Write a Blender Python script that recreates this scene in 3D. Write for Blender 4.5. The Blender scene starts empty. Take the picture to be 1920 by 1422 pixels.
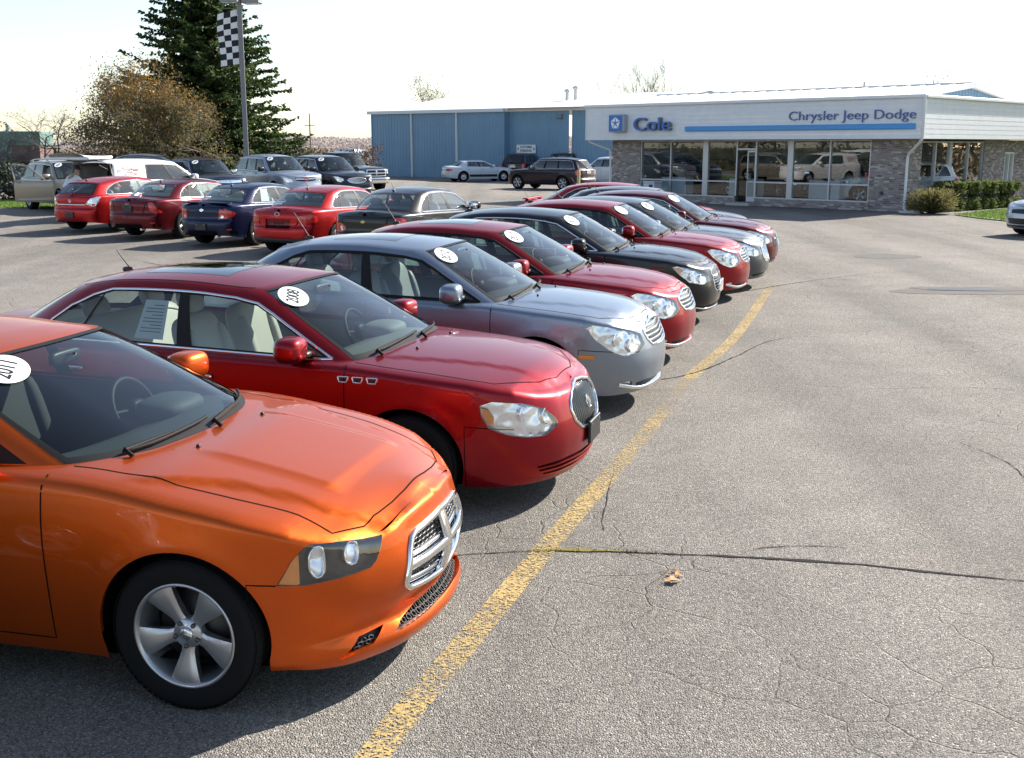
import bpy, math, random
import numpy as np
from math import sin, cos, pi, radians, sqrt, atan2
from mathutils.geometry import delaunay_2d_cdt
from mathutils import Vector

S = bpy.context.scene
COL = S.collection
random.seed(7)
RNG = np.random.default_rng(7)

# ---------------------------------------------------------------- camera
cam = bpy.data.cameras.new('camera')
cam.sensor_fit = 'HORIZONTAL'
cam.sensor_width = 36.0
cam.lens = 2080.0 / 1920.0 * 36.0
cam.clip_start = 0.1
cam.clip_end = 3000.0
CAM = bpy.data.objects.new('camera', cam)
COL.objects.link(CAM)
CAM.location = (0, 0, 2.47)
CAM.rotation_euler = (radians(90 - 11.9046), 0, 0)
S.camera = CAM

# ---------------------------------------------------------------- sky, sun, exposure
SUN_AZ, SUN_EL = 53.0, 33.5            # azimuth clockwise from +Y
W = bpy.data.worlds.new('World')
S.world = W
W.use_nodes = True
nt = W.node_tree
nt.nodes.clear()
sky = nt.nodes.new('ShaderNodeTexSky')
sky.sky_type = 'NISHITA'
sky.sun_disc = False
sky.sun_elevation = radians(SUN_EL)
sky.sun_rotation = radians(SUN_AZ)
sky.altitude = 200
sky.air_density = 1.0
sky.dust_density = 0.6
sky.ozone_density = 1.0
bg = nt.nodes.new('ShaderNodeBackground')
bg.inputs['Strength'].default_value = 0.088
wo = nt.nodes.new('ShaderNodeOutputWorld')
# thin bright haze: the sky's own light, nearly without its colour
hs = nt.nodes.new('ShaderNodeHueSaturation')
hs.inputs['Saturation'].default_value = 0.85
hs.inputs['Value'].default_value = 1.0
nt.links.new(sky.outputs[0], hs.inputs['Color'])
nt.links.new(hs.outputs[0], bg.inputs[0])
nt.links.new(bg.outputs[0], wo.inputs[0])

sl = bpy.data.lights.new('sun', 'SUN')
sl.energy = 5.0
sl.angle = radians(0.55)
sl.color = (1.0, 0.93, 0.83)
SUN = bpy.data.objects.new('sun', sl)
COL.objects.link(SUN)
_az, _el = radians(SUN_AZ), radians(SUN_EL)
_d = Vector((sin(_az) * cos(_el), cos(_az) * cos(_el), sin(_el)))
SUN.rotation_euler = (-_d).to_track_quat('-Z', 'Y').to_euler()
SUN.location = _d * 60

S.view_settings.view_transform = 'Standard'
S.view_settings.look = 'None'
S.view_settings.exposure = 1.3
S.view_settings.gamma = 1.0
S.view_settings.use_curve_mapping = False
S.render.engine = 'CYCLES'
S.cycles.max_bounces = 8
S.cycles.transparent_max_bounces = 16
S.cycles.caustics_reflective = False
S.cycles.caustics_refractive = False
# ================================================================= object helpers
def tag(o, label=None, cat=None, group=None, kind=None):
    if label: o['label'] = label
    if cat: o['category'] = cat
    if group: o['group'] = group
    if kind: o['kind'] = kind
    return o

def empty(name, loc=(0, 0, 0), rz=0.0, label=None, cat=None, group=None, parent=None):
    o = bpy.data.objects.new(name, None)
    o.empty_display_size = 0.3
    COL.objects.link(o)
    o.location = loc
    o.rotation_euler = (0, 0, rz)
    if parent: o.parent = parent
    return tag(o, label, cat, group)

def link(name, me, parent=None, loc=None, rz=None):
    o = bpy.data.objects.new(name, me)
    COL.objects.link(o)
    if parent: o.parent = parent
    if loc is not None: o.location = loc
    if rz is not None: o.rotation_euler = (0, 0, rz)
    return o

class MB:
    """collects polygons; build() links them as one mesh object"""
    def __init__(s):
        s.v = []; s.f = []; s.m = []; s.sm = []; s.n = 0; s.nor = []; s.has_n = False
    def add(s, V, F, mat=0, smooth=False, N=None):
        V = np.asarray(V, float).reshape(-1, 3)
        s.v.append(V)
        if N is None:
            s.nor.append(np.zeros_like(V))
        else:
            s.nor.append(np.asarray(N, float)); s.has_n = True
        b = s.n
        for f in F:
            s.f.append([int(i) + b for i in f])
        s.m += [mat] * len(F)
        s.sm += [smooth] * len(F)
        s.n += len(V)
        return s
    def mesh(s, name, mats):
        me = bpy.data.meshes.new(name)
        V = np.concatenate(s.v) if s.v else np.zeros((0, 3))
        ll = np.array([len(f) for f in s.f], np.int32)
        idx = np.array([i for f in s.f for i in f], np.int32)
        me.vertices.add(len(V)); me.vertices.foreach_set('co', V.ravel())
        me.loops.add(len(idx)); me.loops.foreach_set('vertex_index', idx)
        me.polygons.add(len(ll))
        st = np.zeros(len(ll), np.int32)
        if len(ll): st[1:] = np.cumsum(ll)[:-1]
        me.polygons.foreach_set('loop_start', st)
        me.polygons.foreach_set('material_index', np.array(s.m, np.int32))
        me.polygons.foreach_set('use_smooth', np.array(s.sm, bool))
        for m in (mats if isinstance(mats, (list, tuple)) else [mats]):
            me.materials.append(m)
        me.update(calc_edges=True)
        me.validate()
        if s.has_n and len(me.vertices) == len(V):
            me.normals_split_custom_set_from_vertices(np.concatenate(s.nor))
        return me
    def build(s, name, mats, parent=None, loc=None, rz=None):
        return link(name, s.mesh(name, mats), parent, loc, rz)
    # ---- shapes
    def box(s, c, d, mat=0, rz=0.0, bev=0.0):
        cx, cy, cz = c; hx, hy, hz = d[0] / 2, d[1] / 2, d[2] / 2
        if bev <= 0:
            V = np.array([(x, y, z) for z in (-hz, hz) for y in (-hy, hy) for x in (-hx, hx)], float)
            F = [(0, 2, 3, 1), (4, 5, 7, 6), (0, 1, 5, 4), (2, 6, 7, 3), (0, 4, 6, 2), (1, 3, 7, 5)]
        else:
            b = min(bev, hx * .9, hy * .9, hz * .9)
            V = []; ring = []
            for (zz, q) in ((-hz, b), (-hz + b, 0), (hz - b, 0), (hz, b)):
                for (x, y) in ((-hx + b + q * 0, -hy + q), (hx - b, -hy + q), (hx - q, -hy + b), (hx - q, hy - b), (hx - b, hy - q), (-hx + b, hy - q), (-hx + q, hy - b), (-hx + q, -hy + b)):
                    V.append((x, y, zz))
            V = np.array(V, float); F = []
            for r in range(3):
                for k in range(8):
                    k2 = (k + 1) % 8
                    F.append((r * 8 + k, r * 8 + k2, r * 8 + 8 + k2, r * 8 + 8 + k))
            F.append(tuple(range(7, -1, -1))); F.append(tuple(range(24, 32)))
        c_, s_ = cos(rz), sin(rz)
        V = np.stack([V[:, 0] * c_ - V[:, 1] * s_ + cx, V[:, 0] * s_ + V[:, 1] * c_ + cy, V[:, 2] + cz], 1)
        return s.add(V, F, mat)
    def tube(s, pts, rad, n=8, mat=0, smooth=True, cap=True):
        pts = np.asarray(pts, float)
        rad = np.full(len(pts), rad) if np.isscalar(rad) else np.asarray(rad, float)
        t = np.gradient(pts, axis=0)
        t /= np.linalg.norm(t, axis=1)[:, None] + 1e-12
        up = np.array([0, 0, 1.0]) if abs(t[0][2]) < .9 else np.array([1.0, 0, 0])
        V = []
        a = np.arange(n) * 2 * pi / n
        for p, d, r in zip(pts, t, rad):
            e1 = np.cross(d, up); e1 /= np.linalg.norm(e1) + 1e-12
            e2 = np.cross(e1, d); up = e2
            V.append(p + r * (np.cos(a)[:, None] * e1 + np.sin(a)[:, None] * e2))
        V = np.concatenate(V); F = []
        for i in range(len(pts) - 1):
            for k in range(n):
                k2 = (k + 1) % n
                F.append((i * n + k, i * n + k2, (i + 1) * n + k2, (i + 1) * n + k))
        s.add(V, F, mat, smooth)
        if cap:
            o = (len(pts) - 1) * n
            s.add(V[:n], [tuple(range(n))], mat); s.add(V[o:], [tuple(range(n - 1, -1, -1))], mat)
        return s
    def lathe(s, prof, n=32, axis='y', c=(0, 0, 0), mat=0, smooth=True):
        """prof: list of (radius, offset along axis)"""
        a = np.arange(n) * 2 * pi / n
        V = []
        for r, o in prof:
            if axis == 'y': V.append(np.stack([r * np.cos(a), np.full(n, o), r * np.sin(a)], 1))
            elif axis == 'z': V.append(np.stack([r * np.cos(a), r * np.sin(a), np.full(n, o)], 1))
            else: V.append(np.stack([np.full(n, o), r * np.cos(a), r * np.sin(a)], 1))
        V = np.concatenate(V) + np.array(c)
        F = []
        for i in range(len(prof) - 1):
            for k in range(n):
                k2 = (k + 1) % n
                F.append((i * n + k, i * n + k2, (i + 1) * n + k2, (i + 1) * n + k))
        return s.add(V, F, mat, smooth)
    def superbox(s, c, d, e=0.35, nu=20, nv=12, mat=0, rot=None):
        """rounded lump (superellipsoid) with half sizes d/2"""
        u = np.linspace(-pi, pi, nu, endpoint=False); v = np.linspace(-pi / 2, pi / 2, nv)
        f = lambda t: np.sign(t) * np.abs(t) ** e
        U, Vv = np.meshgrid(u, v)
        P = np.stack([f(np.cos(Vv)) * f(np.cos(U)) * d[0] / 2, f(np.cos(Vv)) * f(np.sin(U)) * d[1] / 2, f(np.sin(Vv)) * d[2] / 2], -1).reshape(-1, 3)
        if rot is not None: P = P @ np.asarray(rot).T
        P = P + np.array(c); F = []
        for i in range(nv - 1):
            for k in range(nu):
                k2 = (k + 1) % nu
                F.append((i * nu + k, i * nu + k2, (i + 1) * nu + k2, (i + 1) * nu + k))
        return s.add(P, F, mat, True)
    def prism(s, poly, z0, z1, mat=0):
        n = len(poly)
        V = [(x, y, z0) for x, y in poly] + [(x, y, z1) for x, y in poly]
        F = [tuple(range(n - 1, -1, -1)), tuple(range(n, 2 * n))] + [(i, (i + 1) % n, n + (i + 1) % n, n + i) for i in range(n)]
        return s.add(V, F, mat)

def rotm(ax, a):
    c, s = cos(a), sin(a)
    if ax == 'x': return np.array([[1, 0, 0], [0, c, -s], [0, s, c]])
    if ax == 'y': return np.array([[c, 0, s], [0, 1, 0], [-s, 0, c]])
    return np.array([[c, -s, 0], [s, c, 0], [0, 0, 1]])

# ================================================================= materials
_MC = {}
def mat(name, base=(.5, .5, .5), rough=.5, metal=0.0, coat=0.0, coat_rough=.03, spec=.5, emit=None, fn=None):
    if name in _MC: return _MC[name]
    m = bpy.data.materials.new(name); m.use_nodes = True
    n = m.node_tree; b = n.nodes['Principled BSDF']
    b.inputs['Base Color'].default_value = (*base, 1)
    b.inputs['Roughness'].default_value = rough
    b.inputs['Metallic'].default_value = metal
    b.inputs['Coat Weight'].default_value = coat
    b.inputs['Coat Roughness'].default_value = coat_rough
    b.inputs['Specular IOR Level'].default_value = spec
    if fn: fn(n, b)
    _MC[name] = m
    return m

def N_(n, t, **kw):
    x = n.nodes.new(t)
    for k, v in kw.items():
        if k.startswith('i_'): x.inputs[k[2:]].default_value = v
        else: setattr(x, k, v)
    return x

def noise(n, scale, detail=3, rough=.55, vec=None):
    x = N_(n, 'ShaderNodeTexNoise'); x.inputs['Scale'].default_value = scale
    x.inputs['Detail'].default_value = detail; x.inputs['Roughness'].default_value = rough
    if vec is not None: n.links.new(vec, x.inputs['Vector'])
    return x

def ramp(n, src, stops):
    r = N_(n, 'ShaderNodeValToRGB'); e = r.color_ramp.elements
    while len(e) < len(stops): e.new(.5)
    for q, (p, c) in zip(e, stops):
        q.position = p; q.color = (*c, 1) if len(c) == 3 else c
    n.links.new(src, r.inputs[0]); return r

def mixc(n, fac, a, b, mode='MIX'):
    x = N_(n, 'ShaderNodeMix', data_type='RGBA', blend_type=mode)
    for k, v in ((0, fac), (6, a), (7, b)):
        if isinstance(v, (int, float)): x.inputs[k].default_value = v
        elif isinstance(v, tuple): x.inputs[k].default_value = (*v, 1) if len(v) == 3 else v
        else: n.links.new(v, x.inputs[k])
    return x.outputs[2]

def mth(n, op, a, b=0.0, clamp=False):
    x = N_(n, 'ShaderNodeMath', operation=op); x.use_clamp = clamp
    for k, v in ((0, a), (1, b)):
        if isinstance(v, (int, float)): x.inputs[k].default_value = v
        else: n.links.new(v, x.inputs[k])
    return x.outputs[0]

def bump(n, b, h, strength=.3, dist=.01):
    x = N_(n, 'ShaderNodeBump'); x.inputs['Strength'].default_value = strength
    x.inputs['Distance'].default_value = dist
    n.links.new(h, x.inputs['Height']); n.links.new(x.outputs[0], b.inputs['Normal'])

def objco(n): return N_(n, 'ShaderNodeTexCoord').outputs['Object']

def glass_mat(name, tint=(.78, .86, .84), refl=1.0, rough=0.0):
    if name in _MC: return _MC[name]
    m = bpy.data.materials.new(name); m.use_nodes = True
    n = m.node_tree; n.nodes.clear()
    o = N_(n, 'ShaderNodeOutputMaterial'); mx = N_(n, 'ShaderNodeMixShader')
    tr = N_(n, 'ShaderNodeBsdfTransparent'); tr.inputs[0].default_value = (*tint, 1)
    gl = N_(n, 'ShaderNodeBsdfGlossy'); gl.inputs['Roughness'].default_value = rough
    gl.inputs[0].default_value = (1, 1, 1, 1)
    lw = N_(n, 'ShaderNodeLayerWeight'); lw.inputs[0].default_value = .5
    p = mth(n, 'POWER', lw.outputs['Facing'], 4.0)
    f = mth(n, 'MULTIPLY_ADD', p, .90 * refl)
    n.nodes[-1].inputs[2].default_value = .075 * refl
    n.links.new(f, mx.inputs[0]); n.links.new(tr.outputs[0], mx.inputs[1]); n.links.new(gl.outputs[0], mx.inputs[2])
    n.links.new(mx.outputs[0], o.inputs[0])
    _MC[name] = m
    return m

def paint(name, col, metal=.35, rough=.38, flake=.25):
    def fn(n, b):
        v = N_(n, 'ShaderNodeTexVoronoi'); v.inputs['Scale'].default_value = 900
        n.links.new(objco(n), v.inputs['Vector'])
        c = mixc(n, flake, col, v.outputs['Color'], 'OVERLAY')
        n.links.new(c, b.inputs['Base Color'])
        # faint dust in the clearcoat
        d = noise(n, 6, 4, .6, objco(n))
        r = ramp(n, d.outputs[0], [(.35, (.02,) * 3), (.75, (.055,) * 3)])
        n.links.new(r.outputs[0], b.inputs['Coat Roughness'])
    m = mat(name, col, rough, metal, coat=.55, spec=.3, fn=fn)
    m.node_tree.nodes['Principled BSDF'].inputs['Coat IOR'].default_value = 1.42
    return m

M_BLACK = mat('black_plastic', (.012, .012, .013), .45)
M_SATIN = mat('satin_black', (.012, .012, .013), .55, spec=.2)
M_GAP = mat('panel_gap_shadow', (.004, .004, .004), .9, spec=.1)
M_RUB = mat('tyre_rubber', (.009, .009, .0095), .85, spec=.2, fn=lambda n, b: bump(n, b, noise(n, 60, 4, .7, objco(n)).outputs[0], .25, .004))
M_CHR = mat('chrome', (.82, .83, .84), .07, 1.0)
M_ALU = mat('alloy_silver', (.52, .53, .55), .32, .85, coat=.4)
M_ALU2 = mat('alloy_dark', (.10, .10, .105), .4, .7)
M_DISC = mat('brake_iron', (.09, .085, .08), .5, .8)
M_LINER = mat('wheel_liner', (.01, .01, .01), .95, spec=.1)
def _facet(n, b):
    v = N_(n, 'ShaderNodeTexVoronoi'); v.feature = 'SMOOTH_F1'; v.inputs['Scale'].default_value = 13; n.links.new(objco(n), v.inputs['Vector'])
    bump(n, b, v.outputs['Distance'], .55, .04)
M_BOWL = mat('lamp_reflector', (.96, .97, .99), .20, .72, coat=.4, fn=_facet)
M_BOWLD = mat('lamp_dark_housing', (.018, .018, .02), .25, .2)
M_AMB = mat('amber_plastic', (.85, .26, .02), .2, coat=.6)
M_RED = mat('red_lamp_plastic', (.60, .022, .016), .15, coat=.8)
M_LENS = glass_mat('lamp_lens', (.97, .98, .99), 1.5)
M_GLASS = glass_mat('car_glass', (.62, .70, .68), 1.05)
M_GLASSD = glass_mat('car_glass_privacy', (.16, .17, .18), 1.0)
M_WSTINT = glass_mat('windshield_glass', (.58, .68, .66), .8)
M_LBEIGE = mat('leather_beige', (.50, .46, .39), .5)
M_LGREY = mat('leather_grey', (.22, .24, .25), .5)
M_CDARK = mat('cloth_dark', (.025, .026, .028), .8)
M_HEADL = mat('headliner_grey', (.35, .34, .32), .9)
M_DASHD = mat('dash_dark', (.03, .034, .034), .7)
M_DASHB = mat('dash_beige_grey', (.15, .15, .13), .7)
M_WHITE = mat('white_print', (.86, .87, .88), .5)
M_INK = mat('black_ink', (.01, .01, .01), .5)
M_PLATE = mat('plate_dark', (.02, .02, .024), .4)
M_PAPER = mat('paper_sheet', (.72, .80, .80), .7)

# ================================================================= curves and surfaces
def akima(t, Y, x):
    """Akima interpolation of rows Y(t) at x"""
    t = np.asarray(t, float); Y = np.asarray(Y, float)
    if Y.ndim == 1: return akima(t, Y[:, None], x)[:, 0]
    x = np.asarray(x, float)
    n = len(t)
    d = np.diff(Y, axis=0) / np.diff(t)[:, None]
    if n == 2:
        return Y[0] + (x - t[0])[:, None] * d[0]
    m = np.concatenate([[3 * d[0] - 2 * d[1]], [2 * d[0] - d[1]], d, [2 * d[-1] - d[-2]], [3 * d[-1] - 2 * d[-2]]])
    w1 = np.abs(m[3:] - m[2:-1]) + np.abs(m[3:] + m[2:-1]) / 2 + 1e-9
    w2 = np.abs(m[1:-2] - m[:-3]) + np.abs(m[1:-2] + m[:-3]) / 2 + 1e-9
    s = (w1 * m[1:-2] + w2 * m[2:-1]) / (w1 + w2)
    s = s[:n]
    i = np.clip(np.searchsorted(t, x) - 1, 0, n - 2)
    h = (t[i + 1] - t[i]); u = np.clip((x - t[i]) / h, -.2, 1.2)[:, None]; h = h[:, None]
    return (Y[i] * (2 * u ** 3 - 3 * u ** 2 + 1) + Y[i + 1] * (3 * u ** 2 - 2 * u ** 3)
            + s[i] * h * (u ** 3 - 2 * u ** 2 + u) + s[i + 1] * h * (u ** 3 - u ** 2))

def prof(pts):
    p = sorted(pts); t = np.array([a for a, b in p]); y = np.array([b for a, b in p])
    def f(x):
        x = np.clip(np.asarray(x, float), t[0], t[-1])
        return akima(t, y, np.atleast_1d(x).ravel()).reshape(np.shape(np.atleast_1d(x)))
    return f

def sstep(a, b, x):
    t = np.clip((np.asarray(x, float) - a) / (b - a), 0, 1)
    return t * t * (3 - 2 * t)

def resample(poly, step, closed=True):
    P = np.asarray(poly, float)
    if closed: P = np.vstack([P, P[:1]])
    out = []
    for a, b in zip(P[:-1], P[1:]):
        k = max(1, int(math.ceil(np.linalg.norm(b - a) / step - .25)))
        out += [a + (b - a) * i / k for i in range(k)]
    if not closed: out.append(P[-1])
    return np.array(out)

def smooth_poly(pts, step=.02, closed=True):
    """rounded curve through points (Akima on chord length)"""
    P = np.asarray(pts, float)
    if closed: P = np.vstack([P[-3:], P, P[:4]])
    t = np.concatenate([[0], np.cumsum(np.linalg.norm(np.diff(P, axis=0), axis=1))])
    a, b = (t[3], t[-4]) if closed else (t[0], t[-1])
    x = np.linspace(a, b, max(6, int((b - a) / step)))
    Q = akima(t, P, x)
    return Q[:-1] if closed else Q

def chamfer(pts, r, k=3):
    """polygon with rounded corners of radius about r"""
    P = np.asarray(pts, float); n = len(P); out = []
    for i in range(n):
        a, b, c = P[i - 1], P[i], P[(i + 1) % n]
        d1 = np.linalg.norm(a - b); d2 = np.linalg.norm(c - b)
        q = min(r, d1 * .45, d2 * .45)
        p0 = b + (a - b) / d1 * q; p1 = b + (c - b) / d2 * q
        for j in range(k + 1):
            t = j / k
            out.append((1 - t) ** 2 * p0 + 2 * t * (1 - t) * b + t * t * p1)
    return np.array(out)

def seg_dist(P, A, B):
    d = B - A; L2 = (d ** 2).sum(1) + 1e-12
    best = np.full(len(P), 1e9)
    for a, dd, l in zip(A, d, L2):
        t = np.clip(((P - a) @ dd) / l, 0, 1)
        q = P - a - t[:, None] * dd
        best = np.minimum(best, (q ** 2).sum(1))
    return np.sqrt(best)

def inside(P, poly):
    x, y = P[:, 0], P[:, 1]; c = np.zeros(len(P), bool)
    Q = np.asarray(poly); n = len(Q)
    for i in range(n):
        x1, y1 = Q[i]; x2, y2 = Q[(i + 1) % n]
        if y1 == y2: continue
        m = ((y1 > y) != (y2 > y)) & (x < (x2 - x1) * (y - y1) / (y2 - y1) + x1)
        c ^= m
    return c

def ccw(p):
    p = np.asarray(p, float); q = np.roll(p, -1, 0)
    return p if (p[:, 0] * q[:, 1] - q[:, 0] * p[:, 1]).sum() > 0 else p[::-1]

def cdt(outer, regions, step, xs=None, ys=None):
    """outer polygon, regions = list of (label, polygon) in rising priority -> verts, tris, labels"""
    polys = [ccw(resample(outer, step))] + [ccw(resample(p, step)) for _, p in regions]
    verts = []; faces = []; edges = []
    for p in polys:
        b = len(verts); n = len(p)
        verts += [Vector((float(a), float(c))) for a, c in p]
        edges += [(b + i, b + (i + 1) % n) for i in range(n)]
        faces.append(list(range(b, b + n)))
    o = np.asarray(polys[0])
    lo, hi = o.min(0), o.max(0)
    if xs is None: xs = np.arange(lo[0] + step / 2, hi[0], step)
    if ys is None: ys = np.arange(lo[1] + step / 2, hi[1], step)
    G = np.array([(a, c) for a in xs for c in ys])
    G = G[inside(G, o)]
    A = np.concatenate(polys); B = np.concatenate([np.roll(p, -1, 0) for p in polys])
    if len(G):
        gx = min(np.min(np.diff(np.unique(xs))) if len(xs) > 1 else step, np.min(np.diff(np.unique(ys))) if len(ys) > 1 else step)
        G = G[seg_dist(G, A, B) > min(.35 * step, .6 * gx)]
        verts += [Vector((float(a), float(c))) for a, c in G]
    r = delaunay_2d_cdt(verts, edges, faces, 0, 1e-5, True)
    V2 = np.array([(v.x, v.y) for v in r[0]])
    T = []; L = []
    for f, of in zip(r[2], r[5]):
        if not of: continue
        k = max(of)
        if 0 not in of: continue
        lab = regions[k - 1][0] if k > 0 else 'base'
        if len(f) == 3: T.append(f); L.append(lab)
        else:
            for i in range(1, len(f) - 1): T.append((f[0], f[i], f[i + 1])); L.append(lab)
    return V2, np.array(T, int), np.array(L, object)

class Patch:
    """triangulated piece of a surface, with analytic normals, split by label"""
    def __init__(s, fn, V2, T, L, flip=False):
        s.fn, s.V2, s.T, s.L, s.flip = fn, V2, T, L, flip
        s.P = fn(V2); s.N = s.normal(V2)
        # consistent winding with the normal
        if len(T):
            a, b, c = s.P[T[:, 0]], s.P[T[:, 1]], s.P[T[:, 2]]
            g = np.cross(b - a, c - a); m = (g * s.N[T].sum(1)).sum(1) < 0
            s.T = T.copy(); s.T[m] = s.T[m][:, ::-1]
    def normal(s, U, h=3e-3):
        dx = s.fn(U + [h, 0]) - s.fn(U - [h, 0]); dy = s.fn(U + [0, h]) - s.fn(U - [0, h])
        n = np.cross(dx, dy); n /= np.linalg.norm(n, axis=1)[:, None] + 1e-12
        return -n if s.flip else n
    def labels(s): return set(s.L)
    def bounds(s, sel):
        E = {}
        for t in s.T[sel]:
            for i in range(3):
                a, b = int(t[i]), int(t[(i + 1) % 3])
                if (b, a) in E: del E[(b, a)]
                else: E[(a, b)] = 1
        return list(E)
    def into(s, mb, labs, side=1, off=0.0, skirt=0.0, mat=0, taper=0.0, flat=False, skirt_mat=None):
        """append faces with one of labs to mb; side -1 mirrors in y; off moves along the normal;
        skirt: depth of a wall from the displaced edge"""
        sel = np.isin(s.L.astype(str), list(labs))
        if not sel.any(): return False
        used = np.unique(s.T[sel]); mp = -np.ones(len(s.P), int); mp[used] = np.arange(len(used))
        P = s.P[used] + s.N[used] * off; Nn = s.N[used].copy()
        F = mp[s.T[sel]]
        bd = s.bounds(sel) if skirt else []
        mir = np.array([1, side, 1.0])
        if side < 0: F = F[:, ::-1]
        if flat: mb.add(P * mir, F, mat, False)
        else: mb.add(P * mir, F, mat, True, Nn * mir)
        if skirt:
            V = []; Q = []
            for a, b in bd:
                k = len(V)
                for i in (a, b): V.append((s.P[i] + s.N[i] * off) * mir)
                for i in (b, a): V.append((s.P[i] + s.N[i] * (off - skirt)) * mir)
                Q.append((k, k + 3, k + 2, k + 1) if side > 0 else (k, k + 1, k + 2, k + 3))
            mb.add(np.array(V), Q, mat if skirt_mat is None else skirt_mat, False)
        return True

def strip(mb, fn, nfn, line, w, off=.0012, side=1, mat=0, closed=False, h=0.0):
    """thin ribbon (or raised bar when h>0) lying on a surface along a polyline of its parameters"""
    L = np.asarray(line, float)
    if closed: L = np.vstack([L, L[:1]])
    P = fn(L); Nn = nfn(L)
    t = np.gradient(P, axis=0); t /= np.linalg.norm(t, axis=1)[:, None] + 1e-12
    b = np.cross(Nn, t)
    mir = np.array([1, side, 1.0]); n = len(P)
    if h <= 0:
        V = np.concatenate([P + b * w / 2 + Nn * off, P - b * w / 2 + Nn * off]) * mir
        F = [(i, i + 1, n + i + 1, n + i)[::-1 if side > 0 else 1] for i in range(n - 1)]
        mb.add(V, F, mat, True, np.concatenate([Nn, Nn]) * mir)
    else:
        prof_ = [(w / 2, -.004), (w / 2, h * .6), (w * .3, h), (-w * .3, h), (-w / 2, h * .6), (-w / 2, -.004)]
        V = np.concatenate([P + b * a + Nn * (c + off) for a, c in prof_]) * mir
        F = []
        for k in range(len(prof_) - 1):
            for i in range(n - 1):
                q = (k * n + i, k * n + i + 1, (k + 1) * n + i + 1, (k + 1) * n + i)
                F.append(q[::-1] if side > 0 else q)
        mb.add(V, F, mat, True)
        e = [k * n for k in range(6)]; e2 = [k * n + n - 1 for k in range(6)]
        mb.add(V[e], [tuple(range(6))], mat); mb.add(V[e2], [tuple(range(5, -1, -1))], mat)
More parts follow.
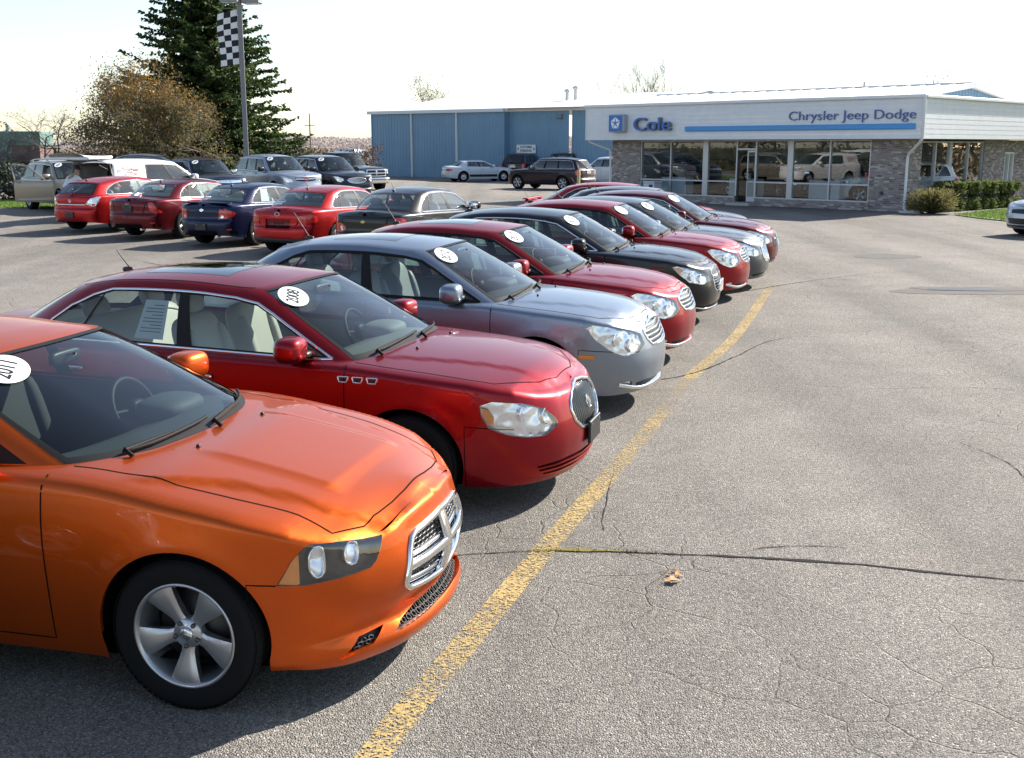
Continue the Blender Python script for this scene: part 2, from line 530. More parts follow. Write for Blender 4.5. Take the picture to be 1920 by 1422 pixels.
# ================================================================= vehicles
class CarShape:
    def __init__(s, **k):
        d = dict(R=.33, tyre_w=.22, arch=.06, shoulder=.05, cap_p=2.0, bulge=.02, flare=.012, step=.07,
                 inset=.028, roof_p=2.4, hoodfn=None, bandfn=None, bpillar=None)
        d.update(k); s.__dict__.update(d)
        p = np.array(s.plan, float)
        g = np.vstack([p[2:0:-1] * [1, -1], p, p[-2:-4:-1] * [1, -1]])
        t = np.concatenate([[0], np.cumsum(np.linalg.norm(np.diff(g, axis=0), axis=1))])
        s.pt, s.pg = t - t[2], g
        s.sL = s.pt[-3]
        s.fS, s.fF, s.fR = prof(s.side), prof(s.front), prof(s.rear)
        s.fzt, s.fzb = prof(s.ztop), prof(s.zbot)
        s.fzc = prof(s.zc)
        ss = np.linspace(0, s.sL, 3000)
        s.ss = ss; s.xs = s.ref(ss)[:, 0]
        s.Ep = s.band(np.stack([ss, s.zt(ss)], 1))
        o = np.argsort(s.Ep[:, 0]); s.Eo = s.Ep[o]
        s.xw = (s.axf, s.axr)
        # greenhouse curves
        B = []; T = []
        for (bx, by), tp in zip(s.B, s.T):
            if by is None:
                by = s.yE(bx) - s.inset; bz = s.zE(bx) - .002
            else:
                by = min(by, s.yE(bx) - s.inset); bz = s.cap(np.array([[bx, by]]))[0, 2]
            B.append((bx, by, bz)); T.append(tp)
        B = np.array(B, float); T = np.array(T, float)
        m = np.array([1, -1, 1.0])
        gB = np.vstack([B[2:0:-1] * m, B, B[-2:-4:-1] * m]); gT = np.vstack([T[2:0:-1] * m, T, T[-2:-4:-1] * m])
        tb = np.concatenate([[0], np.cumsum(np.linalg.norm(np.diff(gB, axis=0), axis=1) * .5 + np.linalg.norm(np.diff(gT, axis=0), axis=1) * .5)])
        s.gt = tb - tb[2]; s.gB = gB; s.gT = gT; s.gL = s.gt[-3]
        s.qt = s.gt[2:-2]
        s.HS = .5
        tt = np.linspace(0, s.gL, 2000)
        s.Bp = akima(s.gt, s.gB, tt); s.Tp = akima(s.gt, s.gT, tt)
        o = np.argsort(s.Tp[:, 0]); s.To = s.Tp[o]
        s.fzr = prof(s.zroof)
    def ref(s, u): return akima(s.pt, s.pg, u)
    def zt(s, u): return s.fzt(s.ref(u)[:, 0])
    def zb(s, u): return s.fzb(s.ref(u)[:, 0])
    def band(s, U):
        u, z = U[:, 0], U[:, 1]
        p = s.ref(u); dp = s.ref(u + .004) - s.ref(u - .004)
        n = np.stack([dp[:, 1], -dp[:, 0]], 1); n /= np.linalg.norm(n, axis=1)[:, None]
        nx, ny = n[:, 0], n[:, 1]
        wf = np.clip(nx, 0, 1) ** 2; wr = np.clip(-nx, 0, 1) ** 2; ws = 1 - wf - wr
        D = ws * s.fS(z) + wf * s.fF(z) + wr * s.fR(z)
        zt = s.fzt(p[:, 0]); r = s.shoulder if np.isscalar(s.shoulder) else prof(s.shoulder)(p[:, 0])
        k = np.clip(r - (zt - z), 0, None); k = np.minimum(k, r * .9995)
        D = D - (r - np.sqrt(np.clip(r * r - k * k, 0, None)))
        for xa in (s.axf, s.axr):
            rr = np.sqrt((p[:, 0] - xa) ** 2 + (z - s.R) ** 2)
            D = D + ws * s.flare * np.exp(-((rr - s.R - s.arch) / .07) ** 2)
        if s.bandfn: D = D + s.bandfn(p[:, 0], p[:, 1], z, ws, wf, wr)
        return np.stack([p[:, 0] + nx * D, p[:, 1] + ny * D, z], 1)
    def yE(s, x): return float(np.interp(x, s.Eo[:, 0], s.Eo[:, 1]))
    def zE(s, x): return float(np.interp(x, s.Eo[:, 0], s.Eo[:, 2]))
    def cap(s, U):
        x, y = U[:, 0], U[:, 1]
        ye = np.interp(x, s.Eo[:, 0], s.Eo[:, 1]); ze = np.interp(x, s.Eo[:, 0], s.Eo[:, 2])
        t = np.clip(np.abs(y) / np.maximum(ye, .02), 0, 1)
        z = ze + (s.fzc(x) - ze) * (1 - t ** (s.cap_p(x) if callable(s.cap_p) else s.cap_p))
        if s.hoodfn: z = z + s.hoodfn(x, np.abs(y), t)
        return np.stack([x, y, z], 1)
    def gh(s, U):
        t, v = U[:, 0], U[:, 1] / s.HS
        b = akima(s.gt, s.gB, t); tp = akima(s.gt, s.gT, t)
        d = akima(s.gt, s.gB, t + .01) - akima(s.gt, s.gB, t - .01)
        n = np.stack([d[:, 1], -d[:, 0], 0 * t], 1); n /= np.linalg.norm(n, axis=1)[:, None] + 1e-9
        return b + (tp - b) * v[:, None] + n * (s.bulge * 4 * v * (1 - v))[:, None]
    def roof(s, U):
        x, y = U[:, 0], U[:, 1]
        ye = np.interp(x, s.To[:, 0], s.To[:, 1]); ze = np.interp(x, s.To[:, 0], s.To[:, 2])
        t = np.clip(np.abs(y) / np.maximum(ye, .02), 0, 1)
        return np.stack([x, y, ze + (s.fzr(x) - ze) * (1 - t ** s.roof_p)], 1)
    # parameter conversions
    def xz(s, pts):
        """side points (x,z) -> band parameters"""
        p = np.asarray(pts, float)
        return np.stack([np.interp(-p[:, 0], -s.xs, s.ss), p[:, 1]], 1)
    def yz(s, pts, rear=False):
        p = np.asarray(pts, float); h = len(s.ss) // 2
        R = s.ref(s.ss)[:, 1]
        i0 = int(np.argmax(R > .97 * R.max())); i1 = len(R) - int(np.argmax(R[::-1] > .97 * R.max()))
        if not rear: u = np.interp(p[:, 0], R[:i0], s.ss[:i0])
        else: u = np.interp(-p[:, 0], -R[i1:], s.ss[i1:])
        return np.stack([u, p[:, 1]], 1)
    def qv(s, pts):
        p = np.asarray(pts, float)
        return np.stack([np.interp(p[:, 0], np.arange(len(s.qt)), s.qt), p[:, 1] * s.HS], 1)

    def patches(s):
        st = s.step
        # ---- lower band
        ss = np.arange(0, s.sL + st / 2, st); ss = np.linspace(0, s.sL, len(ss))
        top = np.stack([ss, s.zt(ss)], 1); bot = np.stack([ss, s.zb(ss)], 1)
        outer = np.vstack([bot, top[::-1]])
        regs = []
        for lab, poly in s.band_regions(): regs.append((lab, poly))
        for xa, nm in ((s.axf, 'hole'), (s.axr, 'hole')):
            a = np.linspace(-.25, pi + .25, 40); Ra = s.R + s.arch
            P = np.stack([xa - Ra * np.cos(a), s.R + Ra * np.sin(a)], 1)
            P = np.vstack([[xa - Ra * .97, -.2], P, [xa + Ra * .97, -.2]])
            regs.append((nm, s.xz(P)))
        zmx = top[:, 1].max(); zmn = bot[:, 1].min()
        r0 = s.shoulder if np.isscalar(s.shoulder) else max(b for a, b in s.shoulder)
        V2, T, L = cdt(outer, regs, st, ys=np.arange(zmn + st * .4, zmx, st * .8))
        # extra rows following the shoulder roll-over
        s.pb = Patch(s.band, V2, T, L)
        if s.step < .2:
            rows = []
            for f in (.06, .2, .42, .7, 1.0): rows.append(np.stack([ss, s.zt(ss) - r0 * f], 1))
            # rebuild with the rows as constraint-free points
            V2, T, L = s._cdt_extra(outer, regs, st, np.vstack(rows), np.arange(zmn + st * .4, zmx, st * .8))
            s.pb = Patch(s.band, V2, T, L)
        # ---- cap
        E = s.Ep[np.linspace(0, len(s.Ep) - 1, int(s.sL / st) + 2).astype(int)][:, :2].copy()
        E[0, 1] = 0; E[-1, 1] = 0
        Bq = s.Bp[np.linspace(0, len(s.Bp) - 1, int(s.gL / st) + 2).astype(int)][:, :2].copy()
        Bq[0, 1] = 0; Bq[-1, 1] = 0
        outer = np.vstack([E, Bq[::-1]])
        V2, T, L = cdt(outer, s.cap_regions(), st)
        s.pc = Patch(s.cap, V2, T, L)
        # ---- greenhouse
        outer = [(0, 0), (s.gL, 0), (s.gL, s.HS), (0, s.HS)]
        V2, T, L = cdt(outer, [(l, s.qv(p)) for l, p in s.gh_regions()], min(st, .08))
        s.pg_ = Patch(s.gh, V2, T, L)
        # ---- roof
        Tq = s.Tp[np.linspace(0, len(s.Tp) - 1, int(s.gL / st) + 2).astype(int)][:, :2].copy()
        Tq[0, 1] = 0; Tq[-1, 1] = 0
        V2, T, L = cdt(Tq, s.roof_regions(), st)
        s.pr = Patch(s.roof, V2, T, L)
        # ---- soften the two long seams: common normals along shoulder and roof rail
        def blend(a, b, crv, d, na, nb):
            m = na + nb; m /= np.linalg.norm(m, axis=1)[:, None]
            for pt in (a, b):
                q = np.full(len(pt.P), 9.0); j = np.zeros(len(pt.P), int)
                for i in range(0, len(pt.P), 400):
                    dd = np.linalg.norm(pt.P[i:i + 400, None, :] - crv[None], axis=2)
                    j[i:i + 400] = dd.argmin(1); q[i:i + 400] = dd.min(1)
                w = 1 - sstep(0, d, q)
                pt.N = pt.N * (1 - w)[:, None] + m[j] * w[:, None]
                pt.N /= np.linalg.norm(pt.N, axis=1)[:, None]
        k = np.linspace(0, len(s.ss) - 1, 260).astype(int)
        nb = s.pb.normal(np.stack([s.ss[k], s.zt(s.ss[k]) - .006], 1)); nc = s.pc.normal(s.Ep[k][:, :2] * .995)
        blend(s.pb, s.pc, s.Ep[k], s.__dict__.get('soft', .05), nb, nc)
        tt = np.linspace(0, s.gL, 200)
        ng = s.pg_.normal(np.stack([tt, 0 * tt + s.HS * .97], 1)); nr = s.pr.normal(akima(s.gt, s.gT, tt)[:, :2] * .985)
        blend(s.pg_, s.pr, akima(s.gt, s.gT, tt), .07, ng, nr)
    def _cdt_extra(s, outer, regs, st, extra, ys):
        polys = [ccw(resample(outer, st))] + [ccw(resample(p, st)) for _, p in regs]
        verts = []; edges = []; faces = []
        for p in polys:
            b = len(verts); n = len(p)
            verts += [Vector((float(a), float(c))) for a, c in p]
            edges += [(b + i, b + (i + 1) % n) for i in range(n)]; faces.append(list(range(b, b + n)))
        o = polys[0]; lo, hi = o.min(0), o.max(0)
        G = np.array([(a, c) for a in np.arange(lo[0] + st / 2, hi[0], st) for c in ys])
        r0 = s.shoulder if np.isscalar(s.shoulder) else max(b for a, b in s.shoulder)
        G = G[inside(G, o)]; G = G[(s.zt(G[:, 0]) - G[:, 1]) > r0 * 1.25]
        A = np.concatenate(polys); B = np.concatenate([np.roll(p, -1, 0) for p in polys])
        G = G[seg_dist(G, A, B) > .33 * st]
        X = extra[inside(extra, o)]; X = X[seg_dist(X, A, B) > .0022]
        for a, c in np.vstack([G, X]): verts.append(Vector((float(a), float(c))))
        r = delaunay_2d_cdt(verts, edges, faces, 0, 1e-5, True)
        V2 = np.array([(v.x, v.y) for v in r[0]]); T = []; L = []
        for f, of in zip(r[2], r[5]):
            if not of or 0 not in of: continue
            k = max(of); lab = regs[k - 1][0] if k > 0 else 'base'
            for i in range(1, len(f) - 1): T.append((f[0], f[i], f[i + 1])); L.append(lab)
        return V2, np.array(T, int), np.array(L, object)

    # ---- default region layouts; a car may override pieces through its dictionary
    def band_regions(s):
        """fronts and rears are given as (distance from the middle, height); 'r:' marks rear features"""
        R = []
        zt = lambda x: s.zE(x) + .05
        (x0, z0), (u1, z1) = s.bump_f          # arch end of the bumper seam, then its height where it meets the lamp (perimeter u)
        zb0 = -.2
        R.append(('front_bumper', np.array([(-.1, zb0), s.xz([(x0, 0)])[0] * [1, 0] + [0, zb0], s.xz([(x0, z0)])[0], (u1, z1), (-.1, s.__dict__.get('bump_top', z1))])))
        (x0, z0), (u1, z1) = s.bump_r
        R.append(('rear_bumper', np.array([(s.sL + .1, zb0), s.xz([(x0, 0)])[0] * [1, 0] + [0, zb0], s.xz([(x0, z0)])[0], (s.sL - u1, z1), (s.sL + .1, z1)])))
        for nm, d in s.doors.items(): R.append((nm, s.door_poly(nm, .05)))
        for lab, poly in s.lamps:
            q = np.asarray(poly, float)
            if lab.startswith('r:'): lab = lab[2:]; q = np.stack([s.sL - q[:, 0], q[:, 1]], 1)
            R.append((lab, q))
        return R
    def door_poly(s, nm, up):
        d = s.doors[nm]; x0, x1, z0 = d[:3]
        if len(d) > 3 and d[3]: pts = [(x0, s.zE(x0) + up), (x0, z0), (x1 + d[3][0], z0), (x1 + d[3][0] * .35, d[3][1] * .8 + z0 * .2), (x1, d[3][1] + .06), (x1, s.zE(x1) + up)]
        else: pts = [(x0, s.zE(x0) + up), (x0, z0), (x1, z0), (x1, s.zE(x1) + up)]
        return s.xz(pts)
    def cap_regions(s):
        R = []
        if s.hood is not None:
            R.append(('hood', np.asarray(s.hood, float)))
        if s.__dict__.get('trunk') is not None: R.append(('trunk', np.asarray(s.trunk, float)))
        if s.__dict__.get('cowl') is not None: R.append(('cowl', np.asarray(s.cowl, float)))
        return R
    def gh_regions(s): return s.windows
    def roof_regions(s):
        sr = s.__dict__.get('sunroof')
        if sr: x0, x1, y1 = sr; return [('sunroof', np.array([(x0, -.1), (x1, -.1), (x1, y1), (x0, y1)]))]
        return []

def auto_hood(sh, x_nose, inset=.05, side=.045, x_cowl=None):
    """hood outline: follows the fender edge, seam near the nose, to the windshield base"""
    B = sh.Bp; i2 = np.searchsorted(np.linspace(0, sh.gL, len(B)), sh.qt[2])
    xc = B[i2, 0] + .02 if x_cowl is None else x_cowl
    xs_ = np.linspace(x_nose, xc, 24)
    top = []
    for x in xs_: top.append((x, max(0.0, sh.yE(x) - side)))
    top[0] = (x_nose, max(0, sh.yE(x_nose) - side - .02))
    # nose seam bows forward in the middle
    n = np.array([(x_nose + inset * (1 - (y / top[0][1]) ** 2), y) for y in np.linspace(-.05, top[0][1], 10)])
    return np.vstack([n, top[1:], [(xc - .5, top[-1][1]), (xc - .5, -.05)]])

root_parts = {}
# ---- wheels
_WH = {}
def wheel_meshes(R, w, rim_r, style):
    key = (round(R, 3), round(w, 3), round(rim_r, 3), style)
    if key in _WH: return _WH[key]
    hi = style in ('five_wide', 'seven')
    n = 72 if hi else 36
    t = MB()
    h = w / 2
    # outer face is at -y
    pr = [(rim_r - .004, -h + .012), (rim_r + .004, -h + .004), (rim_r + .02, -h - .004), (R * .5 + rim_r * .5, -h - .012), (R - .028, -h - .006), (R - .012, -h + .006), (R - .003, -h + .022)]
    for g in (-.5, 0, .5):
        y = g * w * .62
        pr += [(R, y - .012), (R - .007, y - .008), (R - .007, y), (R, y + .004)]
    pr += [(R - .003, h - .022), (R - .012, h - .006), (R - .03, h + .004), (rim_r + .01, h), (rim_r - .01, h - .02)]
    t.lathe(pr, n, 'y')
    if hi:  # shoulder tread blocks
        for k in range(n):
            a = k * 2 * pi / n
            for sgn in (-1, 1):
                c = np.array([cos(a) * (R - .0015), sgn * (h - .022), sin(a) * (R - .0015)])
                b = MB(); b.box((0, 0, 0), (.003, .03, .026))
                V = b.v[0] @ rotm('y', -a).T + c
                t.add(V, b.f)
    r = MB()
    # barrel and lip
    r.lathe([(rim_r - .045, h - .03), (rim_r - .03, 0), (rim_r - .028, -h + .05), (rim_r - .016, -h + .022), (rim_r - .012, -h + .006), (rim_r - .004, -h - .001), (rim_r + .004, -h + .002), (rim_r + .006, -h + .02)], n, 'y')
    # brake disc and dark back plate
    r.lathe([(0.0, .0), (rim_r * .72, .0), (rim_r * .72, .025)], 40, 'y', mat=1)
    r.lathe([(0.0, .03), (rim_r - .03, .03)], 36, 'y', mat=2)
    def spoke(a0, prof_w, yfun, thick=.022, nr=10, nw=7):
        rs = np.linspace(.045, rim_r - .012, nr)
        V = []
        for rr in rs:
            hw = np.interp(rr, *zip(*prof_w))
            for j in range(nw):
                f = -1 + 2 * j / (nw - 1)
                edge = abs(f) ** 4
                y = yfun(rr) + edge * thick * .35
                V.append((f * hw, y, rr))
        V = np.array(V); F = []
        for i in range(nr - 1):
            for j in range(nw - 1):
                q = i * nw + j
                F.append((q, q + 1, q + nw + 1, q + nw))
        # side walls
        nb = len(V); S2 = []
        for i in range(nr):
            for j in (0, nw - 1):
                S2.append(V[i * nw + j]); S2.append(V[i * nw + j] * [.82, 1, 1] + [0, .045, 0])
        S2 = np.array(S2); G = []
        for i in range(nr - 1):
            b = i * 4; c = b + 4
            G.append((b, b + 1, c + 1, c)); G.append((b + 2, c + 2, c + 3, b + 3))
        M = rotm('y', a0)
        r.add(V @ M.T, [f[::-1] for f in F], 0, True); r.add(S2 @ M.T, G, 0, False)
    yo = -h + .012
    if style == 'five_wide':
        for k in range(5):
            spoke(k * 2 * pi / 5 + pi, [(.045, .034), (.085, .030), (.13, .042), (rim_r - .03, .070), (rim_r, .078)], lambda q: yo + .03 - .03 * sstep(.06, rim_r, q) - .006 * np.sin(q * 14), nr=14)
    elif style == 'seven':
        for k in range(7):
            spoke(k * 2 * pi / 7, [(.045, .028), (.1, .02), (rim_r, .03)], lambda q: yo + .02 - .02 * sstep(.05, rim_r, q))
    elif style == 'six':
        for k in range(6):
            spoke(k * 2 * pi / 6, [(.045, .03), (.1, .024), (rim_r, .045)], lambda q: yo + .02 - .02 * sstep(.05, rim_r, q), nr=6, nw=5)
    elif style == 'steel':
        r.lathe([(.03, yo - .005), (.06, yo), (.10, yo + .02), (rim_r - .05, yo + .015), (rim_r - .012, yo)], 36, 'y', mat=0)
        for k in range(8):
            a = k * pi / 4; r.box((cos(a) * rim_r * .72, yo + .012, sin(a) * rim_r * .72), (.035, .012, .035), mat=2)
    else:
        nsp = 5
        for k in range(nsp):
            spoke(k * 2 * pi / nsp, [(.045, .032), (.09, .024), (rim_r, .045)], lambda q: yo + .02 - .02 * sstep(.05, rim_r, q), nr=6, nw=5)
    # hub, cap, lug nuts
    r.lathe([(.0, yo + .018), (.062, yo + .018), (.07, yo + .03), (.075, yo + .06)], 28, 'y')
    r.lathe([(.0, yo + .004), (.022, yo + .005), (.031, yo + .010), (.033, yo + .02)], 24, 'y', mat=3)
    if style != 'steel':
        for k in range(5):
            a = k * 2 * pi / 5 + pi * .3
            r.lathe([(.0, yo + .004), (.007, yo + .005), (.0105, yo + .009), (.0115, yo + .03)], 10, 'y', c=(cos(a) * .056, 0, sin(a) * .056), mat=4)
    out = (t.mesh('tyre', M_RUB), r.mesh('rim', [M_ALU, M_DISC, M_LINER, M_CHR, mat('lug_nut', (.12, .11, .11), .3, .9)]))
    _WH[key] = out
    return out

def text_mesh(txt, size=1.0, extrude=.0, bold=0.0, shear=0.0, spacing=1.0, align='CENTER'):
    c = bpy.data.curves.new('lettering', 'FONT')
    c.body = txt; c.size = size; c.extrude = extrude; c.offset = bold; c.shear = shear
    c.space_character = spacing; c.align_x = align; c.align_y = 'CENTER'; c.resolution_u = 4
    o = bpy.data.objects.new('lettering', c)
    COL.objects.link(o)
    dg = bpy.context.evaluated_depsgraph_get()
    ev = o.evaluated_get(dg)
    me = ev.to_mesh()
    V = np.zeros(len(me.vertices) * 3); me.vertices.foreach_get('co', V); V = V.reshape(-1, 3)
    F = [tuple(p.vertices) for p in me.polygons]
    ev.to_mesh_clear()
    bpy.data.objects.remove(o); bpy.data.curves.remove(c)
    return V, F

def build_car(name, sh, label, cat, loc, az, pm, group=None, interior='grey', opts=None):
    """all parts of one vehicle under an Empty; az: heading clockwise from +Y"""
    o = dict(dict(rim='five', rim_r=.215, glass=M_GLASS, rear_glass=None, chrome_dlo=True, handle='paint', sticker=None, plate_f=None,
             plate_r=True, antenna=True, wipers=True, mirror='paint', mirror_x=None, detail=1, grille=None, drls=True, nozzles=True, lower=None), **(opts or {}))
    root = empty(name, loc, radians(90 - az), label, cat, group)
    root.scale = (o.get('scale', 1.05),) * 3
    sh.patches()
    pb, pc, pg, pr = sh.pb, sh.pc, sh.pg_, sh.pr
    sides = (1, -1)
    def part(nm, m, mb, par=root): return mb.build(nm, m, par)
    nband = lambda U: pb.normal(U); ncap = lambda U: pc.normal(U)
    low = o['lower'] or M_BLACK
    # ---- body shell
    b = MB()
    for sd in sides:
        pb.into(b, ('base', 'fender', 'quarter'), sd); pc.into(b, ('base',), sd); pg.into(b, ('base',), sd)
        for xa in sh.xw:          # arch return flange and wheel well
            a = np.linspace(-.05, pi + .05, 40); Ra = sh.R + sh.arch
            U = sh.xz(np.stack([xa - Ra * np.cos(a), sh.R + Ra * np.sin(a)], 1))
            ok = U[:, 1] > sh.zb(U[:, 0]) - .05
            U = U[ok]; P = sh.band(U); Nn = nband(U)
            rad = np.stack([P[:, 0] - xa, 0 * P[:, 0], P[:, 2] - sh.R], 1); rad /= np.linalg.norm(rad, axis=1)[:, None]
            P1 = P - Nn * .018; P2 = P1 * [1, 0, 1] + np.stack([0 * P1[:, 0], P1[:, 1] - .02, 0 * P1[:, 0]], 1) + rad * .02
            P3 = P2.copy(); P3[:, 1] -= .30
            mir = np.array([1, sd, 1.0]); n = len(P)
            V = np.concatenate([P, P1]) * mir
            b.add(V, [(i, i + 1, n + i + 1, n + i) for i in range(n - 1)], 0, True)
            V = np.concatenate([P1, P2, P3]) * mir
            b.add(V, [(r * n + i, r * n + i + 1, (r + 1) * n + i + 1, (r + 1) * n + i) for r in range(2) for i in range(n - 1)], 2, True)
            b.add(P3 * mir, [tuple(range(n))], 2)
        # shut lines
        if sh.step < .12 or o['detail'] > 0:
            for nm, d in sh.doors.items():
                strip(b, sh.band, nband, resample(sh.door_poly(nm, -.001), .04, False), .007, .0012, sd, 1)
            for bp, rear in ((sh.bump_f, 0), (sh.bump_r, 1)):
                (x0, z0), (u1, z1) = bp
                e = (sh.sL - u1, z1) if rear else (u1, z1)
                q = [sh.xz([(x0, float(sh.fzb(np.array([x0]))[0]))])[0], sh.xz([(x0, z0)])[0], e]
                if rear: q.append((sh.sL - .01, z1))
                strip(b, sh.band, nband, resample(q, .04, False), .006, .0012, sd, 1)
            if sh.hood is not None:
                H = np.asarray(sh.hood); H = H[(H[:, 1] >= 1e-3) & (H[:, 0] > sh.Bp[0, 0] - .28)]; ye = np.array([sh.yE(x) for x in H[:, 0]]); H = H[H[:, 1] < ye - .004]
                if len(H): H = resample(np.vstack([[H[0, 0], 0], H]), .04, False)
                if len(H) > 2: strip(b, sh.cap, ncap, H, .008, .0015, sd, 1)
            if sh.__dict__.get('trunk') is not None:
                H = np.asarray(sh.trunk); H = H[H[:, 1] > 1e-3]; ye = np.array([sh.yE(x) for x in H[:, 0]]); H = H[H[:, 1] < ye - .004]; H = resample(H, .04, False) if len(H) > 1 else H
                if len(H) > 2: strip(b, sh.cap, ncap, H, .008, .0015, sd, 1)
    # underside
    ss = np.linspace(0, sh.sL, 60); P = sh.band(np.stack([ss, sh.zb(ss) + .01], 1)) * [.985, .97, 1]
    V = np.concatenate([P, P * [1, -1, 1]]); n = len(P)
    b.add(V, [(i, i + 1, n + i + 1, n + i) for i in range(n - 1)], 2)
    part('body', [pm, M_GAP, M_LINER], b)
    # ---- opening panels
    PN = root_parts[root.name] = {}
    for nm, src, lab in (('hood', pc, 'hood'), ('trunk_lid', pc, 'trunk'), ('cowl_panel', pc, 'cowl'), ('front_bumper', pb, 'front_bumper'), ('rear_bumper', pb, 'rear_bumper')):
        m = MB(); ok = False
        for sd in sides:
            ok |= src.into(m, (lab,), sd)
            if nm == 'trunk_lid': ok |= pb.into(m, ('trunk',), sd); ok |= pg.into(m, ('gate',), sd)
            if nm == 'front_bumper': ok |= pc.into(m, ('front_bumper',), sd)
        if ok: PN[nm] = part(nm, M_BLACK if nm == 'cowl_panel' else pm, m)
    m = MB()
    for sd in sides:
        pr.into(m, ('base',), sd)
        if o.get('drip', True): strip(m, sh.roof, pr.normal, akima(sh.gt, sh.gT, np.linspace(sh.qt[2] + .12, sh.qt[-3], 40))[:, :2] * [1, .93], .012, .002, sd, 1) if o['detail'] > 1 else None
    part('roof', [pm, M_GAP], m)
    m = MB(); ok = [pr.into(m, ('sunroof',), sd, off=.002) for sd in sides]
    if any(ok): part('sunroof', M_GLASSD, m)
    # headliner under the roof
    m = MB()
    for sd in sides: pr.into(m, ('base', 'sunroof'), sd, off=-.035)
    part('headliner', M_HEADL, m)
    # ---- doors with windows, handles
    wins = dict(win_front='door_front', win_rear='door_rear')
    doors = {}
    for sd in sides:
        for nm in sh.doors:
            m = MB()
            if nm.startswith('door') and pb.into(m, (nm,), sd):
                d = doors[(nm, sd)] = PN[(nm, sd)] = part('door', pm, m)
                hx, hz = sh.doors[nm][1] + .17, sh.handle_z
                hp = sh.band(sh.xz([(hx, hz)]))[0] * [1, sd, 1]
                h = MB(); h.superbox(hp + np.array([0, sd * .022, 0]), (.20, .028, .034), .5, 14, 8)
                h.superbox(hp + np.array([.0, sd * .002, -.004]), (.12, .012, .06), .8, 12, 6, 1)
                h.build('handle', [pm if o['handle'] == 'paint' else M_CHR, M_GAP], d)
        for w in ('win_front', 'win_rear', 'win_quarter', 'win_quarter2'):
            m = MB()
            if pg.into(m, (w,), sd, off=-.004):
                par = doors.get((wins.get(w), sd), root)
                g = o['glass'] if w == 'win_front' else (o['rear_glass'] or o['glass'])
                m.build('side_window', g, par)
    # black window surround and chrome trim
    m = MB(); c = MB()
    for sd in sides:
        pg.into(m, ('dlo', 'frit'), sd, off=.0015)
        for lab, p in sh.windows:
            if lab == 'dlo':
                strip(c, sh.gh, pg.normal, resample(sh.qv(p), .04), .018, .001, sd, 0, True, .006)
            if lab.startswith('win_') or lab == 'ws':
                pass
    part('window_surround', M_SATIN, m)
    if o['chrome_dlo']: part('window_trim', M_CHR if o['chrome_dlo'] is True else o['chrome_dlo'], c)
    m = MB(); [pg.into(m, ('ws',), sd, off=-.003) for sd in sides]; wsh = part('windshield', M_WSTINT, m)
    m = MB()
    if any([pg.into(m, ('bl',), sd, off=-.003) for sd in sides]): part('rear_window', o['rear_glass'] or o['glass'], m, PN.get('trunk_lid', root) if o.get('gate') else root)
    # ---- lamps
    labs = pb.labels()
    for sd in sides:
        for kind, pname in (('hl', 'headlight'), ('tl', 'taillight'), ('fog', 'fog_lamp')):
            ls = [l for l in labs if l.split('_')[0] == kind]
            if not ls: continue
            m = MB()
            mats = [M_LENS, M_BOWL, M_AMB, M_BOWLD, M_RED, M_CHR]
            for l in ls:
                k = l.split('_')[1] if '_' in l else 'bowl'
                if kind == 'tl':
                    if k == 'clear': pb.into(m, (l,), sd, off=-.002, mat=1); pb.into(m, (l,), sd, off=.004, mat=0)
                    elif k == 'dark': pb.into(m, (l,), sd, off=.001, mat=3, skirt=.02)
                    else: pb.into(m, (l,), sd, off=.004, skirt=.02, mat=4)
                else:
                    dep, mi = dict(bowl=(-.028, 1), amber=(-.008, 2), dark=(-.045, 3), deep=(-.09, 1)).get(k, (-.05, 1))
                    pb.into(m, (l,), sd, off=dep, mat=mi)
                    pb.into(m, (l,), sd, off=.003, mat=0, skirt=.0)
            if kind == 'hl':
                sel_l = tuple(ls)
                # rim wall round the whole lamp
                sel = np.isin(pb.L.astype(str), list(sel_l)); V = []; Q = []
                mir = np.array([1, sd, 1.0])
                for a, b_ in pb.bounds(sel):
                    q = len(V)
                    V += [pb.P[a] * mir, pb.P[b_] * mir, (pb.P[b_] - pb.N[b_] * .055) * mir, (pb.P[a] - pb.N[a] * .055) * mir]
                    Q.append((q, q + 1, q + 2, q + 3))
                m.add(np.array(V), Q, 3)
                for it in sh.__dict__.get('reflectors', []):
                    u, zz, rr = it[:3]; mi = it[3] if len(it) > 3 else 5
                    U = np.array([[u, zz]]); p = sh.band(U)[0]; nn = nband(U)[0]
                    ax = np.array([1.0, .25, 0.05]); ax /= np.linalg.norm(ax)
                    e1 = np.cross(ax, [0, 0, 1.0]); e1 /= np.linalg.norm(e1); e2 = np.cross(e1, ax)
                    bb = MB(); bb.lathe([(rr * 1.0, -.002), (rr * .93, .003), (rr * .88, -.002), (rr * .75, -.022), (rr * .4, -.038), (rr * .16, -.04), (rr * .14, -.012), (.0, -.008)], 22, 'x')
                    Vb = bb.v[0]; Vb = p - nn * .018 + Vb[:, :1] * ax + Vb[:, 1:2] * e1 + Vb[:, 2:3] * e2
                    m.add(Vb * mir, [f[::-1] if sd > 0 else f for f in bb.f], mi, True)
            m.build(pname, mats, root)
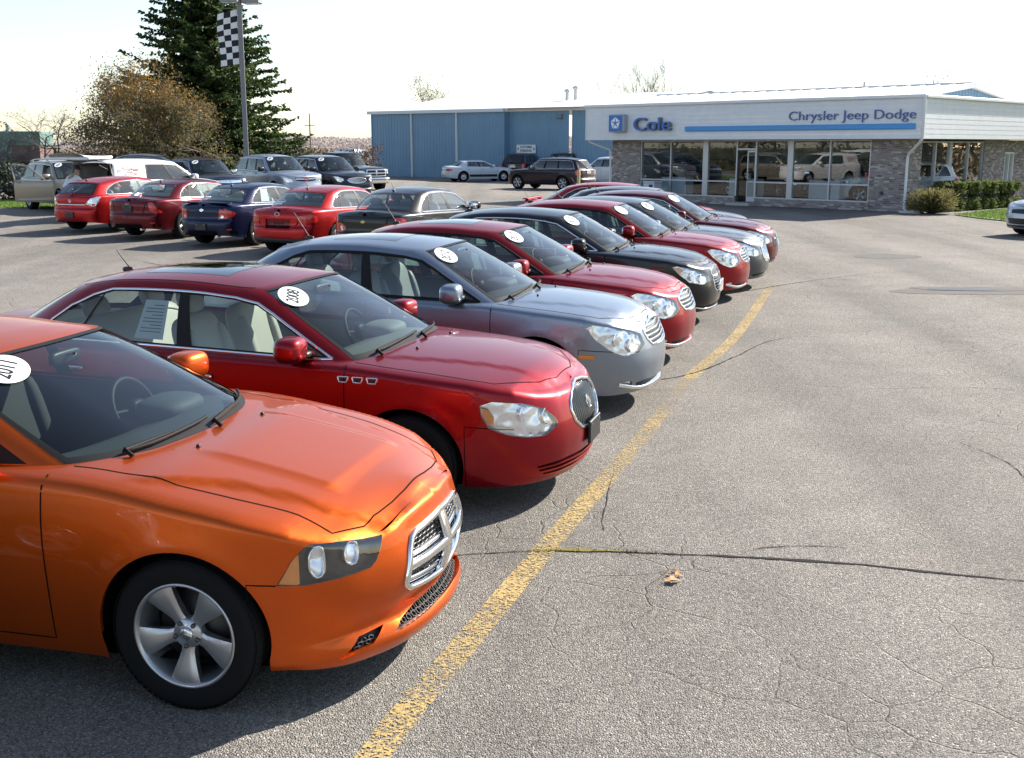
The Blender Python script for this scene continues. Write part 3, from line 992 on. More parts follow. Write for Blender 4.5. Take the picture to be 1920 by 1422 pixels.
    # ---- extra recessed openings (label 'rec_*') and inserts
    for lab, nm, dep, mt in sh.__dict__.get('recess', []):
        sel = np.isin(pb.L.astype(str), [lab])
        if not sel.any(): continue
        mid = (np.abs(pb.P[np.unique(pb.T[sel])][:, 1]) < .01).any()
        m = MB()
        for sd in sides:
            pb.into(m, (lab,), sd, off=-dep)
            V = []; Q = []; mir = np.array([1, sd, 1.0])
            for a, b_ in pb.bounds(sel):
                if abs(pb.P[a][1]) < 1e-4 and abs(pb.P[b_][1]) < 1e-4: continue
                q = len(V); V += [pb.P[a] * mir, pb.P[b_] * mir, (pb.P[b_] - pb.N[b_] * dep) * mir, (pb.P[a] - pb.N[a] * dep) * mir]; Q.append((q, q + 1, q + 2, q + 3))
            if V: m.add(np.array(V), Q, 1)
            if not mid: m.build(nm, [mt, pm if nm != 'grille' else M_CHR], root); m = MB()
        if mid: m.build(nm, [mt, pm if nm != 'grille' else M_CHR], root)
    # ---- mirrors
    mx = o['mirror_x'] if o['mirror_x'] is not None else sh.Bp[np.searchsorted(np.linspace(0, sh.gL, len(sh.Bp)), sh.qt[3]), 0] - .06
    for sd in sides:
        y0 = sh.yE(mx) - .03; z0 = sh.zE(mx) + o.get('mirror_dz', .075)
        m = MB(); c0 = np.array([mx - .03, sd * (y0 + .155), z0 + .02])
        m.superbox(c0, (.19, .26, .175), .62, 26, 16, 0, rotm('z', sd * -.12))
        m.superbox(c0 + np.array([-.045, 0, 0]), (.11, .23, .15), .55, 18, 10, 2, rotm('z', sd * -.12))
        m.superbox((mx, sd * (y0 + .04), z0 - .03), (.10, .14, .05), .7, 14, 8, 1)
        m.build('mirror', [pm if o['mirror'] == 'paint' else (M_CHR if o['mirror'] == 'chrome' else M_BLACK), M_BLACK, M_CHR], root)
    # ---- wheels
    tm, rm = wheel_meshes(sh.R, sh.tyre_w, o['rim_r'], o['rim'])
    for xa in sh.xw:
        for sd in sides:
            yw = sh.yE_side(xa) - sh.tyre_w / 2 - o.get('wheel_in', .012)
            w = empty('wheel', (xa, sd * yw, sh.R), parent=root)
            w.rotation_euler = (0, random.uniform(0, 6.28) if o.get('roll') is None else o['roll'], 0 if sd < 0 else pi)
            link('tyre', tm, w); link('rim', rm, w)
    # ---- cabin
    cabin(root, sh, interior, o)
    # ---- wipers, washer nozzles, antenna
    if o['wipers']:
        m = MB()
        gn = pg.normal
        for y0, y1, v1 in ((.02, .66, .05), (-.60, .03, .05)):
            m = MB()
            def wp(y, v):
                t = np.interp(abs(y), sh.Bp[:, 1][:600], np.linspace(0, sh.gL, len(sh.Bp))[:600])
                U = np.array([[t, v * sh.HS]]); p = sh.gh(U)[0]; nn = gn(U)[0]
                f = np.array([1, 1 if y >= 0 else -1, 1.0]); return p * f + nn * f * .022
            line = np.array([wp(y, .012 + .05 * ((y - y0) / (y1 - y0))) for y in np.linspace(y0, y1, 9)])
            m.tube(line, .009, 6); m.tube(np.array([line[0] + [.05, 0, -.02], line[0] + [.01, .0, .012], line[4] + [0, 0, .012]]), [.012, .010, .006], 6)
            m.build('wiper', mat('wiper_rubber', (.010, .010, .010), .7, spec=.2), root)
    if o['nozzles']:
        for sd in sides:
            m = MB()
            xq = sh.Bp[0][0] + .12; p = sh.cap(np.array([[xq, .34]]))[0] * [1, sd, 1]
            m.superbox(p + [0, 0, .006], (.022, .026, .018), .7, 10, 6)
            m.build('washer_nozzle', M_BLACK, root)
    if o['antenna']:
        xa = o.get('ant_x', sh.Tp[-1][0] + .16); p = sh.roof(np.array([[xa, 0.0]]))[0]
        m = MB(); m.superbox(p + [0, 0, .012], (.10, .045, .045), .7, 12, 8)
        m.tube([p + [0.02, 0, .02], p + [-.06, 0, .11], p + [-.10, 0, .17]] if o['antenna'] == 1 else [p + [0, 0, .02], p + [-.16, 0, .26]], [.006, .004, .003], 6)
        m.build('antenna', M_BLACK, root)
    if o['sticker']: sticker(wsh, sh, o['sticker'], o.get('sticker_at', (-1.55, .86)), root)
    return root

def sticker(wsh, sh, year, at, root):
    """white oval with the model year, inside the top corner of the windshield"""
    q, v = abs(at[0]), at[1]; sd = -1 if at[0] < 0 else 1
    U = sh.qv([(q, v)]); p = sh.gh(U)[0]; h = .01
    du = sh.gh(U + [h, 0])[0] - sh.gh(U - [h, 0])[0]; du /= np.linalg.norm(du)
    dv = sh.gh(U + [0, h])[0] - sh.gh(U - [0, h])[0]; nn = np.cross(du, dv); nn /= np.linalg.norm(nn)
    mir = np.array([1, sd, 1.0]); p, du, nn = p * mir, du * mir, nn * mir
    if sd > 0: ex = du            # reading direction seen from outside: towards the car's left
    else: ex = -du
    ey = np.cross(nn, ex)
    a = at[2] if len(at) > 2 else .75
    ex, ey = ex * cos(a) + ey * sin(a), -ex * sin(a) + ey * cos(a)
    if np.cross(ex, ey) @ nn < 0: ey = -ey
    rx, ry = .130, .112
    t = np.linspace(0, 2 * pi, 40, endpoint=False)
    def put(V, off): return p + V[:, :1] * ex + V[:, 1:2] * ey + nn * off
    m = MB(); E = np.stack([rx * np.cos(t), ry * np.sin(t)], 1)
    m.add(put(E, .004), [tuple(range(40))]); m.add(put(E, .0025), [tuple(range(39, -1, -1))])
    for r0, r1 in ((.95, .93),):
        V = np.concatenate([E * r0, E * r1]); m.add(put(V, .0048), [(i, (i + 1) % 40, 40 + (i + 1) % 40, 40 + i) for i in range(40)], 1)
    V, F = text_mesh(year, .115, 0, .0015, .0, .95)
    V = V * [.82, 1.12, 1]
    m.add(put(V[:, :2], .006), F, 1)
    m.build('year_sticker', [M_WHITE, M_INK], root)

def cabin(root, sh, style, o):
    sm, dm = dict(beige=(M_LBEIGE, M_DASHB), grey=(M_LGREY, M_DASHD), dark=(M_CDARK, M_DASHD), light=(mat('leather_light', (.62, .60, .54), .5), M_DASHB))[style]
    Bx = lambda q: akima(sh.gt, sh.gB, np.array([np.interp(q, np.arange(len(sh.qt)), sh.qt)]))[0]
    nq = len(sh.qt) - 1
    # tub: door linings and floor
    tt = np.linspace(sh.qt[2], sh.qt[-3], 30); P = akima(sh.gt, sh.gB, tt)
    P = P - np.array([0, .045, 0]); fl = P.copy(); fl[:, 2] = .30; n = len(P)
    mid = P.copy(); mid[:, 1] -= .03; mid[:, 2] -= .05
    b = MB()
    for sd in (1, -1):
        mir = np.array([1, sd, 1.0])
        b.add(np.concatenate([P + [0, .03, 0], mid, fl]) * mir, [(r * n + i, r * n + i + 1, (r + 1) * n + i + 1, (r + 1) * n + i) for r in range(2) for i in range(n - 1)], 0, True)
    V = np.concatenate([fl, fl * [1, -1, 1]])
    b.add(V, [(i, i + 1, n + i + 1, n + i) for i in range(n - 1)], 1)
    # bulkheads
    for pt in (P[0], P[-1]):
        b.add(np.array([(pt[0], pt[1], pt[2]), (pt[0], -pt[1], pt[2]), (pt[0], -pt[1], .3), (pt[0], pt[1], .3)]), [(0, 1, 2, 3)], 1)
    # rear shelf
    tq = np.linspace(sh.qt[-3], sh.qt[-1], 12); Q = akima(sh.gt, sh.gB, tq) - [0, .01, .012]
    Q2 = np.concatenate([Q, Q * [1, -1, 1]]); k = len(Q)
    b.add(Q2, [(i, i + 1, k + i + 1, k + i) for i in range(k - 1)], 1)
    b.build('cabin_lining', [dm, M_CDARK], root)
    # dashboard
    tq = np.linspace(0, sh.qt[2], 14); Q = akima(sh.gt, sh.gB, tq) - [0.0, .0, .012]; Q[:, 1] = np.minimum(Q[:, 1], Q[-1, 1] - .02)
    dep = .52
    A = Q.copy(); B1 = Q.copy(); B1[:, 0] -= dep * .55; B1[:, 2] += .005; B1[:, 1] *= 1.0
    C1 = B1.copy(); C1[:, 0] -= dep * .35; C1[:, 2] -= .04; D1 = C1.copy(); D1[:, 0] += .03; D1[:, 2] -= .35
    D0 = C1.copy(); D0[:, 0] -= .03; D0[:, 2] -= .07
    b = MB(); k = len(Q)
    for sd in (1, -1):
        mir = np.array([1, sd, 1.0])
        b.add(np.concatenate([A, B1, C1, D0, D1]) * mir, [(r * k + i, r * k + i + 1, (r + 1) * k + i + 1, (r + 1) * k + i) for r in range(4) for i in range(k - 1)], 0, True)
    yd = .36; xd = Bx(1)[0] - dep * .75; zd = Bx(1)[2]
    b.superbox((xd - .02, yd, zd + .0), (.30, .42, .13), .7, 18, 10)
    b.build('dashboard', dm, root)
    # steering wheel
    b = MB(); a = np.linspace(0, 2 * pi, 29); r = .185
    ring = np.stack([0 * a, r * np.cos(a), r * np.sin(a)], 1) @ rotm('y', -.42).T
    cw = np.array([xd - .24, yd, zd - .03])
    b.tube(ring + cw, .016, 7, cap=False)
    b.superbox(cw + [.01, 0, 0], (.06, .13, .12), .6, 14, 8)
    for aa in (.1, pi - .1, -pi / 2):
        e = np.array([0, r * cos(aa), r * sin(aa)]) @ rotm('y', -.42).T
        b.tube([cw, cw + e], .014, 5)
    b.build('steering_wheel', M_SATIN, root)
    # seats
    def seat(x, y, w, name='seat'):
        s_ = MB(); lean = rotm('y', -.30); zs = sh.seat_z
        s_.superbox((x + .02, y, zs), (.50, w, .20), .42, 22, 12)
        c = np.array([x - .30, y, zs + .36])
        s_.superbox(c, (.17, w, .66), .42, 22, 14, 0, lean)
        for sg in (-1, 1): s_.superbox(c + [.05, sg * (w / 2 - .05), -.02], (.16, .10, .52), .6, 14, 10, 0, lean)
        s_.superbox(c + lean @ np.array([.03, 0, .43]), (.10, .26 if w < .6 else w * .2, .19), .55, 18, 10, 0, lean)
        s_.build(name, sm, root)
    for sd in (1, -1): seat(sh.seat_x, sd * .37, .50)
    s_ = MB(); lean = rotm('y', -.38); zs = sh.seat_z + .02; x = sh.seat_x - .88
    s_.superbox((x + .05, 0, zs), (.50, 1.28, .20), .35, 26, 12)
    c = np.array([x - .25, 0, zs + .33]); s_.superbox(c, (.17, 1.26, .60), .35, 26, 14, 0, lean)
    for y in (-.36, .36): s_.superbox(c + lean @ np.array([.02, 0, .36]) + [0, y, 0], (.10, .26, .16), .55, 18, 10, 0, lean)
    s_.build('rear_seat', sm, root)
    # rear-view mirror
    p = sh.gh(sh.qv([(0, .84)]))[0]
    s_ = MB(); s_.superbox(p + [-.07, 0, -.02], (.04, .25, .075), .5, 16, 8); s_.tube([p, p + [-.06, 0, -.01]], .009, 6)
    s_.build('rear_view_mirror', M_BLACK, root)

CarShape.yE_side = lambda s, x: float(np.interp(-x, -s.xs, s.ref(s.ss)[:, 1]))
# ================================================================= ground, lot, markings
def gz(x, y):
    x = np.asarray(x, float); y = np.asarray(y, float)
    return .20 * sstep(30, 40, y) * sstep(-3.5, -9.0, x) * (1 - .7 * sstep(66, 84, y))

def sheet(name, xs, ys, dz, m, kind='structure', fn=gz):
    X, Y = np.meshgrid(xs, ys)
    V = np.stack([X, Y, fn(X, Y) + dz], -1).reshape(-1, 3); nx = len(xs)
    F = [(j * nx + i, j * nx + i + 1, (j + 1) * nx + i + 1, (j + 1) * nx + i) for j in range(len(ys) - 1) for i in range(nx - 1)]
    b = MB(); b.add(V, F, 0, True)
    return tag(b.build(name, m), kind=kind)

def asphalt_fn(n, b):
    co = objco(n)
    big = noise(n, .16, 4, .55, co); mid = noise(n, 1.3, 5, .6, co); pink = noise(n, .5, 3, .5, co)
    base = ramp(n, big.outputs[0], [(.3, (.215, .201, .181)), (.5, (.262, .243, .219)), (.72, (.30, .277, .25))])
    c = mixc(n, .35, base.outputs[0], ramp(n, mid.outputs[0], [(.3, (.11, .108, .105)), (.7, (.25, .24, .225))]).outputs[0])
    c = mixc(n, ramp(n, pink.outputs[0], [(.52, (0, 0, 0)), (.75, (.5, .5, .5))]).outputs[0], c, (.215, .185, .165))
    # aggregate: every stone its own tone
    v = N_(n, 'ShaderNodeTexVoronoi'); v.inputs['Scale'].default_value = 125; n.links.new(co, v.inputs['Vector'])
    sp = N_(n, 'ShaderNodeSeparateColor'); n.links.new(v.outputs['Color'], sp.inputs[0])
    st = ramp(n, sp.outputs[0], [(.0, (.38, .38, .38)), (.25, (.72, .72, .71)), (.68, (1.0, .99, .97)), (.93, (1.35, 1.32, 1.28)), (1.0, (2.0, 1.95, 1.88))])
    c = mixc(n, 1.0, c, st.outputs[0], 'MULTIPLY')
    v2 = N_(n, 'ShaderNodeTexVoronoi'); v2.inputs['Scale'].default_value = 300; n.links.new(co, v2.inputs['Vector'])
    s2 = N_(n, 'ShaderNodeSeparateColor'); n.links.new(v2.outputs['Color'], s2.inputs[0])
    c = mixc(n, .55, c, mixc(n, 1.0, c, ramp(n, s2.outputs[1], [(0, (.55,) * 3), (.6, (1.0,) * 3), (1, (1.6,) * 3)]).outputs[0], 'MULTIPLY'))
    # alligator cracking in patches
    w = noise(n, 1.1, 3, .6, co)
    vm = N_(n, 'ShaderNodeVectorMath', operation='MULTIPLY_ADD'); n.links.new(w.outputs[1], vm.inputs[0]); vm.inputs[1].default_value = (.55, .55, 0); n.links.new(co, vm.inputs[2])
    ve = N_(n, 'ShaderNodeTexVoronoi', feature='DISTANCE_TO_EDGE'); ve.inputs['Scale'].default_value = 1.9; n.links.new(vm.outputs[0], ve.inputs['Vector'])
    crk = ramp(n, ve.outputs['Distance'], [(.0, (1,) * 3), (.006, (.75,) * 3), (.014, (0,) * 3)])
    msk = ramp(n, noise(n, .23, 3, .6, co).outputs[0], [(.46, (0,) * 3), (.62, (1,) * 3)])
    k = mth(n, 'MULTIPLY', crk.outputs[0], msk.outputs[0])
    c = mixc(n, mth(n, 'MULTIPLY', k, .38), c, (.055, .05, .045))
    # broad worn lanes
    mp = N_(n, 'ShaderNodeMapping'); mp.inputs['Rotation'].default_value = (0, 0, .32); mp.inputs['Scale'].default_value = (.55, .045, 1); n.links.new(co, mp.inputs[0])
    ln = noise(n, 1.0, 3, .5, mp.outputs[0])
    c = mixc(n, 1.0, c, ramp(n, ln.outputs[0], [(.36, (.80, .80, .80)), (.5, (1, 1, 1)), (.66, (1.12, 1.11, 1.10))]).outputs[0], 'MULTIPLY')
    # oil drips and rust spots
    oil = ramp(n, noise(n, .9, 2, .5, co).outputs[0], [(.66, (0,) * 3), (.80, (.55,) * 3)])
    c = mixc(n, oil.outputs[0], c, (.075, .07, .066))
    ru = ramp(n, noise(n, 3.1, 2, .5, co).outputs[0], [(.735, (0,) * 3), (.80, (.45,) * 3)])
    c = mixc(n, ru.outputs[0], c, (.17, .095, .06))
    n.links.new(c, b.inputs['Base Color'])
    h = mth(n, 'ADD', mth(n, 'MULTIPLY', v.outputs['Distance'], -.9), mth(n, 'MULTIPLY', k, -1.2))
    h = mth(n, 'ADD', h, mth(n, 'MULTIPLY', mid.outputs[0], .5))
    bump(n, b, h, .8, .013)
M_ASPH = mat('asphalt_worn', (.18, .175, .165), .88, spec=.25, fn=asphalt_fn)

def field_fn(n, b):
    co = objco(n); a = noise(n, .05, 5, .6, co); d = noise(n, 2.5, 4, .7, co)
    c = ramp(n, a.outputs[0], [(.3, (.10, .085, .045)), (.55, (.15, .12, .07)), (.75, (.085, .095, .035))])
    n.links.new(mixc(n, .4, c.outputs[0], ramp(n, d.outputs[0], [(.3, (.06, .05, .03)), (.7, (.2, .17, .1))]).outputs[0]), b.inputs['Base Color'])
M_FIELD = mat('dry_field', (.13, .11, .06), .95, spec=.1, fn=field_fn)
sheet('ground', np.concatenate([np.linspace(-900, -60, 12), np.linspace(-50, 60, 45), np.linspace(70, 900, 12)]), np.concatenate([np.linspace(-300, -40, 8), np.linspace(-30, 130, 60), np.linspace(145, 1500, 14)]), -.05, M_FIELD)
LOT = sheet('parking_lot', np.linspace(-46, 60, 107), np.linspace(-30, 112, 143), 0, M_ASPH)

def ribbon(pts, w, dz, seed=0, jit=.0):
    P = smooth_poly(pts, .06, False); r = np.random.default_rng(seed)
    t = np.gradient(P, axis=0); t /= np.linalg.norm(t, axis=1)[:, None]; nn = np.stack([-t[:, 1], t[:, 0]], 1)
    if jit:
        k = np.cumsum(r.normal(0, jit, len(P))); k -= np.linspace(k[0], k[-1], len(P)); P = P + nn * np.clip(k, -jit * 6, jit * 6)[:, None]
    ww = np.full(len(P), w) if np.isscalar(w) else np.interp(np.linspace(0, 1, len(P)), np.linspace(0, 1, len(w)), w)
    if jit: ww = ww * r.uniform(.35, 1.5, len(P))
    A = P + nn * ww[:, None] / 2; B = P - nn * ww[:, None] / 2; n = len(P)
    V = np.concatenate([np.column_stack([Q, gz(Q[:, 0], Q[:, 1]) + dz]) for Q in (A, B)])
    return V, [(i, n + i, n + i + 1, i + 1) for i in range(n - 1)]

def line_fn(n, b):
    co = objco(n)
    out = [x for x in n.nodes if x.type == 'OUTPUT_MATERIAL'][0]
    tr = N_(n, 'ShaderNodeBsdfTransparent'); mx = N_(n, 'ShaderNodeMixShader')
    v = N_(n, 'ShaderNodeTexVoronoi'); v.inputs['Scale'].default_value = 95; n.links.new(co, v.inputs['Vector'])
    sp = N_(n, 'ShaderNodeSeparateColor'); n.links.new(v.outputs['Color'], sp.inputs[0])
    wear = noise(n, 1.4, 4, .65, co)
    s = mth(n, 'ADD', mth(n, 'MULTIPLY', sp.outputs[0], .62), mth(n, 'MULTIPLY', wear.outputs[0], .9))
    at = N_(n, 'ShaderNodeAttribute', attribute_name='wear'); s = mth(n, 'ADD', s, at.outputs['Fac'])
    f = ramp(n, s, [(.50, (1,) * 3), (.70, (.72,) * 3), (.92, (0,) * 3)])
    n.links.new(f.outputs[0], mx.inputs[0]); n.links.new(tr.outputs[0], mx.inputs[1]); n.links.new(b.outputs[0], mx.inputs[2]); n.links.new(mx.outputs[0], out.inputs[0])
    c = mixc(n, .5, (.46, .32, .11), ramp(n, sp.outputs[1], [(0, (.34, .245, .10)), (1, (.54, .40, .17))]).outputs[0])
    n.links.new(c, b.inputs['Base Color'])
    bump(n, b, v.outputs['Distance'], .4, .006)
M_LINE = mat('yellow_line_paint', (.62, .36, .035), .7, fn=line_fn)
LP = [(-.70, 3.5), (-.55, 4.24), (-.27, 5.11), (.24, 6.66), (.53, 7.52), (1.1, 9.19), (1.9, 11.69), (2.82, 14.08), (4.45, 19.17), (4.75, 20.1)]
V, F = ribbon(LP, .15, .004)
b = MB(); b.add(V, F)
LINE = tag(b.build('painted_line', M_LINE), kind='structure')
y = V[:, 1]
wr = .26 * np.exp(-((y - 10.9) / .9) ** 2) + .16 * np.exp(-((y - 9.0) / .7) ** 2) + .25 * sstep(18.2, 20, y) + .0
wr = wr + np.where(np.arange(len(V)) % 1 == 0, 0, 0)
at = LINE.data.attributes.new('wear', 'FLOAT', 'POINT'); at.data.foreach_set('value', wr.astype(np.float32))

M_CRACK = mat('crack_shadow', (.03, .027, .024), .95, spec=.1)
M_WEED = mat('crack_weeds', (.20, .17, .05), .9, spec=.1)
CR = [([(-.9, 6.38), (-.42, 6.43), (-.31, 6.45), (0, 6.5), (.23, 6.53), (.63, 6.52), (1.12, 6.45), (1.69, 6.38), (2.12, 6.29), (2.48, 6.17), (3.0, 6.04), (3.6, 5.9)], [.012, .01, .014, .016, .018, .03, .034, .028, .016, .012, .012], 1),
      ([(1.61, 11.69), (2.01, 12.03), (2.68, 13.05), (3.3, 14.08), (3.7, 14.4)], [.03, .02, .018, .012], 2),
      ([(3.4, 18.5), (4.12, 19.17), (5.29, 20.32), (6.07, 20.99), (7.44, 22.07)], [.03, .03, .02, .012], 3),
      ([(.60, 6.9), (.62, 7.17), (.69, 7.64), (.78, 8.17)], [.004, .008, .006, .004], 4),
      ([(3.8, 9.1), (3.89, 8.77), (3.93, 8.46), (3.88, 8.03), (4.1, 7.6)], [.005, .009, .008, .005], 5),
      ([(1.5, 6.55), (1.75, 6.62), (2.1, 6.58)], [.005, .01, .004], 6),
      ([(2.9, 11.6), (3.8, 11.2), (4.6, 11.3), (5.6, 10.9)], [.004, .008, .007, .005], 8),
      ([(-8, 24), (-6.5, 22), (-5.6, 19.5), (-4.6, 18)], [.02, .03, .025, .02], 9)]
for pts, w, sd in CR:
    V, F = ribbon(pts, w, .004, sd, .004); b = MB(); b.add(V, F); tag(b.build('crack', M_CRACK), kind='structure')
V, F = ribbon([(.15, 6.515), (.3, 6.53), (.5, 6.525), (.68, 6.51)], [.01, .05, .045, .012], .007, 11, .006)
b = MB(); b.add(V, F)
r = np.random.default_rng(4)
for k in range(260):
    t = r.uniform(0, 1); x = .08 + .85 * t; yy = np.interp(x, [0, .23, .63, 1.12], [6.5, 6.53, 6.52, 6.45]) + r.normal(0, .012)
    a = r.uniform(0, 6.28); h = r.uniform(.008, .03)
    b.add([(x, yy, .004), (x + .004 * cos(a), yy + .004 * sin(a), .004), (x + r.normal(0, .01), yy + r.normal(0, .01), h)], [(0, 1, 2)])
tag(b.build('crack_weeds', M_WEED), 'dry yellow-green weeds growing in the long crack across the lot', 'weeds', kind='stuff')

# pothole patches with a little standing water, far right
def blob(c, rx, ry, seed, n=36, rot=0):
    r = np.random.default_rng(seed); a = np.linspace(0, 2 * pi, n, endpoint=False)
    k = 1 + sum(r.normal(0, .16 / (j + 1)) * np.cos((j + 1) * a + r.uniform(0, 6)) for j in range(6))
    x, yy = rx * k * np.cos(a), ry * k * np.sin(a)
    return np.stack([c[0] + x * cos(rot) - yy * sin(rot), c[1] + x * sin(rot) + yy * cos(rot)], 1)
def patch_sheet(name, P, dz, m):
    b = MB(); b.add(np.column_stack([P, np.full(len(P), dz)]), [tuple(range(len(P)))]); return tag(b.build(name, m), kind='structure')
def patch_fn(lo, hi):
    def fn(n, b):
        co = objco(n); v = N_(n, 'ShaderNodeTexVoronoi'); v.inputs['Scale'].default_value = 60; n.links.new(co, v.inputs['Vector'])
        n.links.new(mixc(n, noise(n, 2.5, 4, .6, co).outputs[0], lo, hi), b.inputs['Base Color'])
        bump(n, b, v.outputs['Distance'], .6, .01)
    return fn
M_PALE = mat('pale_concrete_patch', (.15, .14, .13), .95, spec=.1, fn=patch_fn((.125, .118, .108), (.175, .165, .15)))
M_DARKP = mat('dark_broken_asphalt', (.07, .065, .06), .9, fn=patch_fn((.045, .042, .04), (.12, .11, .10)))
M_WET = mat('damp_asphalt', (.045, .048, .052), .42, spec=.4)
patch_sheet('asphalt_patch', blob((8.5, 25.2), .75, .55, 1), .004, M_DARKP)
patch_sheet('asphalt_patch', blob((8.0, 19.25), 1.5, .50, 3), .004, M_PALE); patch_sheet('asphalt_patch', blob((8.05, 19.35), 1.05, .33, 4), .008, M_DARKP)
patch_sheet('damp_patch', blob((7.9, 19.30), .62, .17, 5), .012, M_WET)

# fallen leaves near the crack
def leaf(x, yy, s, rz, label):
    a = np.linspace(0, 2 * pi, 16, endpoint=False)
    k = .55 + .45 * np.abs(np.cos(2.5 * a)) ** 1.5
    P = np.stack([s * k * np.cos(a), s * .75 * k * np.sin(a)], 1); z = .010 + .018 * np.abs(np.sin(a)) ** 1.5 * (s / .05)
    V = np.vstack([[0, 0, .012], np.column_stack([P, z])])
    b = MB(); b.add(V, [(0, 1 + i, 1 + (i + 1) % 16) for i in range(16)], 0, True); b.tube([(-s * 1.7, 0, .01), (0, 0, .013)], .0022, 4)
    return tag(b.build('fallen_leaf', mat('dry_leaf', (.50, .30, .15), .8), None, (x, yy, 0), rz), label, 'leaf', 'dry leaves fallen on the asphalt')
leaf(.925, 6.02, .055, .2, 'curled tan leaf on the asphalt below the long crack, nearer the camera'); leaf(.955, 6.12, .05, -.5, 'curled tan leaf just behind another leaf below the long crack')
# ================================================================= showroom
def brick_fn(n, b):
    g = N_(n, 'ShaderNodeNewGeometry'); r = g.outputs['Random Per Island']
    c = ramp(n, r, [(0, (.15, .12, .12)), (.25, (.26, .22, .215)), (.5, (.33, .29, .28)), (.72, (.24, .21, .22)), (.88, (.42, .385, .365)), (1, (.52, .49, .47))])
    d = noise(n, 18, 3, .6, objco(n))
    n.links.new(mixc(n, .3, c.outputs[0], d.outputs[1], 'OVERLAY'), b.inputs['Base Color'])
M_BRICK = mat('brick_mixed_grey', (.2, .16, .15), .85, fn=brick_fn)
M_MORT = mat('mortar', (.42, .40, .385), .95)
M_SIDING = mat('white_siding', (.72, .74, .77), .45, fn=lambda n, b: n.links.new(ramp(n, noise(n, 3, 4, .6, objco(n)).outputs[0], [(.3, (.68, .70, .73)), (.7, (.76, .77, .79))]).outputs[0], b.inputs['Base Color']))
M_TRIM = mat('white_trim', (.74, .75, .76), .4)
M_SOFF = mat('soffit_grey_white', (.48, .49, .50), .6)
M_ALUF = mat('aluminium_frame', (.50, .51, .53), .4, .5)
M_SHOWG = glass_mat('showroom_glass', (.76, .84, .87), 1.25)
M_BLUE_S = mat('sign_blue', (.035, .16, .50), .35)
M_BLUE_L = mat('sign_light_blue', (.06, .30, .66), .35)
M_BLUE_D = mat('letter_dark_blue', (.075, .125, .34), .4)
M_ROOFM = mat('white_metal_roof', (.74, .74, .73), .35)

B_O, B_RZ = (14.76, 42.24, 0), radians(-45)
def bw(x, y, z=0):
    c, s_ = cos(B_RZ), sin(B_RZ)
    return (B_O[0] + x * c - y * s_, B_O[1] + x * s_ + y * c, z)
BLD = empty('showroom', B_O, B_RZ, 'low brick car showroom with white siding fascia and wide glass front', 'building')

def bricks(x0, x1, z0, z1, face, holes=(), flip=False):
    """courses of separate bricks; face='front' (y=0 plane, facing -y) or 'side' (x=0 plane, facing +x)"""
    m = MB(); L, H, J = .203, .068, .010; r = np.random.default_rng(int(abs(x0 * 10 + z0 * 100)) + 3)
    row = 0; z = z0
    while z < z1 - .02:
        h = min(H - J, z1 - z); x = x0 - (L / 2 if row % 2 else 0)
        while x < x1 - .01:
            a, c = max(x, x0), min(x + L - J, x1)
            x += L
            if c - a < .03: continue
            mx_, mz = (a + c) / 2, z + h / 2
            if any(hx0 < c and hx1 > a and hz0 < mz < hz1 for hx0, hx1, hz0, hz1 in holes):
                for hx0, hx1, hz0, hz1 in holes:
                    if hx0 < c and hx1 > a and hz0 < mz < hz1:
                        if a < hx0: c = hx0
                        elif c > hx1: a = hx1
                        else: c = a
                if c - a < .03: continue
            d = .012 + r.uniform(-.003, .003)
            if face == 'front':
                V = [(a, -d, z), (c, -d, z), (c, -d, z + h), (a, -d, z + h), (a, .02, z), (c, .02, z), (c, .02, z + h), (a, .02, z + h)]
            else:
                V = [(d, a, z), (d, c, z), (d, c, z + h), (d, a, z + h), (-.02, a, z), (-.02, c, z), (-.02, c, z + h), (-.02, a, z + h)]
            m.add(V, [(0, 1, 2, 3), (0, 4, 5, 1), (3, 2, 6, 7), (0, 3, 7, 4), (1, 5, 6, 2)])
        z += H; row += 1
    o = m.build('brick', M_BRICK, BLD); o['kind'] = 'stuff'; return o

def wbox(name, x0, x1, y0, y1, z0, z1, m, par=BLD, bev=0):
    b = MB(); b.box(((x0 + x1) / 2, (y0 + y1) / 2, (z0 + z1) / 2), (x1 - x0, y1 - y0, z1 - z0), 0, 0, bev); return b.build(name, m, par)
SIDE_L = 20.0
# walls (mortar bodies) with their bricks
wbox('wall', -1.46, 0, 0, .25, -.1, 2.68, M_MORT); wbox('wall', -14.3, -12.66, 0, .25, -.1, 2.68, M_MORT)
wbox('wall', -12.66, -7.56, .0, .25, -.1, .30, M_MORT); wbox('wall', -6.55, -1.46, .0, .25, -.1, .30, M_MORT)
bricks(-1.46, 0.012, .0, 2.64, 'front'); bricks(-14.3, -12.66, 0, 2.64, 'front'); bricks(-12.66, -7.56, 0, .30, 'front'); bricks(-6.55, -1.46, 0, .30, 'front')
SW = (1.15, 6.90, .90, 2.62); SW2 = (9.1, 10.1, .88, 2.17)
wbox('wall', -.25, 0, .25, SW[0], -.1, 2.68, M_MORT); wbox('wall', -.25, 0, SW[0], SW[1], -.1, SW[2], M_MORT); wbox('wall', -.25, 0, SW[1], SW2[0], -.1, 2.68, M_MORT)
wbox('wall', -.25, 0, SW2[0], SW2[1], -.1, SW2[2], M_MORT); wbox('wall', -.25, 0, SW2[0], SW2[1], SW2[3], 2.68, M_MORT); wbox('wall', -.25, 0, SW2[1], SIDE_L, -.1, 2.68, M_MORT)
bricks(0.0, SIDE_L, 0, 2.64, 'side', [SW, SW2])
wbox('outlet_box', -.98, -.86, -.06, -.012, .62, .74, mat('dark_metal_box', (.05, .05, .055), .5))
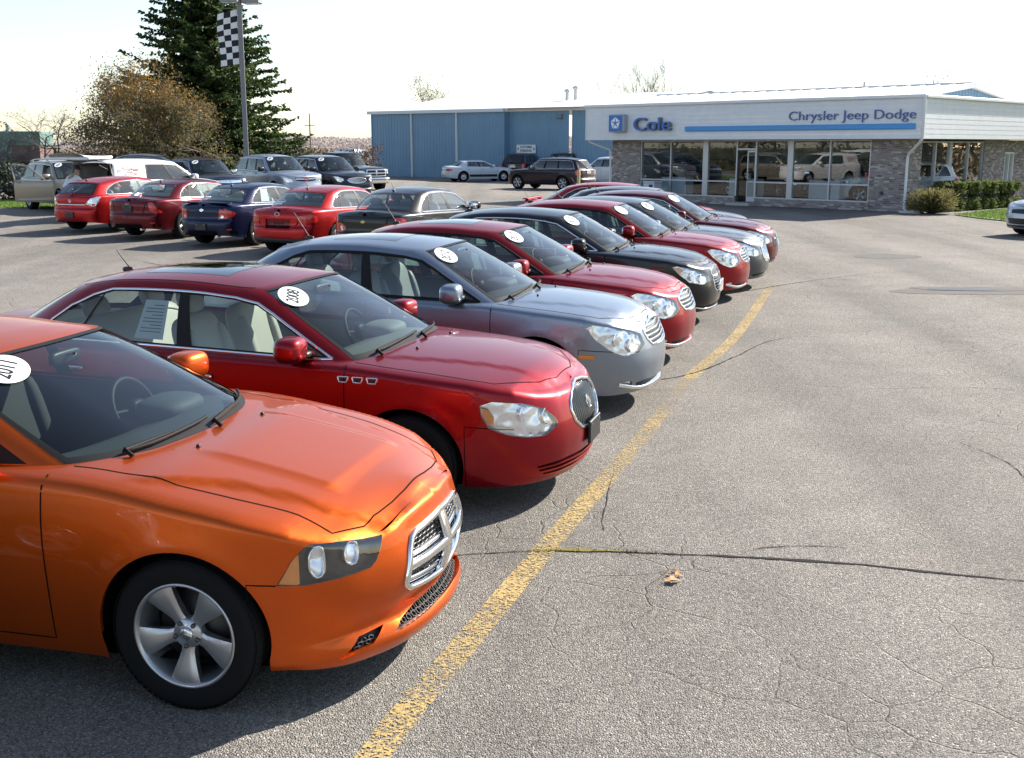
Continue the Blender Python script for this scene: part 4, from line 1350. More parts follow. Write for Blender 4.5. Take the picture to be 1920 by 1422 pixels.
# glass front: frames and panes
FX = [-12.66, -10.98, -9.27, -8.98, -7.56, -6.55, -5.10, -4.85, -3.20, -1.46]
def pane(x0, x1, z0, z1, y=.10): 
    b = MB(); b.add([(x0, y, z0), (x1, y, z0), (x1, y, z1), (x0, y, z1)], [(0, 1, 2, 3)]); return b.build('window_pane', M_SHOWG, BLD)
for a, c in ((-12.66, -10.98), (-10.98, -9.12), (-9.12, -7.56), (-6.55, -4.97), (-4.97, -3.20), (-3.20, -1.46)):
    pane(a + .03, c - .03, .40, .93); pane(a + .03, c - .03, .99, 2.58)
for x, w in ((-12.63, .06), (-10.98, .055), (-9.12, .27), (-7.53, .06), (-6.58, .06), (-4.97, .25), (-3.20, .055), (-1.49, .06)):
    wbox('window_mullion', x - w / 2, x + w / 2, .03, .16, .36, 2.62, M_ALUF)
for a, c in ((-12.66, -7.56), (-6.55, -1.46)):
    wbox('window_sill', a, c, -.02, .20, .30, .36, M_ALUF); wbox('window_rail', a, c, .045, .15, .93, .99, M_ALUF); wbox('window_head', a, c, .02, .20, 2.62, 2.68, M_ALUF)
wbox('window_head', -7.56, -6.55, .02, .20, 2.62, 2.68, M_ALUF); wbox('transom_bar', -7.5, -6.61, .035, .16, 2.27, 2.34, M_ALUF); pane(-7.5, -6.61, 2.34, 2.62)
wbox('door_step', -7.62, -6.49, -.55, .2, -.05, .12, mat('concrete_step', (.42, .41, .39), .9))
d = wbox('door', -7.02, -6.97, .06, .11, .15, 2.25, M_ALUF)
for x0, x1, z0, z1 in ((-6.66, -6.61, .15, 2.25), (-6.97, -6.66, 2.18, 2.25), (-6.97, -6.66, .15, .36), (-6.97, -6.66, .95, 1.0)): wbox('door_rail', x0, x1, .062, .108, z0, z1, M_ALUF, d)
b = MB(); b.add([(-6.97, .085, .36), (-6.66, .085, .36), (-6.66, .085, 2.18), (-6.97, .085, 2.18)], [(0, 1, 2, 3)]); b.build('door_glass', M_SHOWG, d)
b = MB(); b.tube([(-6.95, .03, 1.0), (-6.95, -.02, 1.02), (-6.95, -.02, 1.32), (-6.95, .03, 1.34)], .014, 6); b.build('handle', M_ALU, d)
d2 = wbox('door', -7.5, -7.42, .06, .11, .15, 2.25, M_BLACK); wbox('door_glass', -7.42, -7.02, .08, .09, .15, 2.25, glass_mat('dark_door_glass', (.12, .13, .14), 1.0), d2)
# side windows
for a, c in ((1.15, 2.45), (2.45, 3.80), (3.80, 5.45), (5.45, 6.90)):
    b = MB(); b.add([(-.08, a + .04, .96), (-.08, c - .04, .96), (-.08, c - .04, 2.56), (-.08, a + .04, 2.56)], [(0, 1, 2, 3)]); b.build('window_pane', M_SHOWG, BLD)
for y, w in ((1.18, .06), (2.45, .10), (3.80, .22), (5.45, .10), (6.87, .06)): wbox('window_mullion', -.14, -.02, y - w / 2, y + w / 2, .96, 2.56, M_ALUF)
wbox('window_sill', -.16, .03, 1.15, 6.9, .90, .96, M_ALUF); wbox('window_head', -.16, -.01, 1.15, 6.9, 2.56, 2.62, M_ALUF)
b = MB(); b.add([(-.08, 9.16, .94), (-.08, 10.04, .94), (-.08, 10.04, 2.11), (-.08, 9.16, 2.11)], [(0, 1, 2, 3)]); b.build('window_pane', M_SHOWG, BLD)
for y in (9.13, 9.6, 10.07): wbox('window_mullion', -.14, .01, y - .03, y + .03, .94, 2.11, M_TRIM)
wbox('window_sill', -.16, .05, 9.05, 10.15, .88, .94, M_TRIM); wbox('window_head', -.16, .02, 9.1, 10.1, 2.11, 2.17, M_TRIM)
# fascia: lapped siding boards, front and side, 1 m overhang
FX0, FX1, FY0, FY1, FZ0, FZ1 = -15.05, .98, -1.0, SIDE_L + 1, 2.70, 4.13
nb = 8; bh = (FZ1 - FZ0) / nb
for i in range(nb):
    z0 = FZ0 + i * bh; z1 = z0 + bh
    b = MB(); V = [(FX0, FY0 - .007, z0), (FX1, FY0 - .007, z0), (FX1, FY0, z1 - .002), (FX0, FY0, z1 - .002), (FX0, FY0 + .02, z0), (FX1, FY0 + .02, z0), (FX1, FY0 + .02, z1 - .002), (FX0, FY0 + .02, z1 - .002)]
    b.add(V, [(0, 1, 2, 3), (0, 4, 5, 1), (3, 2, 6, 7), (0, 3, 7, 4), (1, 5, 6, 2)]); b.build('siding_board', M_SIDING, BLD)
    b = MB(); V = [(FX1 + .006, FY0 + .03, z0), (FX1 + .006, FY1, z0), (FX1, FY1, z1 - .002), (FX1, FY0 + .03, z1 - .002), (FX1 - .02, FY0 + .03, z0), (FX1 - .02, FY1, z0), (FX1 - .02, FY1, z1 - .002), (FX1 - .02, FY0 + .03, z1 - .002)]
    b.add(V, [(0, 1, 2, 3), (0, 4, 5, 1), (3, 2, 6, 7), (0, 3, 7, 4), (1, 5, 6, 2)]); b.build('siding_board', M_SIDING, BLD)
    b = MB(); V = [(FX0 - .018, FY0 + .03, z0), (FX0 - .018, 6, z0), (FX0, 6, z1 - .002), (FX0, FY0 + .03, z1 - .002)]
    b.add(V, [(0, 1, 2, 3)]); b.build('siding_board', M_SIDING, BLD)
wbox('corner_trim', FX1 - .03, FX1 + .03, FY0 - .03, FY0 + .03, FZ0 - .01, FZ1, M_TRIM); wbox('corner_trim', FX0 - .03, FX0 + .03, FY0 - .03, FY0 + .03, FZ0 - .01, FZ1, M_TRIM)
wbox('soffit', FX0 + .02, FX1 - .02, FY0 + .02, 0.3, 2.69, 2.71, M_SOFF); wbox('soffit', -.3, FX1 - .02, .3, FY1, 2.69, 2.71, M_SOFF)
for x in (-13.8, -10.4, -5.7, -2.3): 
    b = MB(); b.lathe([(0, 2.665), (.07, 2.665), (.08, 2.69)], 14, 'z', (x, -.5, 0)); b.build('soffit_light', M_TRIM, BLD)
# gutters and roof
wbox('gutter', FX0 - .06, FX1 + .10, FY0 - .12, FY0 - .02, FZ1, FZ1 + .12, M_TRIM, BLD, .02); wbox('gutter', FX1 + .02, FX1 + .12, FY0 - .02, FY1, FZ1, FZ1 + .12, M_TRIM, BLD, .02)
RY, RZ_ = 4.6, 4.86
b = MB()
def roof_slab(y0, z0, y1, z1, x0, x1, m_='roof'):
    t = .06; b = MB(); b.add([(x0, y0, z0), (x1, y0, z0), (x1, y1, z1), (x0, y1, z1), (x0, y0, z0 - t), (x1, y0, z0 - t), (x1, y1, z1 - t), (x0, y1, z1 - t)], [(0, 1, 2, 3), (7, 6, 5, 4), (0, 4, 5, 1), (1, 5, 6, 2), (2, 6, 7, 3), (3, 7, 4, 0)])
    n = int((x1 - x0) / .61)
    dy, dz = y1 - y0, z1 - z0
    for i in range(n + 1):
        x = x0 + (x1 - x0) * i / n
        b.add([(x - .02, y0, z0), (x + .02, y0, z0), (x + .02, y1, z1), (x - .02, y1, z1), (x - .012, y0, z0 + .035), (x + .012, y0, z0 + .035), (x + .012, y1, z1 + .035), (x - .012, y1, z1 + .035)], [(4, 5, 6, 7), (0, 4, 7, 3), (1, 2, 6, 5), (0, 1, 5, 4)])
    return b.build(m_, M_ROOFM, BLD)
roof_slab(FY0, FZ1 + .10, RY, RZ_, FX0 - .2, .30); roof_slab(10.4, FZ1 + .10, RY, RZ_, FX0 - .2, .30)
wbox('ridge_cap', FX0 - .2, .32, RY - .16, RY + .16, RZ_ - .01, RZ_ + .05, M_ALUF)
wbox('roof', .25, FX1, FY0, FY1, FZ1 + .02, FZ1 + .06, M_ROOFM); wbox('roof', FX0, .25, 10.4, FY1, FZ1 + .02, FZ1 + .06, M_ROOFM)
def ribbed(x0, x1, z0, z1f, pitch, m, parent, name, axis='x', y=0.0, depth=.035, sgn=-1):
    """ribbed steel sheet; z1f gives the top at each x"""
    b = MB(); xs_ = [];
    x = x0
    while x < x1 - 1e-6:
        xs_ += [(x, 0), (x + pitch * .55, 0), (x + pitch * .68, depth), (x + pitch * .87, depth)]; x += pitch
    xs_ = [q for q in xs_ if q[0] <= x1] + [(x1, 0)]
    V = []
    for q, d_ in xs_:
        for z in (z0, z1f(q)): V.append((q, y + sgn * d_, z) if axis == 'x' else (y + d_, q, z))
    n = len(xs_)
    b.add(V, [(2 * i, 2 * i + 2, 2 * i + 3, 2 * i + 1) for i in range(n - 1)]); return b.build(name, m, parent)
def blue_fn(n, b):
    co = objco(n); a = noise(n, .7, 4, .6, co)
    n.links.new(ramp(n, a.outputs[0], [(.3, (.17, .30, .43)), (.7, (.20, .34, .475))]).outputs[0], b.inputs['Base Color'])
M_BLUEW = mat('blue_ribbed_steel', (.095, .20, .355), .45, fn=blue_fn)
ribbed(-.9, 10.2, FZ1 - .2, lambda y: RZ_ - .10 - abs(y - RY) * .125, .28, M_BLUEW, BLD, 'gable_wall', 'y', .12)
for y0, z0, y1, z1 in ((FY0, FZ1 + .13, RY, RZ_ + .03), (10.4, FZ1 + .13, RY, RZ_ + .03)):
    b = MB(); b.add([(.16, y0, z0 - .2), (.36, y0, z0 - .2), (.36, y1, z1 - .2), (.16, y1, z1 - .2), (.16, y0, z0), (.36, y0, z0), (.36, y1, z1), (.16, y1, z1)], [(4, 5, 6, 7), (0, 3, 2, 1), (1, 2, 6, 5), (0, 4, 7, 3), (0, 1, 5, 4), (2, 3, 7, 6)]); b.build('rake_trim', M_TRIM, BLD)
b = MB(); b.tube([(-4.2, RY - .3, RZ_), (-4.2, RY - .3, RZ_ + .22)], .05, 8); b.build('roof_vent', M_ALUF, BLD)
# downspouts
b = MB(); b.tube([(FX1 + .05, FY0 - .07, FZ1 + .02), (FX1 + .05, FY0 - .07, 2.75), (FX1 - .1, FY0 + .1, 2.58), (.10, -.10, 2.16), (.04, -.06, 2.0), (.04, -.06, .12), (.25, -.30, .06)], .055, 10); b.build('downspout', M_TRIM, BLD)
b = MB(); b.tube([(FX0 + .05, -.9, 2.72), (FX0 + .1, -.85, 2.62), (-14.42, -.08, 2.28), (-14.36, -.06, 2.1), (-14.36, -.06, .06)], .05, 10); b.build('downspout', M_TRIM, BLD)
wbox('splash_block', .1, .9, -.55, -.2, .0, .07, mat('splash_white', (.6, .6, .6), .8))
# showroom inside
wbox('floor', -14.2, -.1, .26, 9.5, -.06, .16, mat('showroom_floor', (.45, .45, .43), .25)); wbox('ceiling', -14.2, -.1, .26, 9.5, 2.72, 2.78, mat('ceiling_tile', (.62, .62, .60), .9))
wbox('back_wall', -14.2, -.1, 9.5, 9.7, -.06, 2.75, mat('inside_wall', (.55, .60, .64), .9)); wbox('end_wall', -14.3, -14.1, .26, 9.5, -.06, 2.75, mat('inside_wall', (.55, .60, .64), .9))
for x in (-11.6, -7.9, -4.0): 
    wbox('counter', x - .7, x + .7, 1.1, 1.7, .16, 1.05, mat('counter_pale', (.55, .60, .66), .5), BLD, .02)

# ---- signs on the fascia
def sgn_thing(name, label, cat='sign'): return empty(name, B_O, B_RZ, label, cat)
def letters(par, txt, x0, x1, zc, size, depth, mface, mside=None, bold=0.0, y=FY0 - .02, rim=None):
    """channel letters standing off the siding; each letter a part"""
    total, _ = text_mesh(txt, size, 0, bold); wdt = total[:, 0].max() - total[:, 0].min(); sc = (x1 - x0) / wdt
    # per-letter advance from cumulative widths
    for i, ch in enumerate(txt):
        if ch == ' ': continue
        pre, _ = text_mesh(txt[:i + 1], size, 0, bold, align='LEFT'); full, _ = text_mesh(txt, size, 0, bold, align='LEFT')
        one, F = text_mesh(ch, size, depth / 2, bold, align='LEFT')
        xe = pre[:, 0].max(); off = (xe - one[:, 0].max()) - full[:, 0].min()
        V = np.stack([x0 + (one[:, 0] + off) * sc, y - depth / 2 - one[:, 2], zc + one[:, 1]], 1)
        b = MB(); b.add(V, [f[::-1] for f in F])
        # faces looking out take the face colour, returns take the side colour
        if mside is not None:
            b.m = [0 if all(abs(V[i_][1] - (y - depth)) < 1e-4 for i_ in f) else 1 for f in F]
        b.build('letter', [mface] + ([mside] if mside is not None else []), par)
        if rim:
            o2, F2 = text_mesh(ch, size, .004, bold + rim, align='LEFT')
            V2 = np.stack([x0 + (o2[:, 0] + off) * sc, y - depth + .012 - o2[:, 2], zc + o2[:, 1]], 1)
            b = MB(); b.add(V2, [f[::-1] for f in F2]); b.build('letter_edge', M_TRIM, par)
cs = sgn_thing('name_sign', 'bulky blue channel letters reading Cole on the white fascia')
letters(cs, 'Cole', -12.14, -10.14, 3.33, .80, .20, M_BLUE_S, mat('letter_return_grey', (.16, .17, .20), .5), .004)
ds = sgn_thing('brand_sign', 'thin dark blue letters naming three makes above the blue bar')
letters(ds, 'Chrysler Jeep Dodge', -4.48, .72, 3.56, .50, .04, M_BLUE_D, None, -.003)
st = sgn_thing('stripe_sign', 'long light blue bar running along the white fascia')
wbox('bar', -9.46, .72, FY0 - .09, FY0 - .025, 3.04, 3.24, M_BLUE_L, st, .02)
lg = sgn_thing('logo_sign', 'square blue box sign with white five-pointed star badge')
b = MB(); b.box((-13.05, FY0 - .17, 3.42), (.86, .30, .78), 0, 0, .04); b.build('box', mat('sign_box_grey', (.40, .43, .47), .45), lg)
b = MB(); b.box((-13.05, FY0 - .325, 3.42), (.76, .02, .68)); b.build('face', M_BLUE_S, lg)
for k in range(5):   # pentagon split into five wedges by the star gaps
    a0, a1 = pi / 2 + k * 2 * pi / 5, pi / 2 + (k + 1) * 2 * pi / 5; R_ = .27; am = (a0 + a1) / 2
    g = .020
    p0 = np.array([cos(a0), sin(a0)]) * R_; p1 = np.array([cos(a1), sin(a1)]) * R_; mid = np.array([cos(am), sin(am)])
    tri = [mid * .055, p0 * .93 + mid * g, (p0 + p1) / 2 * 1.0, p1 * .93 + mid * g]
    b = MB(); V = [(-13.05 + p[0], yy, 3.42 + p[1]) for yy in (FY0 - .337, FY0 - .35) for p in tri]
    b.add(V, [(4, 5, 6, 7), (3, 2, 1, 0)] + [(i, (i + 1) % 4, 4 + (i + 1) % 4, 4 + i) for i in range(4)]); b.build('star_wedge', M_WHITE, lg)

# ================================================================= blue steel building
S_O, S_RZ = (-.59, 82.67, 0), radians(-36)
SHED = empty('blue_metal_building', S_O, S_RZ, 'long blue ribbed steel building behind the lot', 'building')
def panel(x0, x1, y): return ribbed(x0, x1, -.35, lambda q: 4.86, .30, M_BLUEW, SHED, 'wall_panel', 'x', y)
panel(-13.0, -8.9, 0); panel(-8.75, -4.45, 0); panel(-4.3, 0, 0); panel(0.05, 5.3, .55); panel(5.4, 12.0, .75)
sb = lambda n_, *a: wbox(n_, *a, SHED)
sb('corner_trim', -.02, .06, -.04, .6, -.3, 4.86, M_BLUEW); sb('corner_trim', -13.06, -12.98, -.05, 12, -.35, 4.86, M_BLUEW)
for x in (-8.83, -4.38):
    b = MB(); b.tube([(x, -.08, 4.9), (x, -.08, -.25)], .075, 8); b.build('downspout', M_TRIM, SHED)
sb('gutter', -13.35, .1, -.22, -.03, 4.84, 5.08, M_TRIM); sb('gutter', .1, 12, .33, .52, 4.90, 5.08, M_TRIM)
b = MB(); b.add([(-13.35, -.2, 5.08), (12, -.2, 5.08), (12, 9, 6.35), (-13.35, 9, 6.35), (-13.35, 18, 5.08), (12, 18, 5.08)], [(0, 1, 2, 3), (3, 2, 5, 4)]); b.build('roof', M_ROOFM, SHED)
b = MB(); b.add([(-13.0, .0, 4.9), (-13.0, 17.8, 4.9), (-13.0, 9, 6.2)], [(0, 2, 1)]); b.add([(-13.0, 0, -.3), (-13.0, 17.8, -.3), (-13.0, 17.8, 4.9), (-13.0, 0, 4.9)], [(3, 2, 1, 0)]); b.build('end_wall', M_BLUEW, SHED)
for x, h in ((2.2, .42), (2.95, .62)):
    b = MB(); b.lathe([(.14, 5.5), (.14, 5.9 + h), (.24, 5.92 + h), (.24, 6.1 + h), (0, 6.15 + h)], 14, 'z', (x, 5, 0)); b.build('roof_vent', M_ALUF, SHED)
b = MB(); b.box((4.6, .40, 4.45), (.42, .28, .30), 0, 0, .04); b.build('wall_light', mat('lamp_grey', (.2, .22, .24), .5), SHED)
cp = empty('parking_sign', S_O, S_RZ, 'white sign reading CUSTOMER PARKING on the blue wall', 'sign')
sb2 = wbox('board', .82, 2.50, .44, .47, 1.90, 2.50, M_WHITE, cp)
for txt, z in (('CUSTOMER', 2.33), ('PARKING', 2.07)):
    V, F = text_mesh(txt, .24, 0, .006); w_ = V[:, 0].max() - V[:, 0].min(); V = V * [min(1.0, 1.08 / w_), 1, 1]
    b = MB(); b.add(np.stack([1.66 + V[:, 0], np.full(len(V), .436), z + V[:, 1]], 1), F); b.build('lettering', mat('sign_dark_ink', (.03, .03, .06), .6), cp)
for x in (.96, 2.36):
    b = MB(); a = np.linspace(0, 2 * pi, 14, endpoint=False)
    b.add([(x + .05 * cos(t), .436, 2.24 + .06 * sin(t)) for t in a], [tuple(range(14))]); b.add([(x - .055, .436, 2.18), (x + .055, .436, 2.18), (x, .436, 2.08)], [(0, 1, 2)]); b.build('figure_mark', mat('sign_dark_ink', (.03, .03, .06), .6), cp)

# ---- small things by the buildings
b = MB(); b.lathe([(.09, 0), (.09, 1.12), (.075, 1.15), (0, 1.155)], 16, 'z')
tag(b.build('bollard', mat('pale_yellow_post', (.50, .42, .20), .7), None, (3.62, 61.3, 0)), 'pale yellow bollard post beside the dark plum crossover', 'bollard')
tc = empty('trash_bin', bw(-11.35, -.75), B_RZ, 'pale grey square litter bin below the showroom windows', 'bin')
b = MB(); b.box((0, 0, .42), (.62, .55, .84), 0, 0, .03); b.build('body', mat('bin_grey_white', (.58, .62, .66), .5), tc)
b = MB(); b.box((0, 0, .88), (.66, .59, .08), 0, 0, .02); b.build('lid', mat('bin_grey_white', (.58, .62, .66), .5), tc)
b = MB(); b.box((.12, -.279, .70), (.20, .02, .14), 0, 0, .01); b.build('slot', M_BLACK, tc)
# ================================================================= trees and plants
def leaf_fn(stops, trans=.35):
    def fn(n, b):
        g = N_(n, 'ShaderNodeNewGeometry')
        c = ramp(n, g.outputs['Random Per Island'], stops)
        n.links.new(c.outputs[0], b.inputs['Base Color'])
        out = [x for x in n.nodes if x.type == 'OUTPUT_MATERIAL'][0]
        t = N_(n, 'ShaderNodeBsdfTranslucent'); n.links.new(c.outputs[0], t.inputs[0])
        mx = N_(n, 'ShaderNodeMixShader'); mx.inputs[0].default_value = trans
        n.links.new(b.outputs[0], mx.inputs[1]); n.links.new(t.outputs[0], mx.inputs[2]); n.links.new(mx.outputs[0], out.inputs[0])
    return fn
M_BARK = mat('bark_grey_brown', (.075, .06, .05), .9, fn=lambda n, b: bump(n, b, noise(n, 14, 4, .7, objco(n)).outputs[0], .6, .03))
M_TWIG = mat('twig_grey', (.16, .135, .12), .9)
M_SPR = mat('spruce_needles', (.03, .05, .022), .6, spec=.25, fn=leaf_fn([(0, (.022, .044, .018)), (.4, (.050, .085, .030)), (.75, (.085, .125, .038)), (1, (.14, .17, .05))], .35))
M_OCH = mat('autumn_leaves', (.2, .12, .04), .7, spec=.2, fn=leaf_fn([(0, (.08, .075, .03)), (.3, (.15, .12, .04)), (.55, (.26, .155, .04)), (.8, (.36, .19, .04)), (1, (.44, .26, .08))]))
M_OLI = mat('olive_leaves', (.1, .09, .04), .7, spec=.2, fn=leaf_fn([(0, (.08, .078, .035)), (.45, (.145, .135, .06)), (.8, (.20, .17, .075)), (1, (.28, .19, .065))]))
M_BRUSH = mat('brush_tan', (.2, .16, .1), .9, spec=.1, fn=leaf_fn([(0, (.16, .125, .085)), (.5, (.27, .22, .14)), (.8, (.24, .23, .11)), (1, (.36, .27, .17))]))
M_WOOD = mat('far_woods', (.16, .13, .14), .9, spec=.1, fn=leaf_fn([(0, (.34, .30, .32)), (.5, (.43, .385, .39)), (.85, (.46, .385, .36)), (1, (.47, .38, .31))]))  # pale distance haze is mixed into these leaf colours
M_HEDGE = mat('hedge_leaves', (.06, .085, .03), .7, spec=.25, fn=leaf_fn([(0, (.055, .085, .028)), (.5, (.13, .165, .05)), (1, (.25, .26, .09))], .4))
M_JUN = mat('juniper_leaves', (.14, .12, .05), .7, spec=.2, fn=leaf_fn([(0, (.09, .09, .04)), (.5, (.19, .18, .07)), (1, (.31, .27, .12))], .35))
M_GRASS = mat('lawn_grass', (.1, .17, .03), .8, spec=.2, fn=leaf_fn([(0, (.07, .13, .018)), (.6, (.12, .21, .028)), (1, (.20, .28, .05))], .35))

def quads(C, A, B):
    """many leaf quads: centre, half axis A, half axis B"""
    n = len(C); V = np.empty((n, 4, 3)); V[:, 0] = C - A; V[:, 1] = C + B * .9; V[:, 2] = C + A; V[:, 3] = C - B * .9
    return V.reshape(-1, 3), np.arange(4 * n).reshape(-1, 4)
def fast_mesh(name, V, F, m, smooth=False):
    me = bpy.data.meshes.new(name); me.vertices.add(len(V)); me.vertices.foreach_set('co', np.asarray(V, np.float32).ravel())
    k = F.shape[1]; me.loops.add(F.size); me.loops.foreach_set('vertex_index', F.astype(np.int32).ravel())
    me.polygons.add(len(F)); me.polygons.foreach_set('loop_start', np.arange(0, F.size, k, dtype=np.int32))
    me.materials.append(m); me.update(calc_edges=True); return me
def rnd_dirs(n, r):
    v = r.normal(size=(n, 3)); return v / np.linalg.norm(v, axis=1)[:, None]
def leaf_quads(C, size, r, asp=.55):
    d = rnd_dirs(len(C), r); e = np.cross(d, rnd_dirs(len(C), r)); e /= np.linalg.norm(e, axis=1)[:, None] + 1e-9
    s_ = size * r.uniform(.6, 1.3, len(C))[:, None]
    return quads(C, d * s_ / 2, e * s_ * asp / 2)

def spruce(name, loc, H, R, seed, label, group=None, dens=1.0, m=None):
    r = np.random.default_rng(seed)
    root = empty(name, loc, r.uniform(0, 6), label, 'tree', group)
    b = MB(); b.tube([(0, 0, -.2), (.05, 0, H * .5), (0, .03, H)], [R * .055, R * .03, .02], 10); b.build('trunk', M_BARK, root)
    CC = []; AA = []; BB = []; bb = MB()
    nbr = int(H * 26 * dens)
    for k in range(nbr):
        z = H * (.03 + .955 * r.uniform(0, 1) ** 1.5); f = 1 - z / H
        lump = 1 + .16 * sin(3 * atan2(sin(k * 2.4), cos(k * 2.4)) + z * 1.1) + .10 * sin(z * 2.3)
        L = max(.25, min(R * f ** .74 * r.uniform(.55, 1.10) * lump, R * f ** .74 * 1.04))
        a = k * 2.4 + r.normal(0, .3)
        droop = r.uniform(.05, .42) * f; up = r.uniform(.05, .30)
        m_ = max(4, int(L / .20)); t = np.linspace(.06, 1, m_)
        zz = z + L * (-droop * t * 1.2 + up * t ** 2.2)
        bend = r.normal(0, .25); ang = a + bend * t ** 2
        P = np.stack([np.cos(ang) * L * t, np.sin(ang) * L * t, zz], 1)
        if k % 4 == 0: bb.tube(P[::max(1, m_ // 4)], np.linspace(.035 * f + .012, .006, len(P[::max(1, m_ // 4)])), 4)
        d = np.array([cos(a), sin(a), 0]); sd = np.array([-sin(a), cos(a), 0])
        for sgn in (-1, 1, 0):
            for _ in range(3 if sgn else 1):
                w = r.uniform(.20, .56, m_) * (.35 + .65 * (1 - t * .55)) * min(1, L / 1.4)
                dirv = d[None] * r.uniform(.25, .9, m_)[:, None] + sd[None] * sgn * r.uniform(.4, 1.0, m_)[:, None] + np.stack([r.normal(0, .2, m_), r.normal(0, .2, m_), r.uniform(-.75, .30, m_)], 1)
                dirv /= np.linalg.norm(dirv, axis=1)[:, None]
                CC.append(P + dirv * w[:, None] * .5); AA.append(dirv * w[:, None] * .55)
                wd = np.cross(dirv, rnd_dirs(m_, r)); wd /= np.linalg.norm(wd, axis=1)[:, None] + 1e-9
                BB.append(wd * r.uniform(.06, .12, m_)[:, None])
    V, F = quads(np.concatenate(CC), np.concatenate(AA), np.concatenate(BB))
    link('crown', fast_mesh('spruce_crown', V, F, m or M_SPR), root)
    bb.build('branches', M_BARK, root)
    return root

def grow(r, p, d, L, rad, depth, out, tips, spread=.6, up=.12, n=5, shrink=.72, kids=(2, 4), bend=.18):
    P = [p]; dd = d
    for i in range(n):
        dd = dd + r.normal(0, bend, 3) + np.array([0, 0, up * .3]); dd /= np.linalg.norm(dd); P.append(P[-1] + dd * L / n)
    P = np.array(P); out.append((P, np.linspace(rad, rad * .55, n + 1)))
    tips.append(P[2:])
    if depth <= 0: return
    for _ in range(r.integers(*kids) + 1):
        i = r.integers(max(1, n // 2), n + 1); c = dd + r.normal(0, spread, 3) + np.array([0, 0, up]); c /= np.linalg.norm(c)
        grow(r, P[i], c, L * shrink * r.uniform(.75, 1.15), rad * .52, depth - 1, out, tips, spread, up, max(3, n - 1), shrink, kids, bend)

def broad_tree(name, loc, H, seed, label, mleaf=None, nleaf=0, leaf=.12, depth=5, spread=.6, up=.12, trunk=.3, rad=.16, start=None, group=None, flat=1.0, kids=(2, 4), mtwig=None, minr=.006, cat='tree', multi=1):
    r = np.random.default_rng(seed)
    root = empty(name, loc, 0, label, cat, group); out = []; tips = []
    for k in range(multi):
        d0 = np.array([0, 0, 1.0]) if multi == 1 else np.array([cos(k * 6.28 / multi) * .5, sin(k * 6.28 / multi) * .5, 1.0])
        grow(r, np.array([0, 0, -.1]), d0 / np.linalg.norm(d0), H * trunk, rad, depth, out, tips, spread, up, 5, .74, kids)
    T = np.concatenate(tips); sc = H / T[:, 2].max()
    b = MB(); tw = MB()
    for i, (P, rr) in enumerate(out):
        P = P * sc * [flat, flat, 1]
        if rr[0] > rad * .25: b.tube(P, np.maximum(rr, minr * 1.6), 6, cap=False)
        else: tw.tube(P, np.maximum(rr, minr), 3, cap=False, smooth=False)
    b.build('trunk', M_BARK, root); tw.build('twigs', mtwig or M_TWIG, root)
    if nleaf:
        T = T * sc * [flat, flat, 1]; C = T[r.integers(0, len(T), nleaf)] + r.normal(0, leaf * 1.6, (nleaf, 3))
        mls = mleaf if isinstance(mleaf, list) else [(mleaf, lambda c: np.ones(len(c), bool))]
        for mm, sel in mls:
            c = C[sel(C)]
            if len(c): V, F = leaf_quads(c, leaf, r); link('crown', fast_mesh('leaves', V, F, mm), root)
    return root

spruce('spruce_tree', (-19.2, 71.5, .0), 15.6, 7.0, 3, 'tall dark green spruce behind the light pole', dens=2.4)
rr_ = np.random.default_rng(5)
broad_tree('crabapple_tree', (-19.4, 62.0, .0), 7.3, 11, 'rusty brown crabapple tree in front of the tall spruce', [(M_OCH, lambda c: (c[:, 2] > 4.6 + rr_.normal(0, .7, len(c)))), (M_OLI, lambda c: (c[:, 2] <= 4.6 + rr_.normal(0, .7, len(c))))], 27000, .14, 6, .75, .06, .30, .20, flat=1.55, kids=(3, 4))
broad_tree('bare_tree', (-27.0, 64.0, 0), 5.2, 21, 'bare spreading grey tree left of the crabapple', M_OCH, 500, .10, 5, .62, .05, .28, .11, flat=1.3)
broad_tree('bare_shrub', (-29.5, 66.5, 0), 3.6, 22, 'bare tangled shrub behind the raised tailgate', None, 0, .1, 5, .6, .05, .22, .06, flat=1.3, multi=4, cat='shrub')
broad_tree('bare_tree', (-37.0, 68.0, 0), 6.4, 23, 'bare twiggy tree at the left edge before the small building', M_OLI, 900, .10, 5, .55, .10, .3, .12)
broad_tree('yellow_tree', (-57, 118, 0), 7.2, 24, 'small yellow-leaved tree above the small building', mat('yellow_leaves', (.3, .26, .1), .7, fn=leaf_fn([(0, (.20, .19, .08)), (1, (.42, .34, .13))])), 2600, .42, 4, .6, .12, .3, .15)
broad_tree('bare_tree', (-10.7, 122, 0), 11.6, 25, 'round thin-leaved tree rising behind the left part of the blue roof', M_BRUSH, 2600, .17, 5, .55, .14, .30, .16, mtwig=mat('twig_pale', (.30, .27, .25), .9))
broad_tree('bare_tree', (11.6, 112, 0), 11.6, 26, 'bare tree rising behind the blue roof near the name sign', None, 0, .2, 5, .38, .22, .28, .14, mtwig=mat('twig_pale', (.30, .27, .25), .9), multi=3)
broad_tree('bare_tree', (33.5, 88, 0), 9.9, 27, 'bare tree rising behind the gable of the showroom', M_OCH, 60, .2, 5, .6, .14, .3, .15, mtwig=mat('twig_pale', (.30, .27, .25), .9))
spruce('fir_tree', (-24.4, 128, 0), 3.9, 1.7, 9, 'small fir standing in the tan brush beyond the lot', dens=.8)

